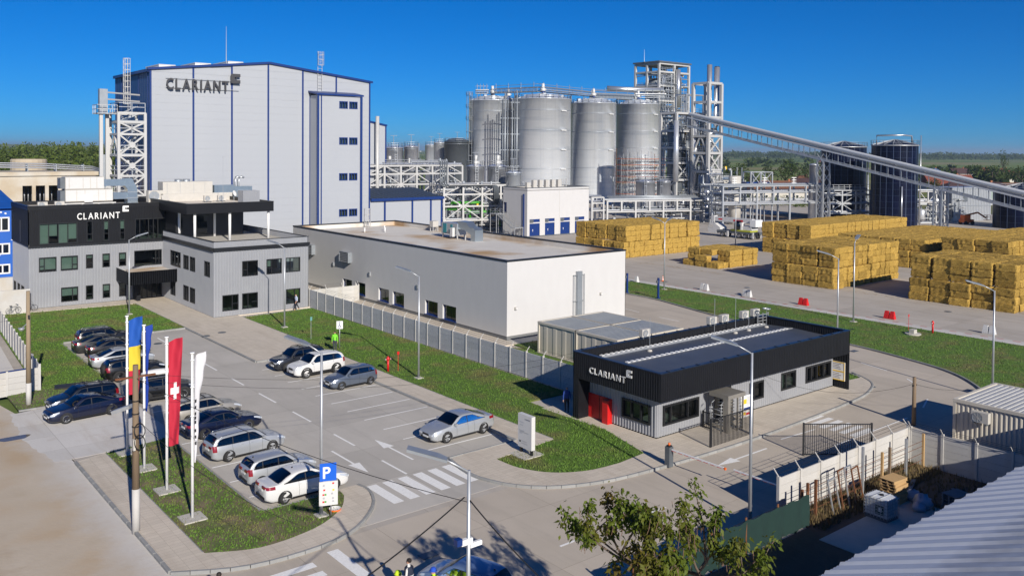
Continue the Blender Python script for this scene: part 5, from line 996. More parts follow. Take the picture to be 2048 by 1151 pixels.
# white steel stair tower left of the factory
def lattice():
    T = thing('steel_stair_tower', 'white steel lattice stair tower beside the blue side of the factory', 'tower', (32.1, 121.6, 0)); zs = [3.4, 6.1, 8.8, 11.5, 14.2, 16.9, 19.7, 21.3, 22.5]
    frame(T, (0, 0), [0, 3.35], [0, 4.0], zs, .34, 'steel', [('f', 0, k, 'x') for k in (1, 2, 3, 4, 5, 6, 7)]+[('l', 0, k, 'v') for k in (2, 4, 6)], .2, deck=zs[1::2], rails=[8.8, 11.5, 14.2, 16.9, 19.7, 22.5])
    for k in (2, 3, 4, 5, 6): MB().lathe([(0, -.06), (.42, -.06), (.42, .06), (0, .06)], n=8).build('gusset', M['steel'], T, loc=(1.67, -.12, (zs[k-1]+zs[k])/2)).rotation_euler = (math.pi/2, 0, 0)
    for k in range(8):
        z = zs[k]; z2 = zs[k+1]; x0, x1 = (.5, 2.9) if k % 2 else (2.9, .5); b = MB()
        for y in (1.6, 2.6): b.bar((x0, y, z), (x1, y, z2), .08, .22); b.bar((x0, y, z+1), (x1, y, z2+1), .05)
        b.build('stair_flight', M['galv'], T)
    clutter(T, (.4, 3, .6, 3.6, 3, 21), 16, 21, rmax=.1)
    U = thing('pipe_mast', 'narrow white column frame with grey riser boxes at the far left of the factory', 'steel frame', (30.2, 122.6, 0))
    for x, y in ((0, 0), (.95, .8)): beam('column', (x, y, 0), (x, y, 22.3), .42, 'steel', U)
    MB().box(.35, .75, .9, 1.4, 0, 17).build('riser_box', M['msteel'], U); MB().box(-.1, .9, .2, 1.0, 22.3, 25.6).build('riser_box', M['msteel'], U)
    for z in (11.5, 22.3): MB().box(-.6, 1.9, -.5, 1.6, z, z+.15).build('platform', M['msteel'], U); railing(U, [(-.6, 1.6, z), (-.6, -.5, z), (1.9, -.5, z)], 1.2, 'steel', step=.7, w=.06)
    for z in (24.3, 25.2): beam('pipe_arm', (.4, .6, z), (6.0, 4.2, z), .2, 'steel', U)
    ladder('caged_ladder', 'tall white caged ladder rising above the blue side of the factory', (35.9, 130.6, 22.5), 8.0, -math.pi/2, cage=(1.6, 8.0), w=1.1)
lattice()
# pipe racks
def rack(name, label, p0, p1, width, zs, step, w=.35, m='steel', brace=True, pipes=8, seed=1, post=True):
    a = np.array(p0[:2]); b = np.array(p1[:2]); L = np.linalg.norm(b-a); T = thing(name, label, 'pipe rack', (float(a[0]), float(a[1]), 0), math.atan2(b[1]-a[1], b[0]-a[0])); n = max(1, round(L/step)); st = L/n
    for k in range(n+1):
        for y in (0, width):
            if post or k in (0, n): beam('post', (k*st, y, 0 if k % 2 == 0 or k == n else zs[0]), (k*st, y, zs[-1]), w, m, T)
        for z in zs: beam('cross_beam', (k*st, 0, z), (k*st, width, z), w*.7, m, T)
    for z in zs:
        for y in (0, width): beam('chord', (0, y, z), (L, y, z), w*.8, m, T)
    if brace:
        for k in range(n):
            for z0, z1 in zip(zs[:-1], zs[1:]): s = (k+int(z0)) % 2; beam('brace', ((k+s)*st, 0, z0), ((k+1-s)*st, 0, z1), w*.5, m, T)
    r = random.Random(seed)
    for z in zs:
        for k in range(pipes//len(zs)+1): y = r.uniform(.3, width-.3); rr = r.uniform(.08, .24); pipe((-.5, y, z+w*.4+rr), (L+.5, y, z+w*.4+rr), rr, r.choice(['pipe', 'pipe', 'galv', 'msteel', 'dsteel', 'tankwhite']), T)
    return T
def racks():
    p = CW(735, 186); q = CW(892, 204)
    T = rack('pipe_rack', 'long white steel pipe rack with diagonal bracing right of the factory', p, (p[0]+24, p[1]-1.0), 6, [7.5, 10.3, 12.6, 14.4], 4.2, .42, 'steel', True, 16, 2); clutter(T, (0, 24, .5, 5.5, 3, 16), 50, 31, rmax=.28)
    for x in (4, 9, 15): railing(T, [(x, 0, 14.6), (x+5, 0, 14.6)], 1.1, 'galv', w=.08)
    c = CW(905, 182); T = rack('pipe_rack', 'lower steel pipe bridge with green pipes left of the switch building', CW(888, 190), (CW(888, 190)[0]+17, CW(888, 190)[1]-5), 5, [2.5, 5.6, 8.2, 10.2], 4.2, .4, 'steel', True, 10, 5); clutter(T, (0, 17, .5, 4.5, .5, 11), 70, 35, rmax=.26, vessels=3)
    for z, x0, x1 in ((5.0, 0, 6), (4.2, 5, 13), (6.3, 2, 9)): MB().tube([(x0, 1.2, z), (x1, 1.2, z), (x1+.4, 1.2, z-.4), (x1+.5, 1.2, z-3.2)], .32, 10).build('green_pipe', M['green'], T, True)
    for k in range(4): MB().tube([(-1+k*.5, -.5, 15.5), (-1+k*.5, -.5, 10.6), (-.4+k*.5, -.6, 10.1), (12-k*.3, -.6, 10.1), (12.5-k*.3, -.6, 9.6), (12.5-k*.3, -.6, 6)], .16, 8).build('bent_pipe', M['dsteel'], T, True)
    a = G(1214, 448); b = G(1407, 444)
    T = rack('pipe_rack', 'white steel portal rack behind the straw stacks left of the crane truck', a, b, 4.5, [3.0, 5.6], 3.9, .42, 'steel', False, 10, 7); clutter(T, (0, 28, .6, 4, .3, 5), 55, 36, rmax=.22)
    for k in range(3): MB().tube([(1, .6+k, 6.1+k*.25), (26, .6+k, 6.1+k*.25), (27, .6+k, 6.8+k*.25), (27, .6+k, 12)], .2, 8).build('bent_pipe', M['msteel'], T, True)
    a2 = G(1183, 449); T = rack('pipe_rack', 'small white gantry beside the switch building', a2, (a2[0]+3.2, a2[1]-.8), 4, [3.4, 5.2, 6.6], 3.2, .4, 'steel', False, 5, 8)
    a = G(1445, 452); b = G(1642, 446); T = rack('pipe_rack', 'galvanised pipe bridge on tall posts between the stack frame and dark silos', a, b, 4.5, [5.2, 8.0, 9.6], 5.2, .38, 'galv', False, 12, 9)
    for k in range(3): MB().lathe([(.1, 0), (.1, 1.9)], n=8).build('insulator', M['white'], T, loc=(4+k*9, 1, 9.8)); [MB().box(-.7, .7, -.12, .12, z, z+.15).build('insulator_arm', M['white'], T, loc=(4+k*9, 1, 9.8)) for z in (.5, 1.1, 1.7)]
    MB().cyl((6, 3.5, 0), (6, 3.5, 12.0), 1.5, n=20).build('white_vessel', M['cream'], T, True); MB().box(8, 15, 1.5, 4, 10.2, 10.5).build('blue_cover', M['blue'], T)
    frame(T, (9, 1.2), [0, 3, 6.5], [0, 3], [9.8, 13.0], .25, 'galv', [('f', 0, 1, 'x'), ('f', 1, 1, 'x')])
    a = G(1420, 446); T = rack('pipe_rack', 'mid grey lattice rack in front of the heat exchangers', a, (a[0]+10, a[1]-3), 4, [4.6, 6.8, 9.3], 3.4, .32, 'galv', True, 12, 12); clutter(T, (0, 10, .3, 3.8, 0, 14), 40, 39, rmax=.25)
    a = G(1655, 447); T = rack('valve_gallery', 'steel valve gallery with platforms in front of the left dark silo', a, (a[0]+10.5, a[1]-5.5), 4, [2.6, 5.0, 7.2, 8.4], 3.6, .34, 'galv', True, 8, 13); railing(T, [(0, 0, 8.6), (12, 0, 8.6)], 1.2, 'galv', w=.08)
    a = G(1838, 447); T = rack('pipe_rack', 'white lattice gantry between the middle dark silo and the conveyor leg', a, (a[0]+6, a[1]-3.6), 3.5, [5.4, 8.2], 2.4, .28, 'steel', True, 4, 14); clutter(T, (0, 8, 0, 3.5, 0, 5), 30, 40, rmax=.2, vessels=3)
    T = thing('gas_plant', 'cluttered pipework and small vessels behind the straw stacks near the ribbed shed', 'pipes', (*G(1925, 440), 0)); clutter(T, (-10, 8, -2, 6, .2, 6), 70, 41, rmax=.3, vessels=8)
racks()
# smaller tanks
def small_tanks():
    for u, v, d, r, m, lab, mo, la in ((951, 333, 203, 2.05, 'tankwhite', 'left of two pale process tanks with white motors', 1, 4.2), (995, 333, 201, 2.25, 'tankwhite', 'right of two pale process tanks, partly in shadow', 1, 4.0), (1027, 346, 196, 1.75, 'alu', 'small shiny silver tank with railing and ladder', 0, 5.2),
                                       (1291, 363, 236, 2.6, 'tankwhite', 'left pale tank standing before the scaffolded fermenter', 0, 3.9), (1328, 363, 236, 1.85, 'tankwhite', 'right narrower pale tank standing before the scaffolded fermenter', 0, 3.6),
                                       (787, 296, 230, 2.5, 'tankwhite', 'larger of two pale tanks behind the long pipe rack', 0, 4.4), (822, 294, 232, 1.9, 'tankwhite', 'smaller of two pale tanks behind the long pipe rack', 0, 5.4), (879, 286, 300, 2.0, 'alu', 'slim grey tank behind, left of the dark grey tank', 0, None), (862, 291, 320, 2.2, 'alu', 'low grey tank far behind beside the pale tanks', 0, None), (914, 284, 292, 4.3, 'greytank', 'wide dark grey tank left of the fermenters', 0, None)):
        x, y, _ = CW(u, d); h = ZV(u, v, d); t = tank('process_tank', lab, x, y, r, h, m, 0, .6 if r < 3 else 1.4, [h*.97], True, False, 'smaller process tanks', 32, ladder_a=la)
        if mo: b = MB(); b.cyl((0, 0, h+.5), (0, 0, h+1.2), .5, n=10); b.cyl((0, 0, h+1.2), (.15, 0, h+2.6), .3, .36, 10); b.cyl((-.2, 0, h+1.1), (1.0, 0, h+.9), .3, n=8); b.build('agitator_motor', M['plastic'], t, True)
        MB().bar((0, 0, h+.5), (0, 0, h+3.2), .1).build('lamp_mast', M['galv'], t); MB().box(-1.0, 1.0, -.08, .08, h+3.2, h+3.3).build('lamp_arm', M['galv'], t)
M['greytank'] = mat('dark_grey_tank', (.10, .12, .14), .45, .5, (.15, .17, .19), .4, .8)
small_tanks()
# dark enamelled silos
def silos():
    M['enamel'] = mat('navy_enamel', (.0022, .0035, .016), .28, .0, (.004, .006, .024), 1, .8, perobj=.35, spec=.2); M['seam'] = mat('seam_strip', (.05, .075, .14), .5)
    for u, v, d, r, lab in ((1687, 294, 236, 5.75, 'left dark blue panelled silo with conical roof'), (1789, 291, 217, 5.35, 'tall dark blue panelled silo in the middle, white grid of seams'), (2046, 380, 213, 6.3, 'low dark panelled silo cut by the right edge of the picture')):
        x, y, _ = CW(u, d); h = ZV(u, v, d); t = thing('dark_silo', lab, 'silo', (x, y, 0), 0, 'dark panelled silos'); nr = max(4, round(h/1.52)); nc = 22; ph = h/nr; da = 2*math.pi/nc; b = MB(); g = .004
        a0, a1 = -da/2+g, da/2-g; vs = []
        for q in range(4):
            a = a0+(a1-a0)*q/3
            for z in (.02, ph-.02): vs.append((r*math.cos(a), r*math.sin(a), z))
        b.add(vs, [(2*q, 2*q+2, 2*q+3, 2*q+1) for q in range(3)]); me = b.mesh('panel', M['enamel'])
        for k in range(nr):
            for j in range(nc): link('panel', me, t, loc=(0, 0, k*ph), rotz=j*da)
        sm = MB().box(r-.02, r+.05, -.05, .05, 0, h).mesh('seam', M['seam'])
        for j in range(nc): link('seam', sm, t, rotz=(j+.5)*da)
        MB().lathe([(r-.03, 0), (r-.03, h)], n=44).build('core', M['seam'], t, True)
        MB().lathe([(r+.15, h-.1), (r+.15, h+.12), (r*.1, h+r*.26), (0, h+r*.26)], n=44).build('roof', M['enamel'], t); MB().lathe([(r+.1, h-.12), (r+.2, h-.12), (r+.2, h+.12), (r+.1, h+.12)], n=44).build('eaves_ring', M['galv'], t, True)
        for k in range(16): a = 2*math.pi*k/16; beam('rafter', ((r+.1)*math.cos(a), (r+.1)*math.sin(a), h+.2), (.4*math.cos(a), .4*math.sin(a), h+r*.26+.1), .14, 'galv', t)
        railing(t, [((r+.2)*math.cos(a), (r+.2)*math.sin(a), h+.1) for a in np.linspace(0, 2*math.pi, 17)], 1.15, 'msteel', w=.06)
        if u == 1789:
            MB().tube([(-4.2, 2.5, h), (-4.2, 2.5, h+2.4), (1.0, -1.5, h+2.6), (3.2, -2.6, h+2.4), (3.4, -2.7, h+.6)], .2, 8).build('vent_pipe', M['pipe'], t, True); MB().cyl((r*.55, -r*.95, 0), (r*.55, -r*.95, h+2.5), .12, n=6).build('riser', M['pipe'], t, True); MB().cyl((-r*.75, -r*.75, 0), (-r*.75, -r*.75, h*.5), .2, n=8).build('riser', M['pipe'], t, True)
        if u == 1687: MB().tube([(r*.4, -r*1.0, h*.62), (r*.4, -r*1.0, 0)], .25, 8).build('riser', M['msteel'], t, True); MB().tube([(r*.15, -r*.98, h*.88), (r*.4, -r*1.0, h*.87), (r*.4, -r*1.0, h*.62)], .22, 8).build('riser', M['msteel'], t, True)
    x, y, _ = CW(1628, 226); tank('standpipe_vessel', 'slim tall white cylinder left of the dark silos', x, y, 1.15, ZV(1628, 330, 226), 'tankwhite', 0, .5, (), False, False, None, 20)
    T = thing('ribbed_shed', 'grey ribbed metal shed behind the straw stacks by the conveyor', 'shed', CW(1905, 232), -.35); b = MB(); wall_mesh(b, (0, 0, 0), E1, N2, 13.5, 0, 8.6, (), .55, .12); b.build('wall', M['galv'], T); MB().box(.05, 13.4, .05, 8, 0, 8.5).build('core', M['msteel'], T); MB().box(-.1, 13.6, -.2, 8.2, 8.6, 8.9).build('roof', M['galv'], T); MB().box(3.8, 5.2, -.25, -.1, 5.2, 6.6).build('window', M['dsteel'], T); MB().box(0, 13.5, -.16, -.1, 4.0, 4.15).build('seam', M['msteel'], T)
silos()
# inclined conveyor
M['tube'] = mat('white_tube', (.52, .54, .57), .35, .2, (.60, .62, .64), 1, .8)
def conveyor():
    W2 = lambda Xc, d, z: np.array([*(rt0*Xc+fw0*d)[:2], z]); p0 = W2(51.5, 253.5, 27.6); p1 = W2(110, 176, 7.4); T = thing('inclined_conveyor', 'long inclined silver tube conveyor descending from the tower to the right', 'conveyor', (float(p0[0]), float(p0[1]), 0)); o = np.array([p0[0], p0[1], 0]); a = p0-o; b = p1-o; d = (b-a)/np.linalg.norm(b-a); sd = np.cross(d, [0, 0, 1]); sd /= np.linalg.norm(sd); L = np.linalg.norm(b-a)
    for s, dz, r, m in ((-.9, .9, .55, 'tube'), (.4, 1.3, .55, 'tube'), (-1.0, -.1, .22, 'tankwhite'), (1.0, 1.0, .2, 'msteel')): pipe(a+sd*s+[0, 0, dz], b+sd*s+[0, 0, dz], r*.78, m, T, 'tube', 14)
    for s in (-1.3, 1.3): beam('lower_chord', a+sd*s+[0, 0, -2.3], b+sd*s+[0, 0, -2.3], .34, 'galv', T)
    for s in (-1.3, 1.3): beam('upper_chord', a+sd*s+[0, 0, .2], b+sd*s+[0, 0, .2], .3, 'tube', T)
    n = 30
    for k in range(n+1):
        q = a+(b-a)*k/n
        for s in (-1.3, 1.3): beam('strut', q+sd*s+[0, 0, -2.3], q+sd*s+[0, 0, .2], .14, 'msteel', T)
        beam('cross_member', q-sd*1.3+[0, 0, -2.2], q+sd*1.3+[0, 0, -2.2], .14, 'msteel', T)
    for k in range(1, 14): q = a+(b-a)*k/14; pipe(q-sd*.9+[0, 0, .9]-d*.12, q-sd*.9+[0, 0, .9]+d*.12, .54, 'tankwhite', T, 'flange', 14)
    for t_, nm in ((.45, 0), (.755, 1)):
        q = a+(b-a)*t_
        for s in (-1.3, 1.3):
            for e in (-1, 1): beam('leg', np.array([q[0], q[1], 0])+sd*s*1.2+np.array([d[0], d[1], 0])*e*.9, q+sd*s+np.array([d[0], d[1], 0])*e*.9+[0, 0, -2.4], .34, 'msteel' if t_ > .5 else 'galv', T)
        for z in np.arange(1, q[2]-2.5, 2.4):
            for s in (-1.3, 1.3): g = np.array([q[0], q[1], 0])+sd*s*1.1; h_ = np.array([d[0], d[1], 0])*.9; beam('brace', g-h_+[0, 0, z], g+h_+[0, 0, z+2.2], .16, 'galv', T); beam('brace', g+h_+[0, 0, z], g-h_+[0, 0, z+2.2], .16, 'galv', T)
conveyor()
# ================================================================== STRAW BALES
def bale_mat():
    m = bpy.data.materials.new('straw'); m.use_nodes = True; t = m.node_tree; b = t.nodes['Principled BSDF']; b.inputs['Roughness'].default_value = .95; b.inputs['Specular IOR Level'].default_value = .1
    tc = _n(t, 'TexCoord'); oi = _n(t, 'ObjectInfo'); ad = _n(t, 'VectorMath', operation='ADD'); t.links.new(tc.outputs['Object'], ad.inputs[0]); sc = _n(t, 'VectorMath', operation='SCALE'); cb = _n(t, 'CombineXYZ'); [t.links.new(oi.outputs['Random'], cb.inputs[i]) for i in range(3)]; t.links.new(cb.outputs[0], sc.inputs[0]); sc.inputs['Scale'].default_value = 40; t.links.new(sc.outputs[0], ad.inputs[1])
    mp = _n(t, 'Mapping'); mp.inputs['Scale'].default_value = (5, 5, 16); t.links.new(ad.outputs[0], mp.inputs[0]); nz = _n(t, 'TexNoise'); nz.inputs['Scale'].default_value = 1.6; nz.inputs['Detail'].default_value = 8; nz.inputs['Roughness'].default_value = .7; t.links.new(mp.outputs[0], nz.inputs['Vector'])
    rp = _n(t, 'ValToRGB'); e = rp.color_ramp.elements; e[0].position = .36; e[0].color = (.13, .080, .016, 1); e[1].position = .66; e[1].color = (.66, .44, .12, 1); q = e.new(.5); q.color = (.46, .295, .068, 1); t.links.new(nz.outputs['Fac'], rp.inputs[0])
    mr = _n(t, 'MapRange'); mr.inputs[3].default_value = .66; mr.inputs[4].default_value = 1.10; t.links.new(oi.outputs['Random'], mr.inputs[0]); hv = _n(t, 'HueSaturation'); t.links.new(mr.outputs[0], hv.inputs['Value']); t.links.new(rp.outputs[0], hv.inputs['Color']); n2 = _n(t, 'TexNoise'); n2.inputs['Scale'].default_value = .9; t.links.new(ad.outputs[0], n2.inputs['Vector'])
    mx = _n(t, 'Mix', data_type='RGBA'); r2 = _n(t, 'MapRange'); r2.inputs[1].default_value = .55; r2.inputs[2].default_value = .75; r2.inputs[4].default_value = .6; t.links.new(n2.outputs['Fac'], r2.inputs[0]); t.links.new(r2.outputs[0], mx.inputs[0]); t.links.new(hv.outputs[0], mx.inputs[6]); mx.inputs[7].default_value = (.24, .15, .04, 1); t.links.new(mx.outputs[2], b.inputs['Base Color'])
    bp = _n(t, 'Bump'); bp.inputs['Distance'].default_value = .09; bp.inputs['Strength'].default_value = .9; t.links.new(nz.outputs['Fac'], bp.inputs['Height']); t.links.new(bp.outputs[0], b.inputs['Normal']); return m
M['straw'] = bale_mat()
def bale_mesh(seed, l=2.41, w=1.21, h=.885):
    r = np.random.default_rng(seed); mb = MB(); nx, ny, nz = 9, 5, 5; V = {}; vs = []; fs = []
    def vid(i, j, k):
        if (i, j, k) not in V:
            p = np.array([(i/(nx-1)-.5), (j/(ny-1)-.5), (k/(nz-1)-.5)]); q = np.sign(p)*.5*(1-(1-np.abs(p)*2)**1.35)     # fuller edges
            ed = sum(1 for a in np.abs(p) if a > .499); sh = (1, 1, .975, .93)[ed]; q = np.array([q[0]*l, q[1]*w, q[2]*h]); q = q*([sh]*3 if ed > 1 else [1, 1, 1]); q += r.normal(0, .022, 3)
            groove = .022 if (i % 2 == 0 and ed >= 1) else 0; q[1] *= 1-groove; q[2] *= 1-groove*.8; V[(i, j, k)] = len(vs); vs.append((q[0], q[1], q[2]+h/2))
        return V[(i, j, k)]
    for k in (0, nz-1):
        for i in range(nx-1):
            for j in range(ny-1): f = (vid(i, j, k), vid(i+1, j, k), vid(i+1, j+1, k), vid(i, j+1, k)); fs.append(f if k else f[::-1])
    for j in (0, ny-1):
        for i in range(nx-1):
            for k in range(nz-1): f = (vid(i, j, k), vid(i+1, j, k), vid(i+1, j, k+1), vid(i, j, k+1)); fs.append(f[::-1] if j else f)
    for i in (0, nx-1):
        for j in range(ny-1):
            for k in range(nz-1): f = (vid(i, j, k), vid(i, j+1, k), vid(i, j+1, k+1), vid(i, j, k+1)); fs.append(f if i else f[::-1])
    mb.add(vs, fs); return mb.mesh('straw_bale', M['straw'])
BM = [bale_mesh(s) for s in range(7)]
BH = .88
def bales():
    # front edge direction: from near-right corner towards the left; stacks are aligned with the site grid
    allb = []
    P = math.pi/2
    # local u runs along +y (the row seen from the gate), local v must run along +x
    def stack(x, y, ncol, nrow, tiers, name, low=None):
        U = np.array([0, 1.]); Vv = np.array([1., 0]); r = random.Random(int(x*7+y))
        tier_off = [(r.gauss(0, .04), r.gauss(0, .04)) for _ in range(tiers)]; CJ = {(i, j, g): (r.gauss(0, .09), r.gauss(0, .08)) for i in range(ncol) for j in range(nrow) for g in range(3)}
        for k in range(tiers):
            for i in range(ncol):
                ci = 0
                for j in range(nrow):
                    if low and not low(i, j, k): continue
                    vis = i == 0 or j == 0 or k == tiers-1 or (low and not low(i, j, k+1)) or (low and j > 0 and not low(i, j-1, k))
                    if not vis: continue
                    setb = .55 if (k >= tiers/2 and tiers > 4) else 0
                    px = x+.6+j*1.22+r.gauss(0, .025)+CJ[i, j, k//3][0]+tier_off[k][0]+setb; py = y+1.2+i*2.45+r.gauss(0, .02)+CJ[i, j, k//3][1]+tier_off[k][1]+setb*.5
                    d = (np.array([px, py])@fw0[:2]); allb.append((d, px, py, k*BH+(k//3)*.05, P+r.gauss(0, .03)+(math.pi if r.random() < .5 else 0), r.randrange(7), i, j, k, tiers, ncol, name))
    stack(106.2, 40.6, 5, 9, 6, 'nearest stack')
    stack(105.2, 62.4, 4, 14, 6, 'middle stack')
    stack(108.9, 83.8, 3, 8, 3, 'low brown stack', low=lambda i, j, k: k < (1 if (i == 0 and j < 2) or (i == 2 and j == 0) else 2 if (i == 1 and j < 1) else 3))
    stack(107.0, 101.8, 5, 16, 6, 'far left stack')
    stack(134.5, 84.5, 4, 28, 6, 'rear middle stack')
    stack(133.6, 52.0, 4, 24, 6, 'rear right stack'); stack(134.6, 64.6, 6, 24, 5, 'rear long stack')
    allb.sort(key=lambda t: t[0]-t[3]*.01)
    ordn = lambda n: ('first', 'second', 'third', 'fourth', 'fifth', 'sixth', 'seventh', 'eighth', 'ninth', 'tenth', 'eleventh', 'twelfth', 'thirteenth', 'fourteenth', 'fifteenth', 'sixteenth')[n] if n < 16 else 'number %d' % (n+1)
    rest = bmesh.new()
    for n, (d, px, py, z, a, v, i, j, k, ti, nc, name) in enumerate(allb):
        if n < 300:
            o = link('straw_bale', BM[v], None, (px, py, z), a)
            if j == 0: lab = 'bale in the shaded end of the %s, %s row up, %s from right' % (name, ordn(k), ordn(i))
            elif i == 0: lab = 'bale in the sunlit side of the %s, %s row up, %s from left' % (name, ordn(k), ordn(j))
            else: lab = 'bale on top of the %s, %s row back, %s across' % (name, ordn(j), ordn(i))
            tag(o, lab, 'straw bale', 'straw bales in the yard stacks')
        else:
            me = BM[v].copy(); me.transform(Matrix.Translation((px, py, z)) @ Matrix.Rotation(a, 4, 'Z')); rest.from_mesh(me); bpy.data.meshes.remove(me)
    me = bpy.data.meshes.new('straw_bales'); rest.to_mesh(me); rest.free(); me.materials.append(M['straw']); stuff(tag(link('straw_bales', me), 'farther straw bales filling the rear stacks', 'straw bales'))
    # loose straw on the ground
    r = np.random.default_rng(5); mb = MB()
    for (x, y, L) in ((105.6, 51, 20), (105, 67, 10), (105, 88, 16), (106.5, 107, 12), (112, 62.0, 14), (112, 40.2, 12)):
        for _ in range(500):
            px, py = (x+r.normal(0, .5), y+r.uniform(-L/2, L/2)) if y not in (62.0, 40.2) else (x+r.uniform(-L/2, L/2), y+r.normal(0, .4)); a = r.uniform(0, 6.28); l = r.uniform(.08, .25); mb.add([(px, py, .012), (px+l*math.cos(a), py+l*math.sin(a), .03), (px+l*math.cos(a)+.02, py+l*math.sin(a)+.02, .012)], [(0, 1, 2)])
    stuff(tag(mb.build('loose_straw', M['straw']), 'loose straw scattered at the feet of the bale stacks', 'straw'))
bales()
# ================================================================== CARS
def pw(x, pts):
    """smooth monotone interpolation through control points"""
    xs = [p[0] for p in pts]; ys = [p[1] for p in pts]; n = len(xs); dl = [(ys[i+1]-ys[i])/(xs[i+1]-xs[i]) for i in range(n-1)]
    m = [dl[0]]+[0 if dl[i-1]*dl[i] <= 0 else 2*dl[i-1]*dl[i]/(dl[i-1]+dl[i]) for i in range(1, n-1)]+[dl[-1]]
    x = min(max(x, xs[0]), xs[-1]); i = max(j for j in range(n-1) if xs[j] <= x or j == 0); h = xs[i+1]-xs[i]; t = (x-xs[i])/h
    return (2*t**3-3*t**2+1)*ys[i]+(t**3-2*t**2+t)*h*m[i]+(-2*t**3+3*t**2)*ys[i+1]+(t**3-t**2)*h*m[i+1]
KIND = {   # L, W, H, wheel r, top profile (fraction from the front, height as fraction of H), belt, glass x: cowl, roof front, roof rear, rear base
    'sedan': dict(L=4.65, W=1.80, H=1.45, R=.325, top=[(0, .44), (.02, .50), (.10, .585), (.27, .685), (.43, .965), (.52, 1.0), (.64, .985), (.74, .90), (.865, .715), (.97, .70), (1, .60)], belt=(.63, .70), ws=(.285, .43), rw=(.70, .855), sw=(.31, .455, .63, .80), pil=(.545,)),
    'lift': dict(L=4.85, W=1.86, H=1.46, R=.335, top=[(0, .43), (.02, .50), (.10, .58), (.27, .67), (.42, .955), (.50, 1.0), (.62, .99), (.75, .88), (.89, .72), (.97, .70), (1, .60)], belt=(.62, .70), ws=(.285, .425), rw=(.68, .885), sw=(.31, .45, .64, .83), pil=(.535,)),
    'wagon': dict(L=4.55, W=1.78, H=1.50, R=.32, top=[(0, .44), (.02, .50), (.10, .585), (.26, .67), (.40, .955), (.50, 1.0), (.75, .985), (.92, .945), (.985, .72), (1, .58)], belt=(.62, .66), ws=(.275, .405), rw=(.925, .975), sw=(.30, .43, .89, .945), pil=(.52, .735)),
    'hatch': dict(L=3.95, W=1.68, H=1.48, R=.30, top=[(0, .44), (.02, .50), (.11, .59), (.27, .68), (.43, .965), (.52, 1.0), (.78, .985), (.90, .93), (.98, .70), (1, .58)], belt=(.63, .68), ws=(.285, .435), rw=(.905, .965), sw=(.32, .46, .86, .925), pil=(.575, .80)),
    'suv': dict(L=4.45, W=1.84, H=1.68, R=.37, top=[(0, .47), (.02, .54), (.10, .60), (.26, .665), (.39, .955), (.48, 1.0), (.76, .985), (.91, .94), (.985, .72), (1, .55)], belt=(.63, .68), ws=(.272, .40), rw=(.915, .97), sw=(.30, .425, .86, .93), pil=(.525, .75)),
}
CARMAT = {}
def paint(col, metal):
    k = (col, metal)
    if k not in CARMAT: CARMAT[k] = mat('car_paint', col, .32 if not metal else .36, .45 if metal else 0, coat=1.0, spec=.5)
    return CARMAT[k]
M['seat'] = mat('car_interior', (.012, .012, .013), .9); M['lampglass'] = mat('headlamp', (.62, .66, .70), .12, .3, coat=1); M['tail'] = mat('tail_lamp', (.22, .006, .010), .2, coat=1); M['plate'] = mat('number_plate', (.70, .70, .68), .5); M['trim'] = mat('black_trim', (.012, .012, .013), .6); M['chrome'] = mat('chrome', (.65, .66, .68), .15, .95)
WHEEL = {}
def wheel_meshes(r, style):
    k = (round(r, 3), style)
    if k in WHEEL: return WHEEL[k]
    w = .11; t = MB(); t.lathe([(r*.64, -w), (r*.92, -w), (r, -w*.7), (r, w*.7), (r*.92, w), (r*.64, w)], n=28); ty = t.mesh('tyre', M['tyre'], True)
    b = MB(); b.lathe([(r*.66, -w*.8), (r*.66, w*.85), (r*.60, w*.9), (r*.57, w*.3), (r*.57, -w*.8)], n=28); ns = {0: 5, 1: 10, 2: 7}[style]
    for j in range(ns):
        a = 2*math.pi*j/ns; hw = {0: .17, 1: .07, 2: .15}[style]; c, s = math.cos, math.sin
        q = [(r*.10, a-.6), (r*.60, a-hw*.75), (r*.60, a+hw*.75), (r*.10, a+.6)]; pz = [(p*c(t_), p*s(t_)) for p, t_ in q]; b.add([(x, y, w*.62) for x, y in pz]+[(x, y, w*.35) for x, y in pz], [(0, 1, 2, 3), (0, 4, 5, 1), (2, 6, 7, 3)])
    b.lathe([(0, w*.68), (r*.14, w*.66), (r*.16, w*.4)], n=12); ri = b.mesh('rim', M['rim'])
    d = MB(); d.lathe([(0, -w*.2), (r*.6, -w*.2)], n=20); br = d.mesh('brake_disc', M['trim']); WHEEL[k] = (ty, ri, br); return WHEEL[k]
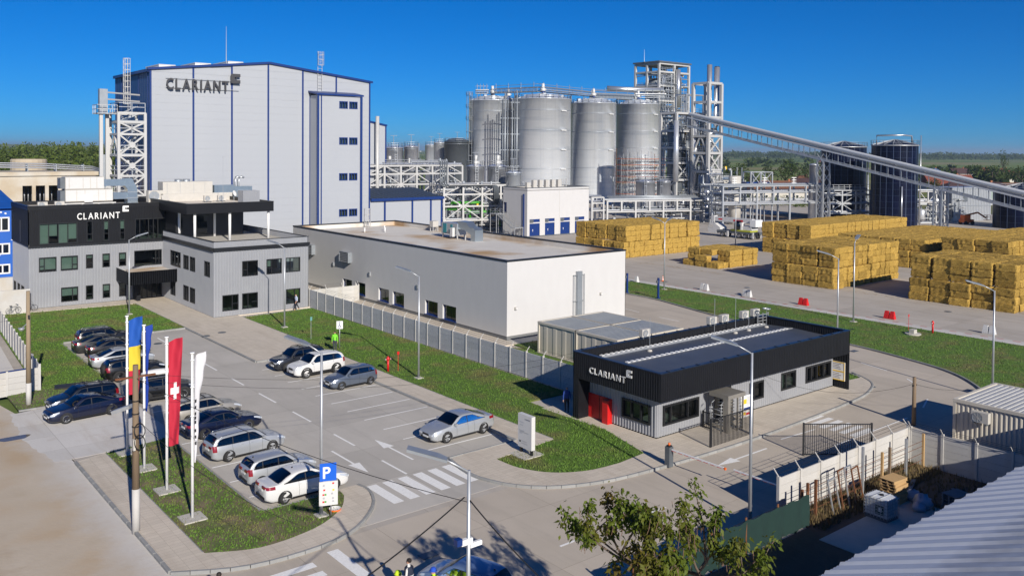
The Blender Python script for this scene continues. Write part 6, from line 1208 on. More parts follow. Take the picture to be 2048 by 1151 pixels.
def car(kind, label, x, y, heading, col, metal=True, rails=None, style=0, trim=False, scale=1.0, roofbox=False, spare=False, plate_eu=False, name='parked_car', sunblock=False, group='cars parked on the site'):
    """heading: direction the nose points, radians; (x, y) centre on the ground"""
    S = KIND[kind]; L, W, Hh, R = S['L']*scale, S['W'], S['H'], S['R']; T = thing(name, label, 'car', (x, y, 0.008), heading, group); pm = paint(col, metal)
    top = [(a, b*Hh) for a, b in S['top']]; zb = .19 if kind != 'suv' else .24; b0, b1 = S['belt'][0]*Hh, S['belt'][1]*Hh
    def fx(X): return (L/2-X)/L                      # X local: +front
    def ztop(f): return pw(f, top)
    def belt(f): return min(b0+(b1-b0)*f, ztop(f)-.03)
    wc = [(0, .70), (.012, .80), (.04, .88), (.10, .945), (.2, .985), (.35, 1), (.75, 1), (.88, .965), (.95, .915), (.985, .85), (1, .78)]
    def half(f): return W/2*pw(f, wc)
    def zbot(f): return zb+.10*max(0, (.06-f)/.06)+.14*max(0, (f-.93)/.07)
    def side(f, z):                                # half width of the outer skin at height z
        w = half(f); bz = belt(f); zt = ztop(f); z0 = zbot(f)
        if z <= bz:
            t = (z-z0)/max(bz-z0, .05); t = min(max(t, 0), 1); return w*(.93+.07*math.sin(math.pi*min(1, .15+t*.85))-.035*max(0, t-.75)/.25)
        gh = (Hh-b0); t = min(1, (z-bz)/gh); wb = w*(.93+.07*math.sin(math.pi)-.035); return w*.895-(.20*W/2)*(t*.75+.25*t*t)
    fs_ = sorted(set([0, .004, .012, .025, .045, .07, .10]+[round(v, 3) for v in np.linspace(.13, .9, 34)]+[.92, .94, .96, .975, .988, .996, 1]))
    rows = 7; rings = []
    for f in fs_:
        z0, bz, zt = zbot(f), belt(f), ztop(f); P = [(0, z0)]; P.append((side(f, z0)*.90, z0)); P.append((side(f, z0+.03), z0+.05))
        for t in (.2, .4, .6, .8, .93, 1): z = z0+(bz-z0)*t; P.append((side(f, max(z, z0+.06)), max(z, z0+.06)))
        g = zt-bz
        for t in (.25, .5, .75): z = bz+(g-.06)*t if g > .1 else bz+g*t*.5; P.append((side(f, z), z))
        ze = zt-min(.055, g*.45); we = side(f, ze); P.append((we, ze)); P.append((we*.955, zt-min(.025, g*.2))); P.append((we*.86, zt-min(.006, g*.05)))
        P.append((we*.55, zt+.012)); P.append((0, zt+.02)); rings.append(P)
    m = len(rings[0]); mb = MB(); vs = []; fc = []
    for f, P in zip(fs_, rings):
        X = L/2-f*L
        for yv, z in P: vs.append((X, yv, z))
        for yv, z in P[1:-1][::-1]: vs.append((X, -yv, z))
    k = 2*m-2
    for i in range(len(fs_)-1):
        for j in range(k): fc.append((i*k+j, i*k+(j+1) % k, (i+1)*k+(j+1) % k, (i+1)*k+j))
    fc.append(tuple(range(k))[::-1]); fc.append(tuple(range((len(fs_)-1)*k, len(fs_)*k)))
    mb.add(vs, fc); body = mb.build('body', pm, T, True)
    e = .006
    def patch(nm, poly_top, poly_bot, fr, m_, par, s, off=e, n=8):
        """side patch between curves z(f) for f in fr on side s"""
        b = MB(); v = []
        for i in range(n+1):
            f = fr[0]+(fr[1]-fr[0])*i/n; zb_, zt_ = poly_bot(f), poly_top(f)
            for j in range(4): z = zb_+(zt_-zb_)*j/3; v.append((L/2-f*L, s*(side(f, z)+off), z))
        b.add(v, [(4*i+j, 4*i+j+1, 4*i+j+5, 4*i+j+4) if s > 0 else (4*i+j, 4*i+j+4, 4*i+j+5, 4*i+j+1) for i in range(n) for j in range(3)]); return b.build(nm, m_, par, True)
    # side glazing between belt and roof
    a0, a1, c0, c1 = S['sw']
    def wtop(f):
        bz = belt(f)+.02
        if f < a1: t = (f-a0)/(a1-a0); return bz+(ztop(f)-.115-bz)*min(1, t**.8)
        if f > c0: t = (c1-f)/(c1-c0); return bz+(ztop(f)-.115-bz)*max(0, t)**(.75 if kind in ('sedan', 'lift') else .35)
        return ztop(f)-.105
    cuts = [a0+.01]+list(S['pil'])+[c1-.01]
    for s in (1, -1):
        patch('window_surround', lambda f: wtop(f)+.022, lambda f: belt(f)+.003, (a0, c1), M['trim'], T, s, .003, 16)
        for f0, f1 in zip(cuts[:-1], cuts[1:]): patch('side_window', lambda f: wtop(f), lambda f: belt(f)+.022, (f0+.006, f1-.006), M['darkglass'], T, s, .010, 10)
    def cap(nm, fr, m_, off, inset, taper=0):
        b = MB(); v = []; n = 8
        for i in range(n+1):
            f = fr[0]+(fr[1]-fr[0])*i/n; zt = ztop(f); g = zt-belt(f); we = side(f, zt-min(.055, g*.45))*(inset)
            for j in range(9): q = -1+2*j/8; yy = we*q; z = zt+.02-(.008 if abs(q) > .55 else 0)-(.026+.02*0)*max(0, abs(q)-.6)/.4; v.append((L/2-f*L, yy, z+off))
        b.add(v, [(9*i+j, 9*i+j+1, 9*i+j+10, 9*i+j+9) for i in range(n) for j in range(8)]); return b.build(nm, m_, T, True)
    cap('windscreen', (S['ws'][0], S['ws'][1]), M['darkglass'], .012, .90); cap('windscreen_edge', (S['ws'][0]-.012, S['ws'][1]+.006), M['trim'], .005, .94)
    if kind in ('sedan', 'lift'): cap('rear_window', S['rw'], M['darkglass'], .012, .84); cap('rear_window_edge', (S['rw'][0]-.008, S['rw'][1]+.008), M['trim'], .005, .88)
    else: cap('rear_window', S['rw'], M['darkglass'], .014, .84); cap('rear_window_edge', (S['rw'][0]-.004, S['rw'][1]+.006), M['trim'], .007, .89)
    # wheels, with black patches on the skin painted as the shaded arch gaps
    ff, fr_ = .205, .795
    if kind == 'hatch': ff, fr_ = .195, .825
    for f in (ff, fr_):
        for s in (1, -1):
            Xw = L/2-f*L; Ra = R*1.17; b = MB(); v = [(Xw, s*(side(f, R)+.004), R)]; n = 22
            for j in range(n+1):
                a = -.25+(math.pi+.5)*j/n; px, pz = Xw+Ra*math.cos(a), R+Ra*math.sin(a); v.append((px, s*(side(fx(px), max(pz, zb+.02))+.004), max(pz, zb-.02)))
            b.add(v, [((0, j, j+1) if s < 0 else (0, j+1, j)) for j in range(1, n+1)]); b.build('arch_gap_patch', M['trim'], T)
            if trim:
                b = MB(); v = []
                for j in range(n+1):
                    a = -.1+(math.pi+.2)*j/n
                    for rr in (Ra, Ra*1.14): px, pz = Xw+rr*math.cos(a), max(R+rr*math.sin(a), zb); v.append((px, s*(side(fx(px), pz)+.018), pz))
                b.add(v, [((2*j, 2*j+1, 2*j+3, 2*j+2) if s < 0 else (2*j, 2*j+2, 2*j+3, 2*j+1)) for j in range(n)]); b.build('arch_trim', M['trim'], T)
            wh = link('wheel', None, T, loc=(Xw, s*(side(f, R)-.085), R)); wh.rotation_euler = (-s*math.pi/2, 0, 0 if f == ff else .3); ty, ri, br = wheel_meshes(R, style); link('tyre', ty, wh); link('rim', ri, wh); link('brake_disc', br, wh)
    # lights
    zf = ztop(.06)
    for s in (1, -1):
        patch('headlight', lambda f: ztop(f)-.035-.02*(f-.03), lambda f: ztop(max(f, .03))-.17+.6*max(0, f-.03), (.006, .125), M['lampglass'], T, s, .008, 8)
        zt_ = b1+.0*Hh; hb = kind in ('wagon', 'hatch', 'suv')
        patch('tail_light', lambda f: zt_-.02+(.06 if hb else 0), lambda f: zt_-(.17 if not hb else .30), ((.90 if not hb else .945), .995), M['tail'], T, s, .010, 6)
        yb = half(1)*.60; MB().box(-L/2-.012, -L/2+.05, s*yb-.2 if s > 0 else -yb-.14, s*yb+.14 if s > 0 else -yb+.2, zt_-.16, zt_-.03).build('tail_light', M['tail'], T)
        MB().box(L/2-.05, L/2+.012, s*W*.27-.16, s*W*.27+.16, ztop(.01)-.17, ztop(.01)-.06).build('headlight', M['lampglass'], T)
        # mirror, handles, sill
        fm = a0+.02; zm = belt(fm)+.07; b = MB(); b.box(-.07, .06, -.11, .11, -.06, .07); o = b.build('wing_mirror', pm, T, loc=(L/2-fm*L-.02, s*(side(fm, belt(fm))+.11), zm)); o.scale = (1, 1, 1)
        for q in ((a1+.055, .62) if kind != 'x' else ()):
            if q < c0: MB().box(-.09, .09, -.018, .018, -.014, .014).build('door_handle', pm, T, loc=(L/2-q*L, s*(side(q, belt(q)-.11)+.016), belt(q)-.11))
        patch('sill', lambda f: zb+.10, lambda f: zbot(f)+.01, (.29, .71), M['trim'], T, s, .012, 8)
        for q in [a0+.045]+list(S['pil'][:1])+[min(.745, c0)]: patch('door_seam', lambda f: belt(f)+.005, lambda f: zb+.12, (q-.0013, q+.0013), M['trim'], T, s, .0045, 1)
        if trim: patch('lower_trim', lambda f: zb+.2, lambda f: zbot(f)+.01, (.27, .73), M['trim'], T, s, .014, 8)
    zg = ztop(.01)
    MB().box(L/2-.03, L/2+.014, -W*.17, W*.17, zg-.20, zg-.05).build('grille', M['trim'], T); MB().box(L/2-.03, L/2+.018, -W*.17, W*.17, zg-.055, zg-.04).build('grille_bar', M['chrome'], T); MB().box(L/2-.04, L/2+.008, -W*.28, W*.28, zb+.10, zb+.22).build('air_intake', M['trim'], T)
    MB().box(L/2-.02, L/2+.022, -.26, .26, zb+.20, zb+.31).build('front_plate', M['plate'], T); MB().box(-L/2-.018, -L/2+.02, -.26, .26, b1-.30, b1-.19).build('rear_plate', M['plate'], T); MB().box(-L/2-.012, -L/2+.03, -W*.3, W*.3, zbot(1)-.0, zbot(1)+.13).build('rear_bumper_trim', M['trim'], T)
    if rails:
        for s in (1, -1):
            pts = [(L/2-f*L, s*W*.335, ztop(f)+.05+(.0 if .44 < f < .88 else -.05)) for f in (.42, .46, .6, .75, .86, .895)]; MB().tube(pts, .02, 6).build('roof_rail', M[rails], T, True)
        if rails == 'trim':
            for f in (.54, .76): MB().box(-.03, .03, -W*.36, W*.36, 0, .03).build('roof_bar', M['trim'], T, loc=(L/2-f*L, 0, ztop(f)+.06))
    if roofbox: MB().lathe([(0, 0), (.7, .02), (1.0, .10), (1.0, .2), (.8, .34), (0, .40)], n=24).build('roof_box', M['plastic'], T, True, loc=(-.25, .1, Hh+.06)).scale = (1.15, .42, 1)
    if spare: o = MB().lathe([(0, .2), (.3, .2), (.36, .12), (.36, -.05)], n=22).build('spare_wheel', M['tyre'], T, True); o.location = (-L/2+.02, 0, .95); o.rotation_euler = (0, -math.pi/2, 0)
    MB().box(-.04, .04, -.012, .012, 0, .06).build('aerial', M['trim'], T, loc=(L/2-S['sw'][2]*L, 0, ztop(S['sw'][2])+.015))
    return T
PI = math.pi
BLK = (.0022, .0025, .003); NAVY = (.0022, .006, .030); SIL = (.42, .44, .46); WHT = (.60, .60, .59); GREY = (.10, .105, .12); BEI = (.36, .34, .30); STL = (.11, .135, .18); DBL = (.003, .006, .014); DGR = (.010, .009, .009)
def cars():
    g = 'cars parked on the site'
    # right hand row: noses point to -x
    car('lift', 'silver hatchback saloon parked alone near the white totem sign', 31.95, 44.77, PI+.03, SIL)
    car('hatch', 'steel grey small hatchback parked below the green lawn beside the white car', 32.25, 59.2, PI+.03, STL, style=2)
    car('suv', 'white crossover with black wheel arches parked beside the plaza', 31.75, 63.95, PI+.05, WHT, False, trim=True)
    car('suv', 'dark grey wagon car with roof rails parked behind the white crossover', 31.45, 66.7, PI+.03, (.02, .023, .03), rails='trim')
    # left hand rows: noses point to +x
    car('sedan', 'white saloon at the end of the row beside the parking sign', 20.15, 42.1, 0, WHT, False, style=1)
    car('hatch', 'silver hatchback with red tail lamps next to the white saloon', 20.0, 44.85, .02, SIL)
    car('wagon', 'silver estate car with roof rails in the lower left row', 20.1, 49.75, .06, SIL, rails='chrome', style=2)
    car('lift', 'dark navy saloon between the silver and the beige estates', 20.45, 54.4, .05, NAVY)
    car('wagon', 'beige estate car with roof bars behind the red flag', 20.6, 57.8, .03, BEI, rails='trim')
    car('suv', 'black crossover with a white roof box', 19.85, 64.3, -.08, BLK, rails='chrome', roofbox=True, trim=True)
    car('suv', 'old black off-roader with spare wheel on the back', 19.95, 71.5, .02, BLK, trim=True, spare=True)
    car('lift', 'silver fastback beside the old black off-roader', 20.3, 76.2, 0, SIL)
    car('sedan', 'dark brown grey saloon in the upper left row beside the silver fastback', 20.9, 80.4, 0, DGR)
    car('lift', 'dark grey green fastback second from the top of the upper left row', 20.5, 82.9, 0, (.03, .032, .03))
    car('wagon', 'black estate at the top of the upper left row', 21.3, 85.6, 0, BLK, rails='chrome', scale=1.05)
    # two cars in the driveway, noses to the left
    car('lift', 'dark navy coupe saloon in the driveway pointing left', 14.45, 63.05, PI+.10, NAVY, style=0)
    car('wagon', 'dark blue black van-like estate behind the navy coupe in the driveway', 14.9, 65.6, PI+.08, DBL, rails='trim', scale=.98)
    car('hatch', 'pale blue car at the bottom edge under the lamp post', *G(930, 1192), 1.9, (.16, .24, .40), style=2)
cars()
# ================================================================== STREET FURNITURE
def lamp_post(label, x, y, z=0, h=8.0, ang=2.2, heads=1, extra=None, group='street lamps', solar=False):
    t = thing('street_lamp', label, 'street lamp', (x, y, z), 0, group)
    MB().cyl((0, 0, 0), (0, 0, h), .09, .055, 10).build('pole', M['galv'], t, True)
    for k in range(heads):
        a = ang+k*PI*.5 if heads > 1 else ang; c, s = math.cos(a), math.sin(a); MB().tube([(0, 0, h-.05), (.55*c, .55*s, h+.24), (.75*c, .75*s, h+.34)], .035, 8).build('arm', M['galv'], t, True)
        b = MB(); b.add([(0, -.16, 0), (1.25, -.2, .34), (1.25, .2, .34), (0, .16, 0), (0, -.16, .08), (.3, -.2, .20), (1.25, -.2, .43), (1.25, .2, .43), (.3, .2, .20), (0, .16, .08)], [(0, 3, 2, 1), (4, 5, 8, 9), (5, 6, 7, 8), (0, 1, 6, 5, 4), (3, 9, 8, 7, 2), (1, 2, 7, 6), (0, 4, 9, 3)]); b.build('lamp_head', M['msteel'], t, loc=(.68*c, .68*s, h+.28), rotz=a)
    MB().box(-.28, .28, -.28, .28, 0, .06).build('foundation', M['conc'], t)
    if extra == 'camera': MB().box(-.3, .12, -.07, .07, 5.7, 5.88).build('camera', M['white'], t); MB().box(-.02, .5, -.05, .05, 5.55, 5.7).build('camera', M['white'], t); MB().box(-.5, -.3, -.1, .1, 5.75, 5.95).build('camera_hood', M['blue'], t)
    if extra == 'cabinet': MB().box(.2, .75, -.25, .25, 0, .95).build('cabinet', M['plastic'], t)
    return t
lamp_post('lamp post carrying the blue parking sign beside the white saloon', 19.5, 38.7, .1)
lamp_post('lamp post on the lawn between the grey fence and the parking, nearer the white totem', 37.3, 57.5, .1)
lamp_post('lamp post on the lawn before the office wing windows', 37.3, 82.1, .1)
lamp_post('lamp post in front of the office entrance canopy', 27.0, 98.4, .1, ang=0)
LX, LY = G(938, 940, 8.0); lamp_post('lamp post with white cameras in the foreground at the bottom edge', LX, LY, 0, 8.0, ang=2.45, extra='camera')
lamp_post('lamp post in front of the gatehouse turnstile rising from the green net fence', 35.2, 25.1, 0, 8.4)
lamp_post('left of two close lamp posts beside the yard behind the gatehouse', 75.2, 44.2, .1)
lamp_post('right of two close lamp posts beside the yard, standing on a red and white base', 86.3, 48.9, .1, 8.4, ang=.3)
lamp_post('lamp post with white cabinet and cameras at the right edge of the lawn', 67.6, 27.3, .1, 7.9, extra='cabinet')
lamp_post('twin headed lamp post before the far left straw stack', 86.6, 75.4, .1, 8.6, ang=.2, heads=2)
lamp_post('thin lamp post in front of the mobile crane', 138.1, 102.6, 0, 8.6, ang=2.2)
# flags
def flag(label, x, y, stripes, fw=.95, h=8.0, z0=2.9, z1=7.75, yaw=-.2, wave=.12, folded=1.0, kind=None):
    t = thing('flagpole', label, 'flagpole', (x, y, .1)); MB().cyl((0, 0, 0), (0, 0, h), .075, .06, 12).build('pole', M['white'], t, True); MB().cyl((0, 0, h), (0, 0, h+.07), .11, n=12).build('pole_cap', M['white'], t, True); MB().box(-.55, .55, -.55, .55, -.04, .06).build('foundation', M['conc'], t)
    for z in (z1-.1, z1-1.4, z1-2.8): MB().cyl((0, 0, z), (0, 0, z+.06), .10, n=10).build('flag_clip', M['white'], t, True)
    c, s = math.cos(yaw), math.sin(yaw); nU, nV = 10, 28; W = fw*folded
    def P(a, b):   # a across 0..1, b down 0..1
        sag = .45*a*(1-b)**2; wv = 1.5*wave*math.sin(5*a+4*b)*a+.09*math.sin(11*b+4*a)*a+.03*math.sin(23*b-9*a)*a; narrow = 1-(.25 if kind != 'w' else .75)*b**1.5
        return (.1+c*a*W*narrow-s*wv, s*a*W*narrow+c*wv, z1-(z1-z0)*b+sag*.6)
    k0 = 0; g = link('flag', None, t)
    for (b0, b1, m_) in stripes:
        mb = MB(); n = max(3, round(nV*(b1-b0))); v = [P(i/nU, b0+(b1-b0)*j/n) for j in range(n+1) for i in range(nU+1)]; mb.add(v, [(j*(nU+1)+i, j*(nU+1)+i+1, (j+1)*(nU+1)+i+1, (j+1)*(nU+1)+i) for j in range(n) for i in range(nU)]); mb.build('flag_band', m_, g, True)
    if kind == 'cross':
        for (a0, a1, b0, b1) in ((.15, .85, .445, .505), (.40, .62, .395, .555)):
            mb = MB(); v = []
            for j in range(5):
                for i in range(7): p = P(a0+(a1-a0)*i/6, b0+(b1-b0)*j/4); v.append((p[0]+s*.012, p[1]-c*.012-.004, p[2]))
            mb.add(v, [(j*7+i, j*7+i+1, (j+1)*7+i+1, (j+1)*7+i) for j in range(4) for i in range(6)]); mb.build('cross_bar', M['white'], g)
    if kind == 'w':
        for k, b in enumerate((.40, .46, .52, .56, .60, .68, .74, .80)):
            mb = MB(); v = [P(a, bb) for bb in (b, b+.03) for a in (.06, .3)]; v = [(p[0], p[1]-.012, p[2]) for p in v]; mb.add(v, [(0, 1, 3, 2)]); mb.build('lettering', M['frame'], g)
    return t
fb = mat('flag_blue', (.006, .075, .36), .8); fy = mat('flag_yellow', (.62, .47, .03), .8); fr_ = mat('flag_red', (.42, .012, .035), .8); fwm = mat('flag_white', (.55, .55, .57), .8); fe = mat('flag_eu_blue', (.006, .04, .30), .8)
flag('flagpole with a blue, yellow and red banner', 14.6, 53.7, [(0, .36, fb), (.36, .68, fy), (.68, 1, fr_)], .72, z0=3.4)
flag('flagpole with a narrow folded blue banner', 14.6, 50.4, [(0, 1, fe)], .8, z0=3.2, yaw=1.0, folded=.42)
flag('flagpole with a red banner bearing a white cross', 14.6, 46.5, [(0, 1, fr_)], .66, z0=2.3, kind='cross')
flag('flagpole with a white lettered banner, nearest the camera', 14.45, 42.2, [(0, 1, fwm)], .85, z0=2.7, yaw=.45, kind='w', wave=.10, folded=.62)
# utility poles and wires
def wood_pole(label, x, y, h, r0, r1, m='wood', white=0, z=0):
    t = thing('utility_pole', label, 'utility pole', (x, y, z)); MB().cyl((0, 0, white), (0, 0, h), r0, r1, 14).build('pole', M[m], t, True)
    if white: MB().cyl((0, 0, 0), (0, 0, white), r0*1.06, r0*1.01, 14).build('whitewashed_base', M['precast'], t, True)
    return t
M['polec'] = mat('pole_concrete', (.30, .235, .155), .9, 0, (.22, .165, .105), 2, .9, .01, 8, stretch=(5, 5, .6))
t = wood_pole('tall wooden utility pole with cable loops and lamp, lower half whitewashed, by the flags', 11.9, 42.4, 7.9, .17, .12, white=2.1)
for z in (4.3, 4.85): MB().lathe([(.33, -.03), (.36, 0), (.33, .03), (.30, 0), (.33, -.03)], n=20).build('cable_coil', M['wire'], t, True, loc=(.12, -.22, z)).rotation_euler = (1.3, .3, .5)
MB().box(-.9, .9, -.05, .05, 7.3, 7.38).build('cross_arm', M['rust'], t); MB().box(-.2, -.1, -.35, -.12, 4.0, 4.5).build('junction_box', M['cream'], t)
o = MB().box(-.9, 0, -.2, .2, 0, .16).build('lamp_head', M['galv'], t); o.location = (-.15, .1, 5.9); o.rotation_euler = (0, -.35, 2.4-PI)
for z in (5.0, 5.6, 6.2): MB().cyl((0, 0, z), (0, 0, z+.05), .17, n=12).build('band', M['wire'], t)
t = wood_pole('wooden utility pole on the lawn at the left edge, whitewashed foot', 12.0, 68.0, 7.9, .17, .12, 'polec', white=1.5, z=.1); MB().box(-.05, .05, -.3, -.12, 6.0, 6.25).build('bracket', M['wire'], t); o = MB().lathe([(0, 0), (.12, .03), (.22, .2), (.2, .22), (0, .24)], n=14).build('lamp', M['galv'], t, True); o.location = (-.45, -.2, 5.2); MB().bar((0, 0, 5.7), (-.45, -.2, 5.4), .04).build('lamp_arm', M['galv'], t)
t = wood_pole('short dark wooden pole at the roadside right of the gate', 57.0, 27.9, 3.2, .14, .11); MB().box(-.25, .25, -.04, .04, 2.6, 2.7).build('bracket', M['wire'], t)
def wire(label, p, q, sag, r=.02, n=14, extra=()):
    pts = [tuple(np.array(p)+(np.array(q)-np.array(p))*i/n-np.array([0, 0, sag*4*(i/n)*(1-i/n)])) for i in range(n+1)]
    o = MB().tube(pts, r, 5).build('overhead_wire', M['wire'], None, True); tag(o, label, 'cable', 'overhead wires')
hub = (23.5, 31.5, 6.2)
wire('thick black cable descending left from the knot beside the foreground lamp post', (LX-.1, LY+.1, 7.15), (*G(640, 1218, 6.3), 6.3), .12, .022)
wire('thick black cable descending right from the knot beside the foreground lamp post', (LX, LY, 7.1), (*G(1150, 1218, 5.2), 5.2), .15, .022)
wire('thin cable running from the wooden pole by the flags to the foreground lamp post', (11.9, 42.4, 7.3), (LX, LY, 7.0), .5, .012)
wire('thin cable running over the car park from the flags towards the gatehouse', (11.9, 42.4, 7.5), (40.1, 42.5, 4.5), .9, .008, 24)
wire('second thin cable over the car park beside the first', (11.9, 42.4, 7.2), (40.1, 42.5, 4.2), 1.1, .008, 24)
wire('thin cable from the left lawn pole to the left edge', (12, 68, 6.1), (-6, 72, 6.3), .4, .010)
wire('thin cable sagging from the short roadside pole to the gatehouse', (57, 27.9, 2.75), (52, 36.2, 2.4), .9, .010)
wire('thin cable sagging from the short roadside pole to the container', (57, 27.9, 2.75), (60.5, 24.9, 2.6), .3, .010)
wire('long thin cable crossing above the wooden pole and flags to the bottom', (12.0, 42.3, 5.3), (14.2, 30.0, 4.0), .5, .010)
# precast fences
def precast_fence(label, p0, p1, h, bay, slabs, m, pm, arms=True, z=.0, armdir=1, relief=False, name='concrete_fence', pw_=.14, skip_last=False):
    a = np.array(p0, float); b = np.array(p1, float); L = np.linalg.norm(b-a); n = round(L/bay); st = L/n; T = thing(name, label, 'fence', (float(a[0]), float(a[1]), z), math.atan2(b[1]-a[1], b[0]-a[0]))
    sh = h/slabs; mb = MB()
    if relief:   # masonry pattern cast into the slab
        mb.box(.0, st-pw_, -.025, .025, .005, sh-.005); nr = 3
        for r_ in range(nr):
            off = .0 if r_ % 2 == 0 else .16; x = -off
            while x < st-pw_-.03:
                x0, x1 = max(x+.012, .01), min(x+.30, st-pw_-.01); z0 = .012+r_*(sh-.02)/nr
                if x1-x0 > .05: mb.box(x0, x1, -.042, -.025, z0, z0+(sh-.02)/nr-.014); mb.box(x0, x1, .025, .042, z0, z0+(sh-.02)/nr-.014)
                x += .31
    else: mb.box(0, st-pw_, -.03, .03, .006, sh-.006)
    sm = mb.mesh('slab', M[m]); post = MB().box(-pw_/2, pw_/2, -.08, .08, 0, h+.08).mesh('post', M[pm]); am = MB().bar((0, 0, h+.05), (0, .32*armdir, h+.42), .045).mesh('arm', M[pm])
    for k in range(n+1):
        link('post', post, T, loc=(k*st, 0, 0))
        if arms: link('arm', am, T, loc=(k*st, 0, 0))
        if k < n:
            for j in range(slabs): link('slab', sm, T, loc=(k*st+pw_/2, random.gauss(0, .003), j*sh))
    if arms:
        b_ = MB()
        for i in range(3): d_ = .1+.11*i; b_.bar((0, d_*armdir, h+.05+d_*1.15), (L, d_*armdir, h+.05+d_*1.15), .012)
        b_.build('barbed_wire', M['wire'], T)
    return T
precast_fence('long grey brick-patterned concrete fence along the lawn beside the white building', (44.45, 91.2), (44.25, 44.6), 2.0, 2.07, 4, 'grayfence', 'precast', True, .05, 1, True)
precast_fence('short whitewashed fence return between the office wing and the white building', (44.5, 91.4), (50.8, 91.4), 1.9, 2.1, 4, 'precast', 'precast', True, .05)
precast_fence('pale slatted concrete fence at the left edge beside the dirt strip', (13.35, 71.6), (15.2, 105.5), 1.9, 1.9, 4, 'precast', 'precast', False, .05)
T = precast_fence('short whitewashed wall with blue capping behind the left utility pole', (7.0, 70.9), (13.3, 71.6), 1.75, 2.1, 4, 'precast', 'precast', False, .02); MB().box(0, 5.6, -.07, .07, 1.77, 1.83).build('blue_capping', M['blue'], T)
precast_fence('bright white concrete panel wall along the right foreground road', (37.1, 24.8), (50.0, 24.8), 2.0, 1.85, 5, 'precast', 'precast', True, 0, 1)
precast_fence('grey white concrete panel wall turning away past the pallets', (50.1, 24.7), (50.1, 8.0), 2.0, 1.9, 5, 'precast', 'precast', True, 0, -1)
# gates, turnstile, barrier
def bar_fence(name, label, p0, p1, h, z=.12, step=.13, cat='gate'):
    a = np.array(p0, float); b = np.array(p1, float); L = np.linalg.norm(b-a); T = thing(name, label, cat, (float(a[0]), float(a[1]), z), math.atan2(b[1]-a[1], b[0]-a[0])); bm_ = MB().box(-.015, .015, -.015, .015, .05, h).mesh('bar', M['black']); n = int(L/step)
    for k in range(n+1): link('bar', bm_, T, loc=(k*L/n, 0, 0))
    for zz in (.05, h): MB().box(0, L, -.025, .025, zz, zz+.05).build('rail', M['black'], T)
    for x in (0, L): MB().box(x-.05, x+.05, -.05, .05, 0, h+.1).build('post', M['black'], T)
    return T
bar_fence('bar_fence', 'black bar fence panel around the turnstile, front side', (42.5, 33.2), (46.5, 33.2), 1.75, .0, cat='fence')
bar_fence('bar_fence', 'black bar fence panel between the turnstile and the gatehouse wall', (45.3, 36.0), (45.3, 35.4), 1.0, .1, cat='fence')
bar_fence('swing_gate', 'open black bar gate leaf standing across the road by the white wall', (46.0, 29.1), (49.2, 26.6), 1.85, .02)
MB().box(-.07, .07, -.07, .07, 0, 2.2).build('gate_post', M['black'], thing('gate_post', 'black gate post right of the turnstile fence', 'post', (46.62, 33.2, 0)))
t = thing('turnstile', 'full height steel turnstile beside the gatehouse wall', 'turnstile', (45.6, 34.9, .1)); sm_ = mat('brushed_steel', (.36, .34, .30), .4, .6, (.44, .42, .38), 3, .8)
MB().box(-.15, 1.65, -.75, .75, 2.15, 2.4).build('canopy', sm_, t); MB().box(-.15, .1, -.75, -.35, 0, 2.15).build('column', sm_, t); MB().box(1.4, 1.65, .2, .75, 0, 2.15).build('column', sm_, t); MB().cyl((.75, 0, 0), (.75, 0, 2.15), .07, n=12).build('rotor_shaft', sm_, t, True)
for q in range(3):
    a = q*2*PI/3+.4
    for k in range(9): z = .25+k*.21; beam('rotor_arm', (.75, 0, z), (.75+.62*math.cos(a), .62*math.sin(a), z), .045, 'galv', t)
for k in range(9): z = .25+k*.21; beam('guard_bar', (1.45, -.6, z), (.9, -.72, z), .04, 'galv', t)
for x in (.9, 1.45): MB().box(x-.04, x+.04, -.74, -.64, 0, 2.15).build('guard_post', sm_, t)
hb = MB(); hb.tube([(-.55, -.5, 0), (-.55, -.5, 1.6), (-.45, -.45, 1.85), (-.2, -.4, 1.95)], .03, 8); hb.tube([(-.55, .3, 0), (-.55, .3, 1.6), (-.45, .3, 1.85), (-.2, .3, 1.95)], .03, 8); [hb.bar((-.55, -.5, z), (-.55, .3, z), .03) for z in (.3, .6, .9, 1.2, 1.5)]; hb.build('hoop_guard', M['galv'], t, True)
t = thing('safety_board', 'site safety sign board on the bar fence beside the turnstile', 'sign', (47.55, 34.3, .8)); MB().box(-.6, .6, -.03, 0, .0, 1.4).build('board', M['white'], t); [MB().box(a, b, -.04, -.03, c, d).build('panel', M[m_], t) for a, b, c, d, m_ in ((-.5, -.02, .85, 1.15, 'yellow'), (.03, .5, .75, 1.3, 'plastic'), (-.55, .55, .42, .6, 'blue'), (-.52, -.1, .12, .32, 'yellow'), (-.05, .52, .1, .25, 'red'))]; [MB().box(x-.02, x+.02, -.0, .04, -.8, 1.3).build('leg', M['galv'], t) for x in (-.5, .5)]
t = thing('road_barrier', 'road barrier with dark post and raised side arm in front of the gatehouse', 'barrier', (38.2, 32.75, .05)); MB().box(-.17, .17, -.17, .17, 0, 1.15).build('post', M['dsteel'], t); MB().box(-.12, .12, -.12, .12, 1.15, 1.22).build('cap', M['black'], t); MB().cyl((0, 0, 1.22), (0, 0, 1.36), .07, n=10).build('beacon', M['orange'], t, True)
for k in range(8): y = -.2-k*.45; MB().box(-.03, .03, y-.45, y, .98, 1.05).build('arm', M['white'], t); MB().box(-.032, .032, y-.3, y-.02, .95, .98).build('arm_stripe', M['red'], t)
MB().box(-.05, .05, -3.95, -3.85, .93, 1.05).build('arm_tip', M['orange'], t)
t = thing('road_barrier', 'second red and white barrier arm ending at the white wall', 'barrier', (38.4, 24.9, .05)); MB().box(-.15, .15, -.1, .1, 0, 1.1).build('post', M['dsteel'], t)
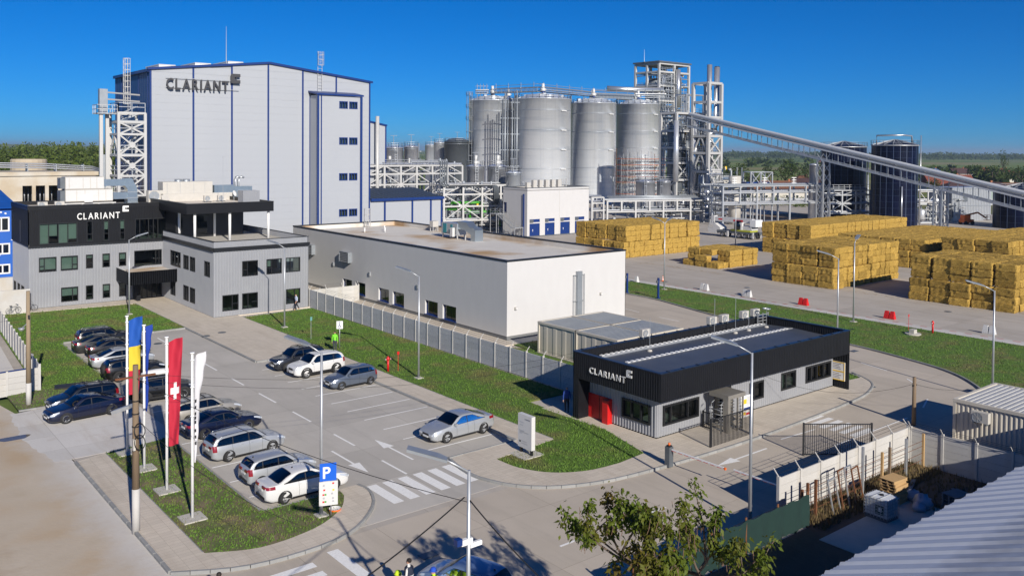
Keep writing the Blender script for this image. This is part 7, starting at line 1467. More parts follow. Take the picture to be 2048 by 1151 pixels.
for k in range(8): y = .1+k*.43; MB().box(-.03, .03, y, y+.43, .98, 1.05).build('arm', M['white'], t); MB().box(-.032, .032, y+.05, y+.33, .95, .98).build('arm_stripe', M['red'], t)
# totem, parking sign, small signs
t = thing('totem_sign', 'white totem sign with small grey lettering on the lawn corner', 'sign', (32.95, 39.15, .1)); MB().box(-.75, .75, -.75, .75, -.05, .05).build('foundation', M['conc'], t); MB().box(-.14, .14, -.62, .62, .38, 2.35).build('panel', M['plastic'], t); MB().box(-.06, .06, -.55, -.4, .05, .4).build('leg', M['frame'], t); MB().box(-.06, .06, .4, .55, .05, .4).build('leg', M['frame'], t)
lt = thing('totem_lettering', 'small grey company lettering on the white totem', 'lettering', (32.79, 39.55, .1)) if False else None
sg = link('lettering', None, t, loc=(-.14, .55, 0)); L_, tw = text_meshes('CLARIANT', .085, .006, 1.2)
for x, me in L_: me.materials.clear(); me.materials.append(M['dsteel']); q = link('letter', me, sg, loc=(-.004, -.55-x*1.0, 2.08)); q.rotation_euler = (PI/2, 0, -PI/2)
for z, y0, y1 in ((1.85, .1, .45), (1.68, .1, .38), (1.35, .05, .5), (1.28, .1, .9), (1.2, .1, .32), (.75, .25, .75), (.62, .25, .8)): MB().box(-.003, .002, -y1, -y0, z, z+.05).build('text_line', M['galv'], sg)
MB().box(-.004, .002, -.2, -.06, .68, .78).build('icon', M['frame'], sg)
t = thing('parking_sign', 'blue parking sign above a white rules board', 'sign', (19.85, 38.35, .1), -.35); MB().cyl((0, .06, 0), (0, .06, 2.4), .03, n=8).build('post', M['galv'], t, True); MB().box(-.55, .25, -.03, 0, 1.75, 2.62).build('sign_plate', mat('sign_blue', (.004, .10, .55), .4), t); MB().box(-.58, .32, -.03, 0, .55, 1.73).build('rules_board', M['plastic'], t)
L_, tw = text_meshes('P', .78, .012, 1, .02)
for x, me in L_: me.materials.clear(); me.materials.append(M['white']); q = link('letter', me, t, loc=(-.40, -.036, 1.9)); q.rotation_euler = (PI/2, 0, 0)
for k, (a, z, m_) in enumerate(((-.4, 1.5, 'galv'), (.05, 1.58, 'red'), (-.38, 1.28, 'red'), (.06, 1.25, 'yellow'), (-.42, 1.05, 'red'), (-.32, 1.05, 'green'), (0, 1.08, 'galv'), (-.4, .88, 'galv'), (.04, .85, 'galv'), (-.42, .7, 'red'), (-.32, .7, 'green'), (.05, .7, 'galv'))): MB().box(a, a+.09, -.036, -.03, z, z+.08).build('pictogram', M[m_], t)
t = thing('accessible_parking_sign', 'small white disabled parking sign on a post beside the man in green', 'sign', (37.3, 70.5, .1), -.5); MB().cyl((0, 0, 0), (0, 0, 2.2), .03, n=8).build('post', M['galv'], t, True); MB().box(-.28, .28, -.05, -.03, 1.75, 2.45).build('plate', M['white'], t); b = MB(); b.lathe([(.1, 0), (.14, 0)], n=14); w_ = b.build('wheel_symbol', M['blue'], t); w_.location = (-.02, -.056, 1.95); w_.rotation_euler = (PI/2, 0, 0); MB().box(-.05, 0, -.056, -.05, 2.0, 2.25).build('body_symbol', M['blue'], t); MB().box(0, .1, -.056, -.05, 2.02, 2.06).build('leg_symbol', M['blue'], t); MB().lathe([(0, 0), (.05, 0)], n=12).build('head_symbol', M['blue'], t, loc=(-.03, -.056, 2.33)).rotation_euler = (PI/2, 0, 0)
t = thing('post_sign', 'thin post with small teal plate on the lawn before the office wing', 'sign', (36.95, 75.5, .1)); MB().cyl((0, 0, 0), (0, 0, 2.0), .02, n=6).build('post', M['galv'], t); MB().box(-.1, .1, -.04, -.02, 1.75, 2.1).build('plate', mat('teal', (.12, .30, .28), .5), t)
def hydrant(label, x, y, big=True):
    t = thing('fire_hydrant', label, 'fire hydrant', (x, y, .1)); MB().cyl((0, 0, 0), (0, 0, 1.0), .09, n=12).build('barrel', M['red'], t, True); MB().lathe([(0, 0), (.13, 0), (.15, .08), (.1, .2), (.05, .28), (0, .3)], n=14).build('bonnet', M['red'], t, True, loc=(0, 0, .95))
    for s in (-1, 1): MB().cyl((0, 0, 1.0), (s*.22, 0, 1.0), .06, n=10).build('outlet', M['red'], t, True); MB().cyl((s*.2, 0, 1.0), (s*.26, 0, 1.0), .075, n=10).build('outlet_cap', M['galv'], t, True)
hydrant('red fire hydrant on the lawn beside the small grey hatchback', 36.45, 60.7); hydrant('red fire hydrant on the far lawn edge before the yard', 87.3, 41.0)
for i, (x, y) in enumerate(((37.15, 60.3), (86.8, 43.2))): t = thing('marker_post', 'thin red marker post beside the %s hydrant' % ('lawn', 'far')[i], 'post', (x, y, .1)); MB().cyl((0, 0, 0), (0, 0, 1.5), .02, n=6).build('post', M['red'], t); MB().box(-.1, .1, -.02, .0, 1.35, 1.6).build('plate', M['red'], t)
t = thing('manhole_base', 'concrete manhole collar with a small block on the far lawn', 'manhole', (85.1, 41.9, .1)); MB().cyl((0, 0, 0), (0, 0, .12), .75, n=20).build('collar', M['conc'], t); MB().box(-.3, .3, -.25, .25, .12, .5).build('block', M['conc'], t)
def jersey(label, x, y, m, a=PI/2, n=1):
    t = thing('traffic_barrier', label, 'traffic barrier', (x, y, .01), a, 'plastic traffic barriers')
    for k in range(n):
        x0 = k*.62-.31*n; w = .6
        b = MB(); b.add([(x0, -.25, 0), (x0+w, -.25, 0), (x0+w, .25, 0), (x0, .25, 0), (x0+.03, -.25, .15), (x0+w-.03, -.25, .15), (x0+w-.03, .25, .15), (x0+.03, .25, .15), (x0+.1, -.1, .82), (x0+w-.1, -.1, .82), (x0+w-.1, .1, .82), (x0+.1, .1, .82)], [(0, 1, 5, 4), (1, 2, 6, 5), (2, 3, 7, 6), (3, 0, 4, 7), (4, 5, 9, 8), (5, 6, 10, 9), (6, 7, 11, 10), (7, 4, 8, 11), (8, 9, 10, 11)]); b.build('block', M[m], t)
        MB().box(x0+.2, x0+.4, -.27, -.25, 0, .1).build('fork_slot', M['wire'], t)
    return t
jersey('white plastic barrier behind the twin headed lamp post', 90.9, 72.3, 'plastic', n=2); jersey('white plastic barrier between the lamp post and the red barriers', 91.2, 65.9, 'plastic', n=2); jersey('red plastic barrier below the middle straw stack', 91.5, 58.2, 'red', n=2); jersey('red plastic barrier nearer the red hydrant', 91.6, 47.7, 'red', n=2); jersey('white plastic barrier at the right edge before the nearest straw stack', 92.0, 37.6, 'plastic', n=2); jersey('white plastic barrier beside the crane truck, small and far', 148.5, 126.0, 'plastic'); jersey('red plastic barrier beside the crane truck, small and far', 147.2, 123.0, 'red', n=2); jersey('white plastic barrier behind the blue post near the white building', 88.8, 82.3, 'plastic')
def cone(label, x, y):
    t = thing('traffic_cone', label, 'traffic cone', (x, y, .01), 0, 'traffic cones'); MB().box(-.2, .2, -.2, .2, 0, .04).build('base', M['orange'], t)
    for k, m_ in enumerate(('orange', 'white', 'orange', 'white', 'orange')): z0, z1 = .04+k*.14, .18+k*.14; MB().lathe([(.16-.13*(z0/.74), z0), (.16-.13*(z1/.74), z1)], n=12).build('band', M[m_], t, True)
cone('orange and white traffic cone on the yard edge behind the white building', 92.5, 80.8); cone('traffic cone between the middle and the nearest straw stacks', 124.5, 57.0); cone('traffic cone half hidden by the white building corner', 93.0, 88.8)
for i, (x, y) in enumerate(((80.6, 76.3), (80.7, 71.2))): t = thing('blue_post', 'dark blue card reader post at the road edge, %s one' % ('farther', 'nearer')[i], 'post', (x, y, .1)); MB().box(-.1, .1, -.1, .1, 0, 2.5).build('post', M['blue'], t); MB().box(-.18, .18, -.18, .18, 0, .12).build('base', M['blue'], t); MB().box(-.3, -.1, -.08, .08, 1.9, 2.2).build('reader', M['dsteel'], t)
# bicycles
def bicycle(label, x, y, a):
    t = thing('bicycle', label, 'bicycle', (x, y, .12), a, 'bicycles by the office')
    for q in (-.52, .52): w_ = link('wheel', None, t, loc=(q, 0, .33)); w_.rotation_euler = (PI/2, 0, 0); MB().lathe([(.31, -.018), (.335, 0), (.31, .018), (.295, 0), (.31, -.018)], n=22).build('tyre', M['tyre'], w_, True); b = MB(); [b.bar((0, 0, 0), (.3*math.cos(k*PI/6), .3*math.sin(k*PI/6), 0), .008) for k in range(12)]; b.build('spokes', M['galv'], w_)
    b = MB(); [b.tube([p, q], .02, 6) for p, q in (((-.52, 0, .33), (-.15, 0, .3)), ((-.15, 0, .3), (-.28, 0, .82)), ((-.28, 0, .78), (.32, 0, .78)), ((-.15, 0, .3), (.34, 0, .68)), ((.36, 0, .9), (.52, 0, .33)), ((-.52, 0, .33), (-.27, 0, .75)))]; b.build('frame', M['dsteel'], t, True); MB().box(-.4, -.18, -.07, .07, .84, .9).build('saddle', M['trim'], t); MB().box(.3, .38, -.27, .27, .98, 1.01).build('handlebar', M['galv'], t); MB().lathe([(.08, -.01), (.1, 0), (.08, .01)], n=14).build('chainring', M['galv'], t, loc=(-.15, -.03, .3)).rotation_euler = (PI/2, 0, 0)
bicycle('bicycle leaning by the office corner, half behind the utility pole', 18.9, 106.5, .1); bicycle('bicycle at the end of the low white wall left of the utility pole', 17.3, 105.9, .35)
# crane truck, boom lift
def crane():
    p = G(1448, 472); q = G(1510, 478); a = math.atan2(p[1]-q[1], p[0]-q[0]); T = thing('mobile_crane', 'white mobile crane truck with lowered boom behind the straw stacks', 'crane truck', ((p[0]+q[0])/2-.3, (p[1]+q[1])/2+.6, 0), a)
    MB().box(-5.6, 4.0, -1.2, 1.2, .95, 1.45).build('chassis', M['dsteel'], T); MB().box(-4.4, .5, -1.28, 1.28, 1.45, 1.8).build('deck_trim', mat('lime_trim', (.40, .42, .03), .6), T)
    b = MB(); pr_ = [(4.1, .7), (6.2, .7), (6.4, 1.6), (6.0, 2.75), (4.6, 2.8), (3.2, 1.9), (3.2, 1.5), (4.1, 1.4)]; n = len(pr_); b.add([(x, -1.2, z) for x, z in pr_]+[(x, 1.2, z) for x, z in pr_], [tuple(range(n)), tuple(range(2*n-1, n-1, -1))]+[(i, n+i, n+(i+1) % n, (i+1) % n) for i in range(n)]); b.build('cab', M['plastic'], T); MB().add([(5.0, -1.22, 1.75), (5.0, -1.22, 2.55), (5.9, -1.22, 2.55), (6.15, -1.22, 1.75)], [(0, 1, 2, 3)]).build('cab_window', M['darkglass'], T); MB().add([(5.0, 1.22, 1.75), (5.0, 1.22, 2.55), (5.9, 1.22, 2.55), (6.15, 1.22, 1.75)], [(3, 2, 1, 0)]).build('cab_window', M['darkglass'], T); MB().add([(6.39, -1.0, 1.7), (6.39, 1.0, 1.7), (6.07, 1.0, 2.65), (6.07, -1.0, 2.65)], [(0, 1, 2, 3)]).build('windscreen', M['darkglass'], T)
    ty, ri, br = wheel_meshes(.55, 2)
    for x in (2.6, -1.6, -3.1, -4.6):
        for s in (1, -1): w_ = link('wheel', None, T, loc=(x, s*1.1, .55)); w_.rotation_euler = (-s*PI/2, 0, 0); w_.scale = (1, 1, 2); link('tyre', ty, w_); link('rim', ri, w_)
    MB().box(-4.6, -.6, -1.1, 1.1, 1.8, 2.6).build('superstructure', M['plastic'], T); b = MB(); b.lathe([(0, 1.85), (.75, 1.85), (.85, 2.5), (.75, 3.3), (.5, 3.6), (0, 3.65)], (-1.2, 1.0, 0), 16); b.build('crane_cabin', M['darkglass'], T, True); MB().box(-2.3, -1.6, .3, 1.3, 1.8, 3.3).build('cabin_rear', M['plastic'], T); MB().box(-5.6, -4.2, -1.2, 1.2, 2.6, 4.0).build('counterweight', M['white'], T)
    MB().box(-4.2, 5.2, -.45, .45, 3.2, 4.1).build('boom', M['plastic'], T); MB().box(5.2, 6.0, -.55, .55, 2.9, 4.3).build('boom_head', M['plastic'], T); MB().box(-2, .4, .451, .47, 3.4, 3.75).build('red_lettering', M['red'], T); MB().box(3.2, 4.2, .451, .47, 3.5, 3.8).build('red_lettering', M['red'], T)
    for x in (-5.2, 1.0):
        for s in (-1, 1): MB().box(x, x+.35, s*1.3-.1, s*1.3+.1, .2, 1.4).build('outrigger', M['plastic'], T)
    MB().lathe([(.3, 0), (.55, .05), (.55, .25), (.3, .3)], n=18).build('spare_wheel', M['tyre'], T, loc=(-5.75, .9, 1.1)).rotation_euler = (0, -PI/2, 0)
crane()
def boomlift():
    x, y, _ = CW(1935, 222); T = thing('boom_lift', 'orange boom lift in front of the ribbed metal shed', 'boom lift', (x, y, 0), -.5); MB().box(-1.4, 1.4, -1, 1, .5, 1.3).build('base', M['orange'], T); MB().box(-1.2, .6, -.8, .8, 1.3, 2.4).build('turret', M['orange'], T); b = MB(); b.bar((-.8, 0, 2.2), (3.2, 0, 3.0), .35); b.bar((3.2, 0, 3.0), (5.6, 0, 1.6), .3); b.build('boom', M['orange'], T); bk = link('basket', None, T); railing(bk, [(5.2, -.6, 1.2), (6.4, -.6, 1.2), (6.4, .6, 1.2), (5.2, .6, 1.2)], 1.1, 'orange', True, w=.07); MB().box(5.2, 6.4, -.6, .6, 1.1, 1.2).build('basket_floor', M['orange'], T)
    for x_ in (-1, 1):
        for s in (-1, 1): MB().cyl((x_, s*.8, .45), (x_, s*1.1, .45), .45, n=14).build('wheel', M['tyre'], T, True)
boomlift()

t = thing('floor_mat', 'flat black rubber mat lying on the lawn edge behind the dark blue estate', 'mat', (*G(142, 775), .16), -.2); MB().box(-1.1, 1.1, -.6, .6, 0, .05).build('mat', M['black'], t); MB().box(-1.12, 1.12, -.62, -.6, 0, .06).build('edge', M['trim'], t)
t = thing('round_dish', 'small round orange rimmed dish on the grass beside the parking sign', 'dish', (*G(670, 1024), .1)); MB().lathe([(0, .02), (.22, .03), (.3, .12)], n=16).build('bowl', M['plastic'], t, True); MB().lathe([(.3, .12), (.32, .1), (.24, 0)], n=16).build('rim', M['orange'], t, True)
# ================================================================== YARD IN THE FOREGROUND RIGHT
ground_obj('yard_soil', [(24, 23.0), (50.0, 23.0), (50.0, 24.7), (37.3, 24.7), (37.3, 23.3), (24, 23.3)], 0, .016, M['soil'])
ground_obj('yard_soil', [(22, 4), (50.0, 4), (50.0, 23.0), (22, 23.0)], 0, .02, M['soil'])
ground_obj('yard_slab', [(36.5, 18.4), (44.5, 18.4), (44.5, 22.2), (36.5, 22.2)], 0, .05, M['conc'])
def shed():
    T = thing('tin_roof_shed', 'long shed with pale corrugated metal roof in the lower right corner', 'shed', (22.5, 16.3, 0)); L = 34; k = .40; D = 10.5; z0 = 3.5; m_ = mat('tin_roof', (.70, .72, .75), .5, .0, (.78, .80, .82), 1.5, .8, col3=(.44, .45, .47), scale3=.3); pw_ = 1.0
    def panel(sgn):
        b = MB(); n = 10; v = []
        for i in range(n+1):
            x = pw_*1.02*i/n; w = .03*(1 if i % 2 else 0)+(.075 if i >= n-1 else 0)
            v += [(x, 0, z0+w), (x, -D*sgn if sgn > 0 else -2*D, z0+k*D+w if sgn > 0 else z0+w)] if sgn > 0 else [(x, -D, z0+k*D+w), (x, -2*D, z0+w)]
        b.add(v, [(2*i, 2*i+2, 2*i+3, 2*i+1)[::-1] for i in range(n)]); return b.mesh('roof_sheet', m_)
    a, c = panel(1), panel(-1)
    for i in range(L): off = random.uniform(-.06, .06); link('roof_sheet', a, T, loc=(i*pw_, .15+off, -.084-off*.3)); link('roof_sheet', c, T, loc=(i*pw_, 0, -.084))
    b = MB(); b.box(.3, L-.3, -.5, -.35, 0, z0-.1); b.box(.3, L-.3, -2*D+.3, -2*D+.5, 0, z0-.1); b.build('wall', M['precast'], T)
    for x in (.3, L-.5): MB().add([(x, -.4, 0), (x, -2*D+.4, 0), (x, -2*D+.4, z0), (x, -D, z0+k*D-.1), (x, -.4, z0)], [(0, 1, 2, 3, 4)]).build('gable', M['precast'], T)
    MB().box(0, L, -D-.15, -D+.15, z0+k*D-.03, z0+k*D+.07).build('ridge_cap', m_, T)
shed()
t = thing('net_fence', 'dark green net screen fence between the road and the yard', 'fence', (25.2, 23.25, 0)); nm_ = mat('green_net', (.004, .022, .019), .9, 0, (.007, .032, .027), 2, .8); v = []; n = 60; b = MB()
for i in range(n+1):
    x = i*12.1/n; w = .06*math.sin(i*.9)+.03*math.sin(i*2.3); v += [(x, w, .12+.03*math.sin(i*1.7)), (x, w*1.3, .85), (x, w*.4, 1.62+.04*math.sin(i*1.1))]
b.add(v, [(3*i+j, 3*i+3+j, 3*i+4+j, 3*i+1+j) for i in range(n) for j in range(2)]); b.build('net', nm_, t, True)
for k in range(6): MB().cyl((k*2.42, .09, 0), (k*2.42, .09, 1.75), .05, n=8).build('post', M['rust'], t, True)
for z in (.2, 1.6): MB().bar((0, .07, z), (12.1, .07, z), .02).build('wire_line', M['wire'], t)
t = thing('wire_fence', 'rusty wire fence on timber posts in front of the white wall', 'fence', (37.4, 23.7, 0))
for x, h, m_ in ((0, 1.7, 'rust'), (.5, 1.9, 'rust'), (1.2, 1.9, 'rust'), (5.6, 2.6, 'galv'), (7.6, 1.9, 'pallet'), (8.4, 2.0, 'wood'), (10.2, 2.1, 'galv'), (12.2, 2.0, 'pallet')): MB().box(x-.06, x+.06, -.06, .06, 0, h).build('post', M[m_], t)
for z in (.5, .9, 1.3, 1.6): MB().bar((0, 0, z), (12.2, 0, z), .018).build('wire_line', M['rust'], t)
for i, (x, h) in enumerate(((2.2, 1.6), (3.1, 1.9), (3.7, 1.9), (4.4, 1.7))):
    f_ = thing('leaning_frame', 'rusty steel frame leaning on the wire fence, %s of four' % ('leftmost', 'second', 'third', 'rightmost')[i], 'frame', (37.4+x, 23.3, .02), .1, 'leaning rusty frames'); b = MB(); b.bar((0, 0, 0), (0, .35, h), .06); b.bar((.75, 0, 0), (.75, .35, h), .06); b.bar((0, .35, h), (.75, .35, h), .06); b.build('frame', M['rust' if i % 2 else 'galv'], f_); mm = MB(); [mm.bar((.05, .35*z/h, z), (.7, .35*z/h, z), .015) for z in np.arange(.2, h, .25)]; mm.build('mesh_wires', M['rust'], f_)
def pallet_proto(label, x, y, z, a, m='pallet'):
    t = thing('pallet', label, 'pallet', (x, y, z), a, 'wooden pallets'); 
    for k in range(7): link('deck_board', PB['d'+m], t, loc=(0, -.36+k*.12, .13))
    for yy in (-.36, 0, .36): link('stringer', PB['s'+m], t, loc=(0, yy, .02))
    for k in (-.36, 0, .36): link('base_board', PB['d'+m], t, loc=(0, k, 0))
    return t
PB = {}
M['palletold'] = mat('old_pallet', (.20, .22, .24), .9, 0, (.13, .14, .15), 5, .8)
for m_ in ('pallet', 'palletold'): PB['d'+m_] = MB().box(-.6, .6, -.05, .05, 0, .022).mesh('board', M[m_]); PB['s'+m_] = MB().box(-.58, .58, -.045, .045, 0, .11).mesh('stringer', M[m_])
on = ('bottom', 'second', 'third', 'fourth', 'fifth', 'sixth', 'seventh', 'topmost')
for k in range(8): pallet_proto('wooden pallet in the tall stack behind the white tank, %s from below' % on[k] if k < 7 else 'topmost wooden pallet of the tall stack behind the white tank', 43.6+random.gauss(0, .03), 22.3+random.gauss(0, .03), .05+k*.155, -.05+random.gauss(0, .03))
for k in range(5): pallet_proto('old grey pallet in the low shaded stack, %s from below' % on[k] if k < 4 else 'topmost old grey pallet of the low shaded stack', 45.3+random.gauss(0, .03), 19.9, .03+k*.155, -.25+random.gauss(0, .03), 'palletold')
t = thing('ibc_tank', 'white plastic liquid tank in a wire cage on a pallet', 'tank', (41.2, 21.7, .05), -.05)
b = MB(); b.add([(x*s, y*s, z) for z, s in ((.16, .93), (.2, 1), (1.0, 1), (1.08, .93)) for x, y in ((-.48, -.58), (.48, -.58), (.48, .58), (-.48, .58))], [(4*i+j, 4*i+(j+1) % 4, 4*i+4+(j+1) % 4, 4*i+4+j) for i in range(3) for j in range(4)]+[(12, 13, 14, 15)]); b.build('bottle', mat('milky_plastic', (.62, .64, .66), .4), t); MB().cyl((0, 0, 1.08), (0, 0, 1.13), .11, n=14).build('lid', M['trim'], t); MB().box(-.515, -.505, -.42, .02, .3, .75).build('label_plate', mat('label_green', (.03, .08, .07), .6), t); MB().box(-.52, -.515, -.32, -.15, .45, .65).build('label_print', M['white'], t)
c = MB()
for z in np.arange(.2, 1.1, .16):
    for p, q in (((-.52, -.62), (.52, -.62)), ((.52, -.62), (.52, .62)), ((.52, .62), (-.52, .62)), ((-.52, .62), (-.52, -.62))): c.bar((*p, z), (*q, z), .022)
for k in range(8): x = -.52+k*1.04/7; y = -.62+k*1.24/7; [c.bar((x, s*.62, .12), (x, s*.62, 1.08), .022) for s in (-1, 1)]; [c.bar((s*.52, y, .12), (s*.52, y, 1.08), .022) for s in (-1, 1)]
for y in (-.2, .2): c.bar((-.52, y, 1.1), (.52, y, 1.1), .03)
c.build('cage', M['galv'], t); MB().box(-.5, .5, -.6, .6, 0, .14).build('pallet_base', M['dsteel'], t)
def sack(label, x, y, r, z=.02):
    rr = random.Random(int(x*100)); b = MB(); n, m_ = 12, 8; v = []
    for i in range(m_+1):
        ph = PI*i/m_
        for j in range(n): th = 2*PI*j/n; q = r*(1+rr.gauss(0, .10)); v.append((q*math.sin(ph)*math.cos(th), q*math.sin(ph)*math.sin(th), max(0, .55*r+q*.8*math.cos(ph))))
    b.add(v, [(i*n+j, (i+1)*n+j, (i+1)*n+(j+1) % n, i*n+(j+1) % n) for i in range(m_) for j in range(n)]); o = b.build('rubbish_sack', mat('sack_plastic', (.30, .36, .44), .4) if 'sack_plastic' not in bpy.data.materials else bpy.data.materials['sack_plastic'], None, True, loc=(x, y, z)); tag(o, label, 'sack', 'plastic sacks')
sack('bulging pale plastic sack right of the pallet stack', 44.0, 21.0, .5); sack('smaller pale plastic sack touching the pallet stack', 44.6, 21.8, .4); sack('flat pale plastic sack at the front of the pallet stack', 43.4, 20.9, .32)
for i, (x, y, a, L) in enumerate(((46.0, 22.6, .35, 2.4), (44.5, 19.2, .1, 2.2), (45.2, 18.9, .0, 2.0), (47.2, 20.6, 1.1, 1.1))): t = thing('timber_plank', ('long grey plank lying behind the sacks', 'plank lying in front of the old pallets, upper', 'plank lying in front of the old pallets, lower', 'short plank leaning beside the old pallets')[i], 'plank', (x, y, .05), a, 'loose planks'); MB().box(-L/2, L/2, -.1, .1, 0, .12).build('plank', M['palletold'], t); MB().box(-L/2+.1, -L/2+.3, -.12, .12, -.04, 0).build('batten', M['palletold'], t)
# brown weeds (stuff)
M['weed'] = mat('dry_weeds', (.16, .10, .05), .9, 0, (.09, .08, .025), 2, .8)
g = tufts('dry_weeds', [(37.5, 22.6), (49.9, 22.6), (49.9, 24.6), (37.5, 24.6)], 120, .02, M['weed'], .1, .4, 91); g['label'] = 'dry brown weeds along the foot of the white wall'; g['category'] = 'weeds'
g = tufts('dry_weeds', [(44, 17), (49.9, 17), (49.9, 22.6), (44, 22.6)], 40, .02, M['weed'], .08, .3, 92); g['label'] = 'dry brown weeds among the pallets and planks'; g['category'] = 'weeds'
# ================================================================== TREES
def leaf_mesh(n_pts, sizes, name, m, seed, droop=.6, fold=.25):
    """many drooping two-quad leaves; n_pts: list of (pos, dir)"""
    r = np.random.default_rng(seed); P = np.array([p for p, _ in n_pts]); N = len(P); D = np.array([d for _, d in n_pts]); D = D/(np.linalg.norm(D, axis=1)[:, None]+1e-9)
    s = r.uniform(sizes[0], sizes[1], N)[:, None]; D = D+np.c_[np.zeros((N, 2)), -r.uniform(0, droop, N)]; D /= np.linalg.norm(D, axis=1)[:, None]; up = r.normal(0, 1, (N, 3)); sd = np.cross(D, up); sd /= np.linalg.norm(sd, axis=1)[:, None]; nn = np.cross(sd, D)
    v = np.stack([P, P+D*s*.45+sd*s*.26+nn*s*fold*.3, P+D*s-np.c_[np.zeros((N, 2)), .15*s[:, 0]], P+D*s*.45-sd*s*.26+nn*s*fold*.3], 1); idx = np.arange(4*N).reshape(N, 4); f = np.concatenate([idx[:, [0, 1, 2]], idx[:, [0, 2, 3]]])
    me = bpy.data.meshes.new(name); me.vertices.add(4*N); me.vertices.foreach_set('co', v.ravel()); me.loops.add(f.size); me.loops.foreach_set('vertex_index', f.ravel().astype(np.int32)); me.polygons.add(len(f)); me.polygons.foreach_set('loop_start', np.arange(0, f.size, 3, dtype=np.int32)); me.materials.append(m); me.update(); me.validate(); return me
def leafmat(name, c1, c2, trans=.25, c3=None, sc=1.2):
    m = mat(name, c1, .6, 0, c2, sc, .8, col3=c3, scale3=.5, spec=.25); t = m.node_tree; b = t.nodes['Principled BSDF']; tr = _n(t, 'BsdfTranslucent'); c = b.inputs['Base Color'].links[0].from_socket; t.links.new(c, tr.inputs[0]); mx = _n(t, 'MixShader'); mx.inputs[0].default_value = trans; t.links.new(b.outputs[0], mx.inputs[1]); t.links.new(tr.outputs[0], mx.inputs[2]); t.links.new(mx.outputs[0], t.nodes['Material Output'].inputs[0]); return m
M['leaf'] = leafmat('tree_leaf', (.06, .10, .008), (.135, .175, .018), .3, (.12, .09, .014)); M['bark'] = mat('bark', (.14, .105, .075), .9, 0, (.09, .065, .05), 6, .8); M['pod'] = mat('seed_pod', (.17, .10, .065), .8)
def near_tree(label, x, y, h0, hc, rad, seed, up=1.6, name='broadleaf_tree'):
    r = random.Random(seed); T = thing(name, label, 'tree', (x, y, 0)); br = MB(); tips = []; twig = []
    def grow(p, d, L, rad_, lev):
        n = 4; pts = [p]; q = np.array(p, float); d = np.array(d, float)
        for i in range(n):
            d = d+np.array([r.gauss(0, .13), r.gauss(0, .13), r.gauss(.05, .09)]); d /= np.linalg.norm(d); q = q+d*L/n; pts.append(tuple(q))
        br.tube(pts, [rad_*(1-.45*i/n) for i in range(n+1)], 7 if lev < 2 else 5, cap=False)
        if lev >= 3: tips.append((q, d)); twig.extend([(np.array(pts[k]), d) for k in (1, 2, 3)]); return
        if lev == 2: tips.append((q, d))
        for k in range(r.choice((3, 3, 4) if lev < 2 else (2, 3))):
            a = r.uniform(0, 2*PI); t = np.array([math.cos(a), math.sin(a), r.uniform(.15, .75)]); nd = d*.55+t*.75; grow(tuple(q if k else np.array(pts[-2])), nd/np.linalg.norm(nd), (L if lev else rad*.55)*r.uniform(.6, .82), rad_*.55, lev+1)
    grow((0, 0, 0), (0, 0, 1), h0, .15, 0)
    for q_ in range(4):
        a = q_*1.57+r.uniform(-.4, .4); grow((0, 0, h0*(.72+.07*q_)), (.95*math.cos(a), .95*math.sin(a), .45), rad*.62, .08, 1)
    br.build('trunk', M['bark'], T, True); L = []
    for p, d in tips:
        m_ = r.choice((26, 44, 62, 84))
        for k in range(m_): a = r.uniform(0, 2*PI); e = r.uniform(-.5, .5); L.append((np.array(p)+np.array([r.gauss(0, .10), r.gauss(0, .10), r.gauss(-.05, .16)]), (math.cos(a), math.sin(a), e-.2)))
    for p, d in twig:
        for k in range(r.choice((5, 9, 14, 20))): a = r.uniform(0, 2*PI); L.append((p+np.array([r.gauss(0, .12), r.gauss(0, .12), r.gauss(0, .12)]), (math.cos(a), math.sin(a), r.uniform(-.8, .2))))
    link('crown', leaf_mesh(L, (.10, .22), 'crown', M['leaf'], seed, .9), T); pd = MB()
    for p, d in tips:
        if r.random() < .55:
            for k in range(r.randrange(3, 8)): q = np.array(p)+np.array([r.gauss(0, .15), r.gauss(0, .15), r.gauss(-.1, .1)]); l = r.uniform(.2, .42); b_ = q+np.array([r.gauss(0, .04), r.gauss(0, .04), -l]); pd.tube([q, b_], .009, 3, cap=False)
    pd.build('seed_pods', M['pod'], T); return T
near_tree('leafy tree with drooping leaf tufts and hanging brown pods in the foreground', 20.4, 17.4, 5.6, 7, 3.1, 5)
near_tree('green tree top at the bottom edge before the corrugated roof', *G(1565, 1200, 4.2), 2.2, 4, 1.3, 12)
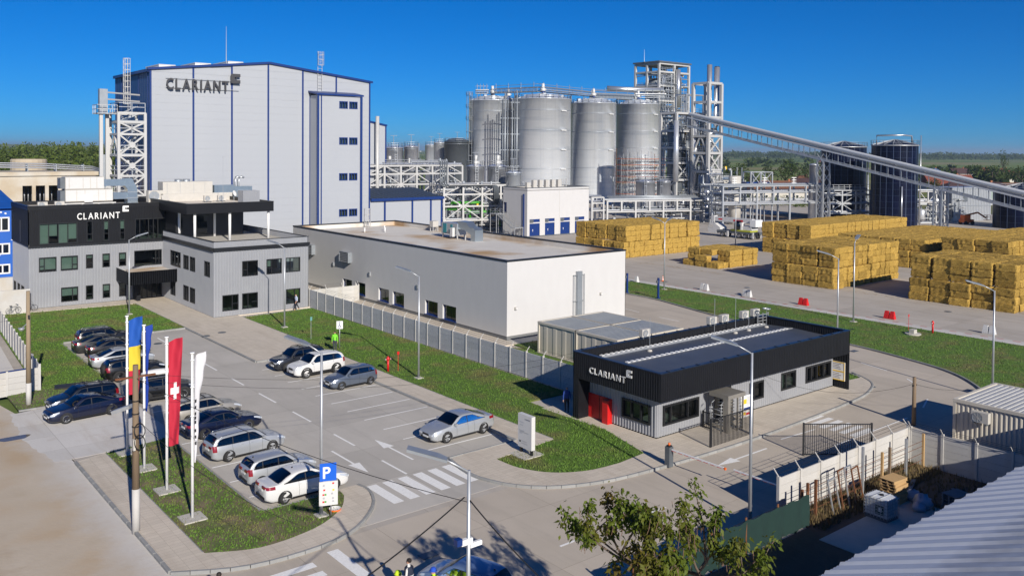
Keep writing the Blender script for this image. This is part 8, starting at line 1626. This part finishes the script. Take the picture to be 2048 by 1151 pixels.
# ================================================================== PEOPLE
def person(label, x, y, z, heading, shirt, trousers, shoes='trim', h=1.76, stride=0.0, arm=(0, 0), hair='hair', helmet=None, vest=None, lean=0.0, hold=None, elbow=(.25, .25), collar=None):
    s = h/1.76; V = []; E_ = []; Rr = []; seg_ = []
    def v(p, r): V.append((p[0]*s, p[1]*s, p[2]*s)); Rr.append(r*s); return len(V)-1
    def e(a, b, g): E_.append((a, b)); seg_.append((a, b, g))
    lx = lambda zz: lean*(zz-.92)
    pel = v((0, 0, .94), .145); wai = v((lx(1.08), 0, 1.08), .135); che = v((lx(1.30)+.01, 0, 1.30), .155); nec = v((lx(1.48), 0, 1.475), .062); hd0 = v((lx(1.56)+.015, 0, 1.57), .078); hd1 = v((lx(1.66)+.02, 0, 1.665), .092); hd2 = v((lx(1.72)+.01, 0, 1.725), .06); nos = v((lx(1.63)+.115, 0, 1.625), .016)
    e(pel, wai, 't'); e(wai, che, 'u'); e(che, nec, 'u'); e(nec, hd0, 'h'); e(hd0, hd1, 'h'); e(hd1, hd2, 'h'); e(hd1, nos, 'h')
    hands = []
    for k, sd in enumerate((1, -1)):
        st = stride*sd; hip = v((0, sd*.095, .88), .10); kn = v((.30*st+abs(st)*.06, sd*.10, .50), .068); an = v((.52*st-(.10 if st < 0 else 0), sd*.10, .095+(.05 if st < 0 else 0)), .045); to = v((.52*st+.15-(.08 if st < 0 else 0), sd*.115, .04), .036); hl = v((.52*st-.05-(.08 if st < 0 else 0), sd*.10, .04+(.05 if st < 0 else 0)), .036)
        e(pel, hip, 'l'); e(hip, kn, 'l'); e(kn, an, 'l'); e(an, to, 'f'); e(an, hl, 'f')
        sw = arm[k]; sh = v((lx(1.40), sd*.185, 1.405), .066); c, si = math.cos(sw), math.sin(sw); el = v((lx(1.4)+.29*si, sd*.235, 1.405-.29*c), .047); sw2 = sw+elbow[k]; wr = v((lx(1.4)+.29*si+.25*math.sin(sw2), sd*.235, 1.405-.29*c-.25*math.cos(sw2)), .032); W_ = np.array(V[wr])/s; d = np.array([math.sin(sw2), 0, -math.cos(sw2)]); n_ = np.array([math.cos(sw2), 0, math.sin(sw2)]); pa = v(W_+d*.07, .036); e(che, sh, 'u'); e(sh, el, 'a'); e(el, wr, 'w'); e(wr, pa, 'k')
        for i, (of, ln) in enumerate(((-.027, .075), (-.009, .085), (.009, .08), (.027, .062))): p1 = v(W_+d*(.10+ln*.45)+n_*of+np.array([0, -sd*.008, 0]), .0095); p2 = v(W_+d*(.10+ln)+n_*of*1.05+np.array([0, -sd*.026, 0]), .008); e(pa, p1, 'k'); e(p1, p2, 'k')
        t1 = v(W_+d*.075+n_*.048, .011); t2 = v(W_+d*.115+n_*.056, .009); e(wr, t1, 'k'); e(t1, t2, 'k'); hands.append(np.array(V[pa]))
    me = bpy.data.meshes.new('sk'); me.from_pydata(V, E_, []); ob = bpy.data.objects.new('sk', me); COL.objects.link(ob); md = ob.modifiers.new('s', 'SKIN'); md.use_smooth_shade = True; sv = me.skin_vertices[0].data
    for i, r_ in enumerate(Rr): sv[i].radius = (r_, r_*(1.0 if i not in (pel, wai, che) else 1.0))
    for i in (pel, wai, che): sv[i].radius = (Rr[i]*1.12, Rr[i]*.80)
    sv[pel].use_root = True; sb = ob.modifiers.new('d', 'SUBSURF'); sb.levels = 1; sb.render_levels = 1
    dg = bpy.context.evaluated_depsgraph_get(); bm_ = bpy.data.meshes.new_from_object(ob.evaluated_get(dg)); bpy.data.objects.remove(ob)
    mats = [M['skin'], shirt, trousers, M[shoes]]; bm_.materials.clear(); [bm_.materials.append(q) for q in mats]; Va = np.array(V); gm = {'h': 0, 'k': 0, 'u': 1, 't': 1, 'a': 1, 'w': 1 if not hold == 'short' else 0, 'l': 2, 'f': 3}; A_ = np.array([Va[a] for a, b, g in seg_]); B_ = np.array([Va[b] for a, b, g in seg_]); ra = np.array([Rr[a] for a, b, g in seg_]); G_ = [gm[g] for a, b, g in seg_]
    for p in bm_.polygons:
        c = np.array(p.center); d = B_-A_; t = np.clip(((c-A_)*d).sum(1)/((d*d).sum(1)+1e-9), 0, 1); ds = np.linalg.norm(c-(A_+d*t[:, None]), axis=1)-ra*.8; k = G_[int(ds.argmin())]
        if c[2] < .98*s and k == 1 and abs(c[1]) < .17*s: k = 2
        p.material_index = k; p.use_smooth = True
    T = thing('person', label, 'person', (x, y, z), heading, None); link('body', bm_, T); hx, hz = V[hd1][0], V[hd1][2]; hr = .098*s
    if hair: o = MB().lathe([(hr*1.0, -.01), (hr*1.06, .03), (hr*.9, .075), (hr*.5, .105), (0, .115)], n=16).build('hair', M[hair], T, True, loc=(hx-.018, 0, hz)); o.rotation_euler = (0, -.25, 0)
    for sd in (1, -1): MB().lathe([(0, -.008), (.009, 0), (0, .008)], n=6).build('eye', M['trim'], T, loc=(hx+.083*s, sd*.032*s, hz-.005)); MB().box(-.012, .012, -.006, .006, -.03, .03).build('ear', M['skin'], T, loc=(hx-.005, sd*.095*s, hz-.01))
    MB().box(-.004, .004, -.022, .022, -.004, .004).build('mouth', mat('lips', (.30, .10, .08), .6) if 'lips' not in bpy.data.materials else bpy.data.materials['lips'], T, loc=(hx+.088*s, 0, hz-.068*s))
    if helmet: o = MB().lathe([(.15, 0), (.15, .012), (.118, .015), (.12, .06), (.09, .12), (.04, .145), (0, .15)], n=18).build('helmet', helmet, T, True, loc=(hx+.01, 0, hz+.02))
    if vest: b = MB(); b.lathe([(.20, .95), (.205, 1.1), (.215, 1.3), (.20, 1.42), (.12, 1.48)], n=20); o = b.build('vest', vest, T, True); o.scale = (.86*s, 1.08*s, s); o.location = (lx(1.2), 0, 0); MB().lathe([(.212, 1.12), (.214, 1.17)], n=20).build('reflective_band', M['plastic'], T, True).scale = (.88*s, 1.1*s, s)
    if hold == 'paper': p = hands[0]; MB().box(-.1, .12, -.01, .01, -.14, .02).build('papers', M['plastic'], T, loc=tuple(p))
    return T
cl = lambda n, c: mat(n, c, .85, 0, tuple(q*1.25 for q in c), 9, .8)
dk = cl('dark_trousers', (.012, .012, .016)); 
person('person in pale blue shirt and dark trousers walking past the office wing', 42.3, 89.95, .12, PI+.25, cl('blue_shirt', (.40, .46, .60)), dk, 'pallet', 1.78, .62, (.35, -.3), None, lean=.12, hold='short')
person('person in lime green jacket standing by the disabled parking sign', 36.35, 69.6, .12, -2.1, cl('lime_jacket', (.16, .55, .03)), cl('grey_trousers', (.035, .04, .055)), 'trim', 1.78, .1, (.05, -.05))
person('person in blue work jacket holding papers in the gatehouse shade', 40.4, 43.75, .12, -2.4, cl('work_blue', (.015, .045, .22)), dk, 'trim', 1.78, .08, (.2, 0), None, elbow=(.9, .2), hold='paper')
x, y = G(818, 1122, 1.66); person('person in white shirt with dark vest at the bottom edge', x, y, 0, 2.2, cl('white_shirt', (.55, .54, .52)), dk, h=1.78, arm=(.1, .1), vest=cl('navy_vest', (.015, .02, .04)))
x, y = G(797, 1145, 1.72); person('person in yellow helmet at the bottom edge left of the white shirt', x, y, 0, 2.0, cl('hivis', (.40, .62, .02)), dk, h=1.76, helmet=cl('yellow_helmet', (.45, .60, .02)), vest=cl('hivis2', (.42, .65, .02)))
x, y = G(868, 1138, 1.74); person('person in blue helmet and lime vest at the bottom edge', x, y, 0, 2.6, cl('hivis3', (.40, .62, .02)), dk, h=1.78, helmet=cl('blue_helmet', (.01, .06, .40)), vest=cl('hivis4', (.42, .65, .02)))
x, y = G(438, 1146, 1.66); person('person with dark hair cut by the bottom edge on the left', x, y, .0, 1.2, cl('light_top', (.50, .48, .45)), dk, h=1.7)
# ================================================================== BACKGROUND
def crown_pts(r, n, rx, rz, zc, clumps=9):
    out = []; C = []
    for _ in range(clumps):
        a = r.uniform(0, 6.28); e = r.uniform(-.6, 1); q = r.uniform(.35, .85); C.append((rx*q*math.cos(a)*math.sqrt(max(.1, 1-e*e)), rx*q*math.sin(a)*math.sqrt(max(.1, 1-e*e)), zc+rz*e*.75, r.uniform(.28, .5)))
    for i in range(n):
        c = C[i % clumps]; a = r.uniform(0, 6.28); e = r.uniform(-1, 1); k = c[3]*(r.uniform(.5, 1)**.5); s_ = math.sqrt(1-e*e); d = (math.cos(a)*s_, math.sin(a)*s_, e); out.append((np.array([c[0]+rx*k*d[0], c[1]+rx*k*d[1], c[2]+rz*k*d[2]]), np.array(d)+[0, 0, .2]))
    return out
M['ftree'] = leafmat('far_leaf', (.030, .055, .010), (.065, .10, .018), .15, (.05, .06, .012), .5); M['ftree2'] = leafmat('forest_leaf', (.05, .085, .012), (.11, .15, .025), .15, (.055, .06, .014), .12)
def far_tree(label, u, d, h, w, seed, group='trees among the houses', z0=-.3, name='broadleaf_tree'):
    r = random.Random(seed); x, y, _ = CW(u, d); T = thing(name, label, 'tree', (x, y, z0), r.uniform(0, 6), group); MB().tube([(0, 0, 0), (.1, 0, h*.3), (0, .1, h*.62)], [w*.06, w*.045, w*.02], 7).build('trunk', M['bark'], T, True); b = MB()
    for k in range(4): a = r.uniform(0, 6.28); b.tube([(0, 0, h*.3), (w*.2*math.cos(a), w*.2*math.sin(a), h*.5), (w*.35*math.cos(a), w*.35*math.sin(a), h*.7)], [w*.03, w*.02, w*.008], 5)
    b.build('limbs', M['bark'], T, True); link('crown', leaf_mesh(crown_pts(r, 520, w*.55, h*.40, h*.60, 11), (w*.08, w*.15), 'crown', M['ftree'], seed, .4), T)
specs = [(1478, 420, 13, 9), (1500, 430, 11, 8), (1571, 430, 14, 9.5), (1612, 470, 11, 8), (1638, 520, 12, 10), (1855, 500, 10, 8), (1868, 380, 7, 6), (1905, 430, 8, 7), (1958, 560, 11, 12), (1985, 540, 11, 11), (2008, 600, 20, 6), (2030, 520, 10, 10), (2045, 480, 11, 10), (1460, 520, 10, 8), (1540, 560, 9, 8), (1590, 620, 9, 9), (1940, 640, 9, 10), (1660, 640, 9, 9), (1895, 620, 8, 9)]
words = ('tall round tree left of the brown roofed house', 'second tree beside the tall round one left of the brown roofed house', 'broad tree behind the brown roofed house', 'tree between the brown roofed house and the dark silos', 'tree just left of the dark silos near the fields', 'tree right of the middle dark silo', 'small tree in front of the long red roof', 'bushy tree before the pale roofed house', 'dark tree in the grove at the far right, left one', 'dark tree in the grove at the far right, middle one', 'tall slim poplar at the far right', 'dark tree in the grove at the far right, right one', 'tree at the right edge above the low silo', 'small tree right of the stack frame', 'distant small tree left of the broad tree', 'distant small tree right of the broad tree', 'distant tree above the red roofs', 'distant tree behind the left dark silo', 'distant tree over the blue roofed house')
for i, ((u, d, h, w), lab) in enumerate(zip(specs, words)): far_tree(lab, u, d, h, w, 100+i)
def house(label, u, d, w, dp, hw, hr, rot, roofc, wallc=(.55, .52, .46), hip=True, name='house'):
    x, y, _ = CW(u, d); T = thing(name, label, 'house', (x, y, -.35), rot, 'village houses'); wm = mat('house_wall', wallc, .9, 0, tuple(c*.85 for c in wallc), .5, .8); rm = mat('tile_roof', roofc, .85, 0, tuple(c*.65 for c in roofc), .6, .8, .05, 3)
    MB().box(-w/2, w/2, -dp/2, dp/2, 0, hw).build('wall', wm, T); o = .5; iw = w/2-(dp/2 if hip else -o)
    b = MB(); b.add([(-w/2-o, -dp/2-o, hw), (w/2+o, -dp/2-o, hw), (w/2+o, dp/2+o, hw), (-w/2-o, dp/2+o, hw), (-iw, 0, hw+hr), (iw, 0, hw+hr)], [(0, 1, 5, 4), (1, 2, 5), (2, 3, 4, 5), (3, 0, 4), (3, 2, 1, 0)]); rf = b.build('roof', rm, T); MB().box(w*.2, w*.2+.7, -.35, .35, hw+hr*.5, hw+hr+.6).build('chimney', mat('brick', (.30, .12, .06), .9) if 'brick' not in bpy.data.materials else bpy.data.materials['brick'], rf)
    n = max(2, int(w/3.5))
    for k in range(n): xx = -w/2+(k+.5)*w/n; wn = MB().box(xx-.6, xx+.6, -dp/2-.06, -dp/2+.02, hw*.3, hw*.75).build('window', M['white'], T); MB().box(xx-.48, xx+.48, -dp/2-.09, -dp/2-.06, hw*.34, hw*.71).build('pane', M['frame'], wn)
    return T
RED = (.20, .055, .035); BRN = (.17, .075, .04); DRK = (.07, .035, .035)
house('large house with brown hipped roof right of the stack frame', 1552, 330, 24, 11, 3.4, 4.2, -.55, BRN); house('house with white wall and brown roof between trees beside the left silo', 1603, 470, 11, 9, 3, 3, -.5, BRN); house('dark red barn roof behind the brown roofed house', 1630, 420, 26, 9, 3.5, 2.5, -.6, DRK, (.25, .15, .1)); house('pale blue roofed low shed behind the stack frame', 1452, 450, 18, 8, 4, 1.2, -.6, (.25, .33, .42)); house('long bright red roof right of the middle silo', 1895, 420, 22, 11, 3.2, 5.0, -.65, RED, hip=False); house('white shed with flat pale roof behind the red roof', 1940, 440, 16, 8, 4, .6, -.6, (.30, .36, .44), (.6, .6, .6)); house('long dark maroon roof with green fascia at the right', 1952, 350, 30, 10, 4, 3.0, -.62, DRK, (.30, .36, .34)); house('long low brown barn at the right edge above the low silo', 2010, 400, 60, 9, 3, 2.2, -.63, BRN, (.3, .25, .2)); house('distant house with dark red roof and white gable', 1918, 620, 14, 10, 4, 4, -.5, DRK, (.6, .6, .58), False); house('distant house with red roof and orange wall', 1965, 640, 13, 10, 4, 4, -.6, RED, (.5, .25, .12)); house('distant blue roofed house right of the silo ladder', 1862, 640, 16, 9, 4, 3.5, -.6, (.08, .14, .28), (.5, .5, .52)); house('distant small red house among the trees at the far right', 2005, 660, 12, 9, 4, 3.5, -.6, RED); house('distant house at the right edge beside the poplar', 2030, 560, 13, 9, 3.5, 3.5, -.6, BRN); house('tiny distant house left of the red roofs', 1838, 700, 10, 8, 4, 3, -.6, RED, (.6, .6, .58)); house('tiny distant red roof on the plain', 1645, 1300, 14, 10, 4, 4, -.6, RED)
# boundary wall of the village
T = thing('boundary_wall', 'long grey concrete boundary wall before the village houses', 'wall', CW(1450, 300), -.62)
for k in range(34): MB().box(k*3, k*3+2.95, -.1, .1, 0, 2.2).build('panel', M['grayfence'], T)
for k in range(35): MB().box(k*3-.12, k*3+.1, -.14, .14, 0, 2.4).build('post', M['conc'], T)
struct(MB().sheet([CW(u, d)[:2] for u, d in ((1440, 262), (2200, 262), (2200, 330), (1440, 330))], -.02).build('verge', mat('rough_grass', (.10, .13, .03), .95, 0, (.17, .15, .06), .2, .8)))
struct(MB().cyl((0, 0, -.3), (0, 0, .1), 13, n=40).build('soil_pad', M['soil'], loc=CW(1570, 238))) if False else struct(MB().sheet([tuple(np.array(CW(1572, 245)[:2])+np.array([16*math.cos(a), 8*math.sin(a)])) for a in np.linspace(0, 6.2, 26)], .012).build('soil_patch', mat('brown_soil', (.16, .11, .07), .95)))
# forest on the left and distant tree belts (stuff)
def wood(name, label, spots, m, seed, per=110):
    r = random.Random(seed); P = []; S = []
    for x, y, z, h, w in spots: P += [(p+np.array([x, y, z]), d) for p, d in crown_pts(r, per, w*.55, h*.45, h*.52, 7)]; S.append(w)
    me = leaf_mesh(P, (np.mean(S)*.13, np.mean(S)*.26), name, m, seed, .3); return stuff(tag(link(name, me), label, 'wood'))
r = random.Random(3); sp = []
for _ in range(330):
    d = r.uniform(330, 760); u = r.uniform(-80, 300); x, y, _z = CW(u, d); top = ZV(u, 283+r.uniform(0, 9)+18*max(0, (60-u)/140), d) if r.random() < .5 else r.uniform(9, 15); sp.append((x, y, -.4, max(8, min(top, 22)), r.uniform(6, 11)))
wood('forest', 'dense green wood behind the old concrete shed at the left', sp, M['ftree2'], 5, 150)
sp = []
for _ in range(420): d = r.uniform(2300, 3100); u = r.uniform(1380, 2300); x, y, _z = CW(u, d); sp.append((x, y, 0, r.uniform(12, 20), r.uniform(22, 44)))
for _ in range(170): d = r.uniform(1100, 2300); u = r.uniform(-200, 420); x, y, _z = CW(u, d); sp.append((x, y, 0, r.uniform(8, 13), r.uniform(16, 30)))
for _ in range(18): d = r.uniform(900, 1700); u = r.uniform(1440, 1720); x, y, _z = CW(u, d); sp.append((x, y, 0, r.uniform(4, 8), r.uniform(8, 18)))
for _ in range(60): d = r.uniform(520, 850); u = r.uniform(1820, 2150); x, y, _z = CW(u, d); sp.append((x, y, -.3, r.uniform(2, 4.5), r.uniform(4, 9)))
wood('distant_tree_belt', 'distant belts of trees along the plain', sp, M['ftree'], 6, 60)
sp = []
for _ in range(60): d = r.uniform(285, 330); u = r.uniform(1470, 1760); x, y, _z = CW(u, d); sp.append((x, y, -.2, r.uniform(1, 3), r.uniform(2, 4)))
wood('hedge', 'low green bushes along the village wall', sp, M['ftree2'], 8, 60)
# tower clutter: steam is left out; thin air haze over the plain
hb_ = MB().box(-16000, 16000, -16000, 16000, -2.0, 75.0); hm = bpy.data.materials.new('haze'); hm.use_nodes = True; tt = hm.node_tree; tt.nodes.clear(); pv = _n(tt, 'VolumePrincipled'); pv.inputs['Density'].default_value = .00011; pv.inputs['Color'].default_value = (.62, .80, 1.0, 1); pv.inputs['Anisotropy'].default_value = .2; oo = _n(tt, 'OutputMaterial'); tt.links.new(pv.outputs[0], oo.inputs['Volume']); stuff(tag(hb_.build('haze', hm), 'thin bluish haze in the air over the plain', 'haze'))
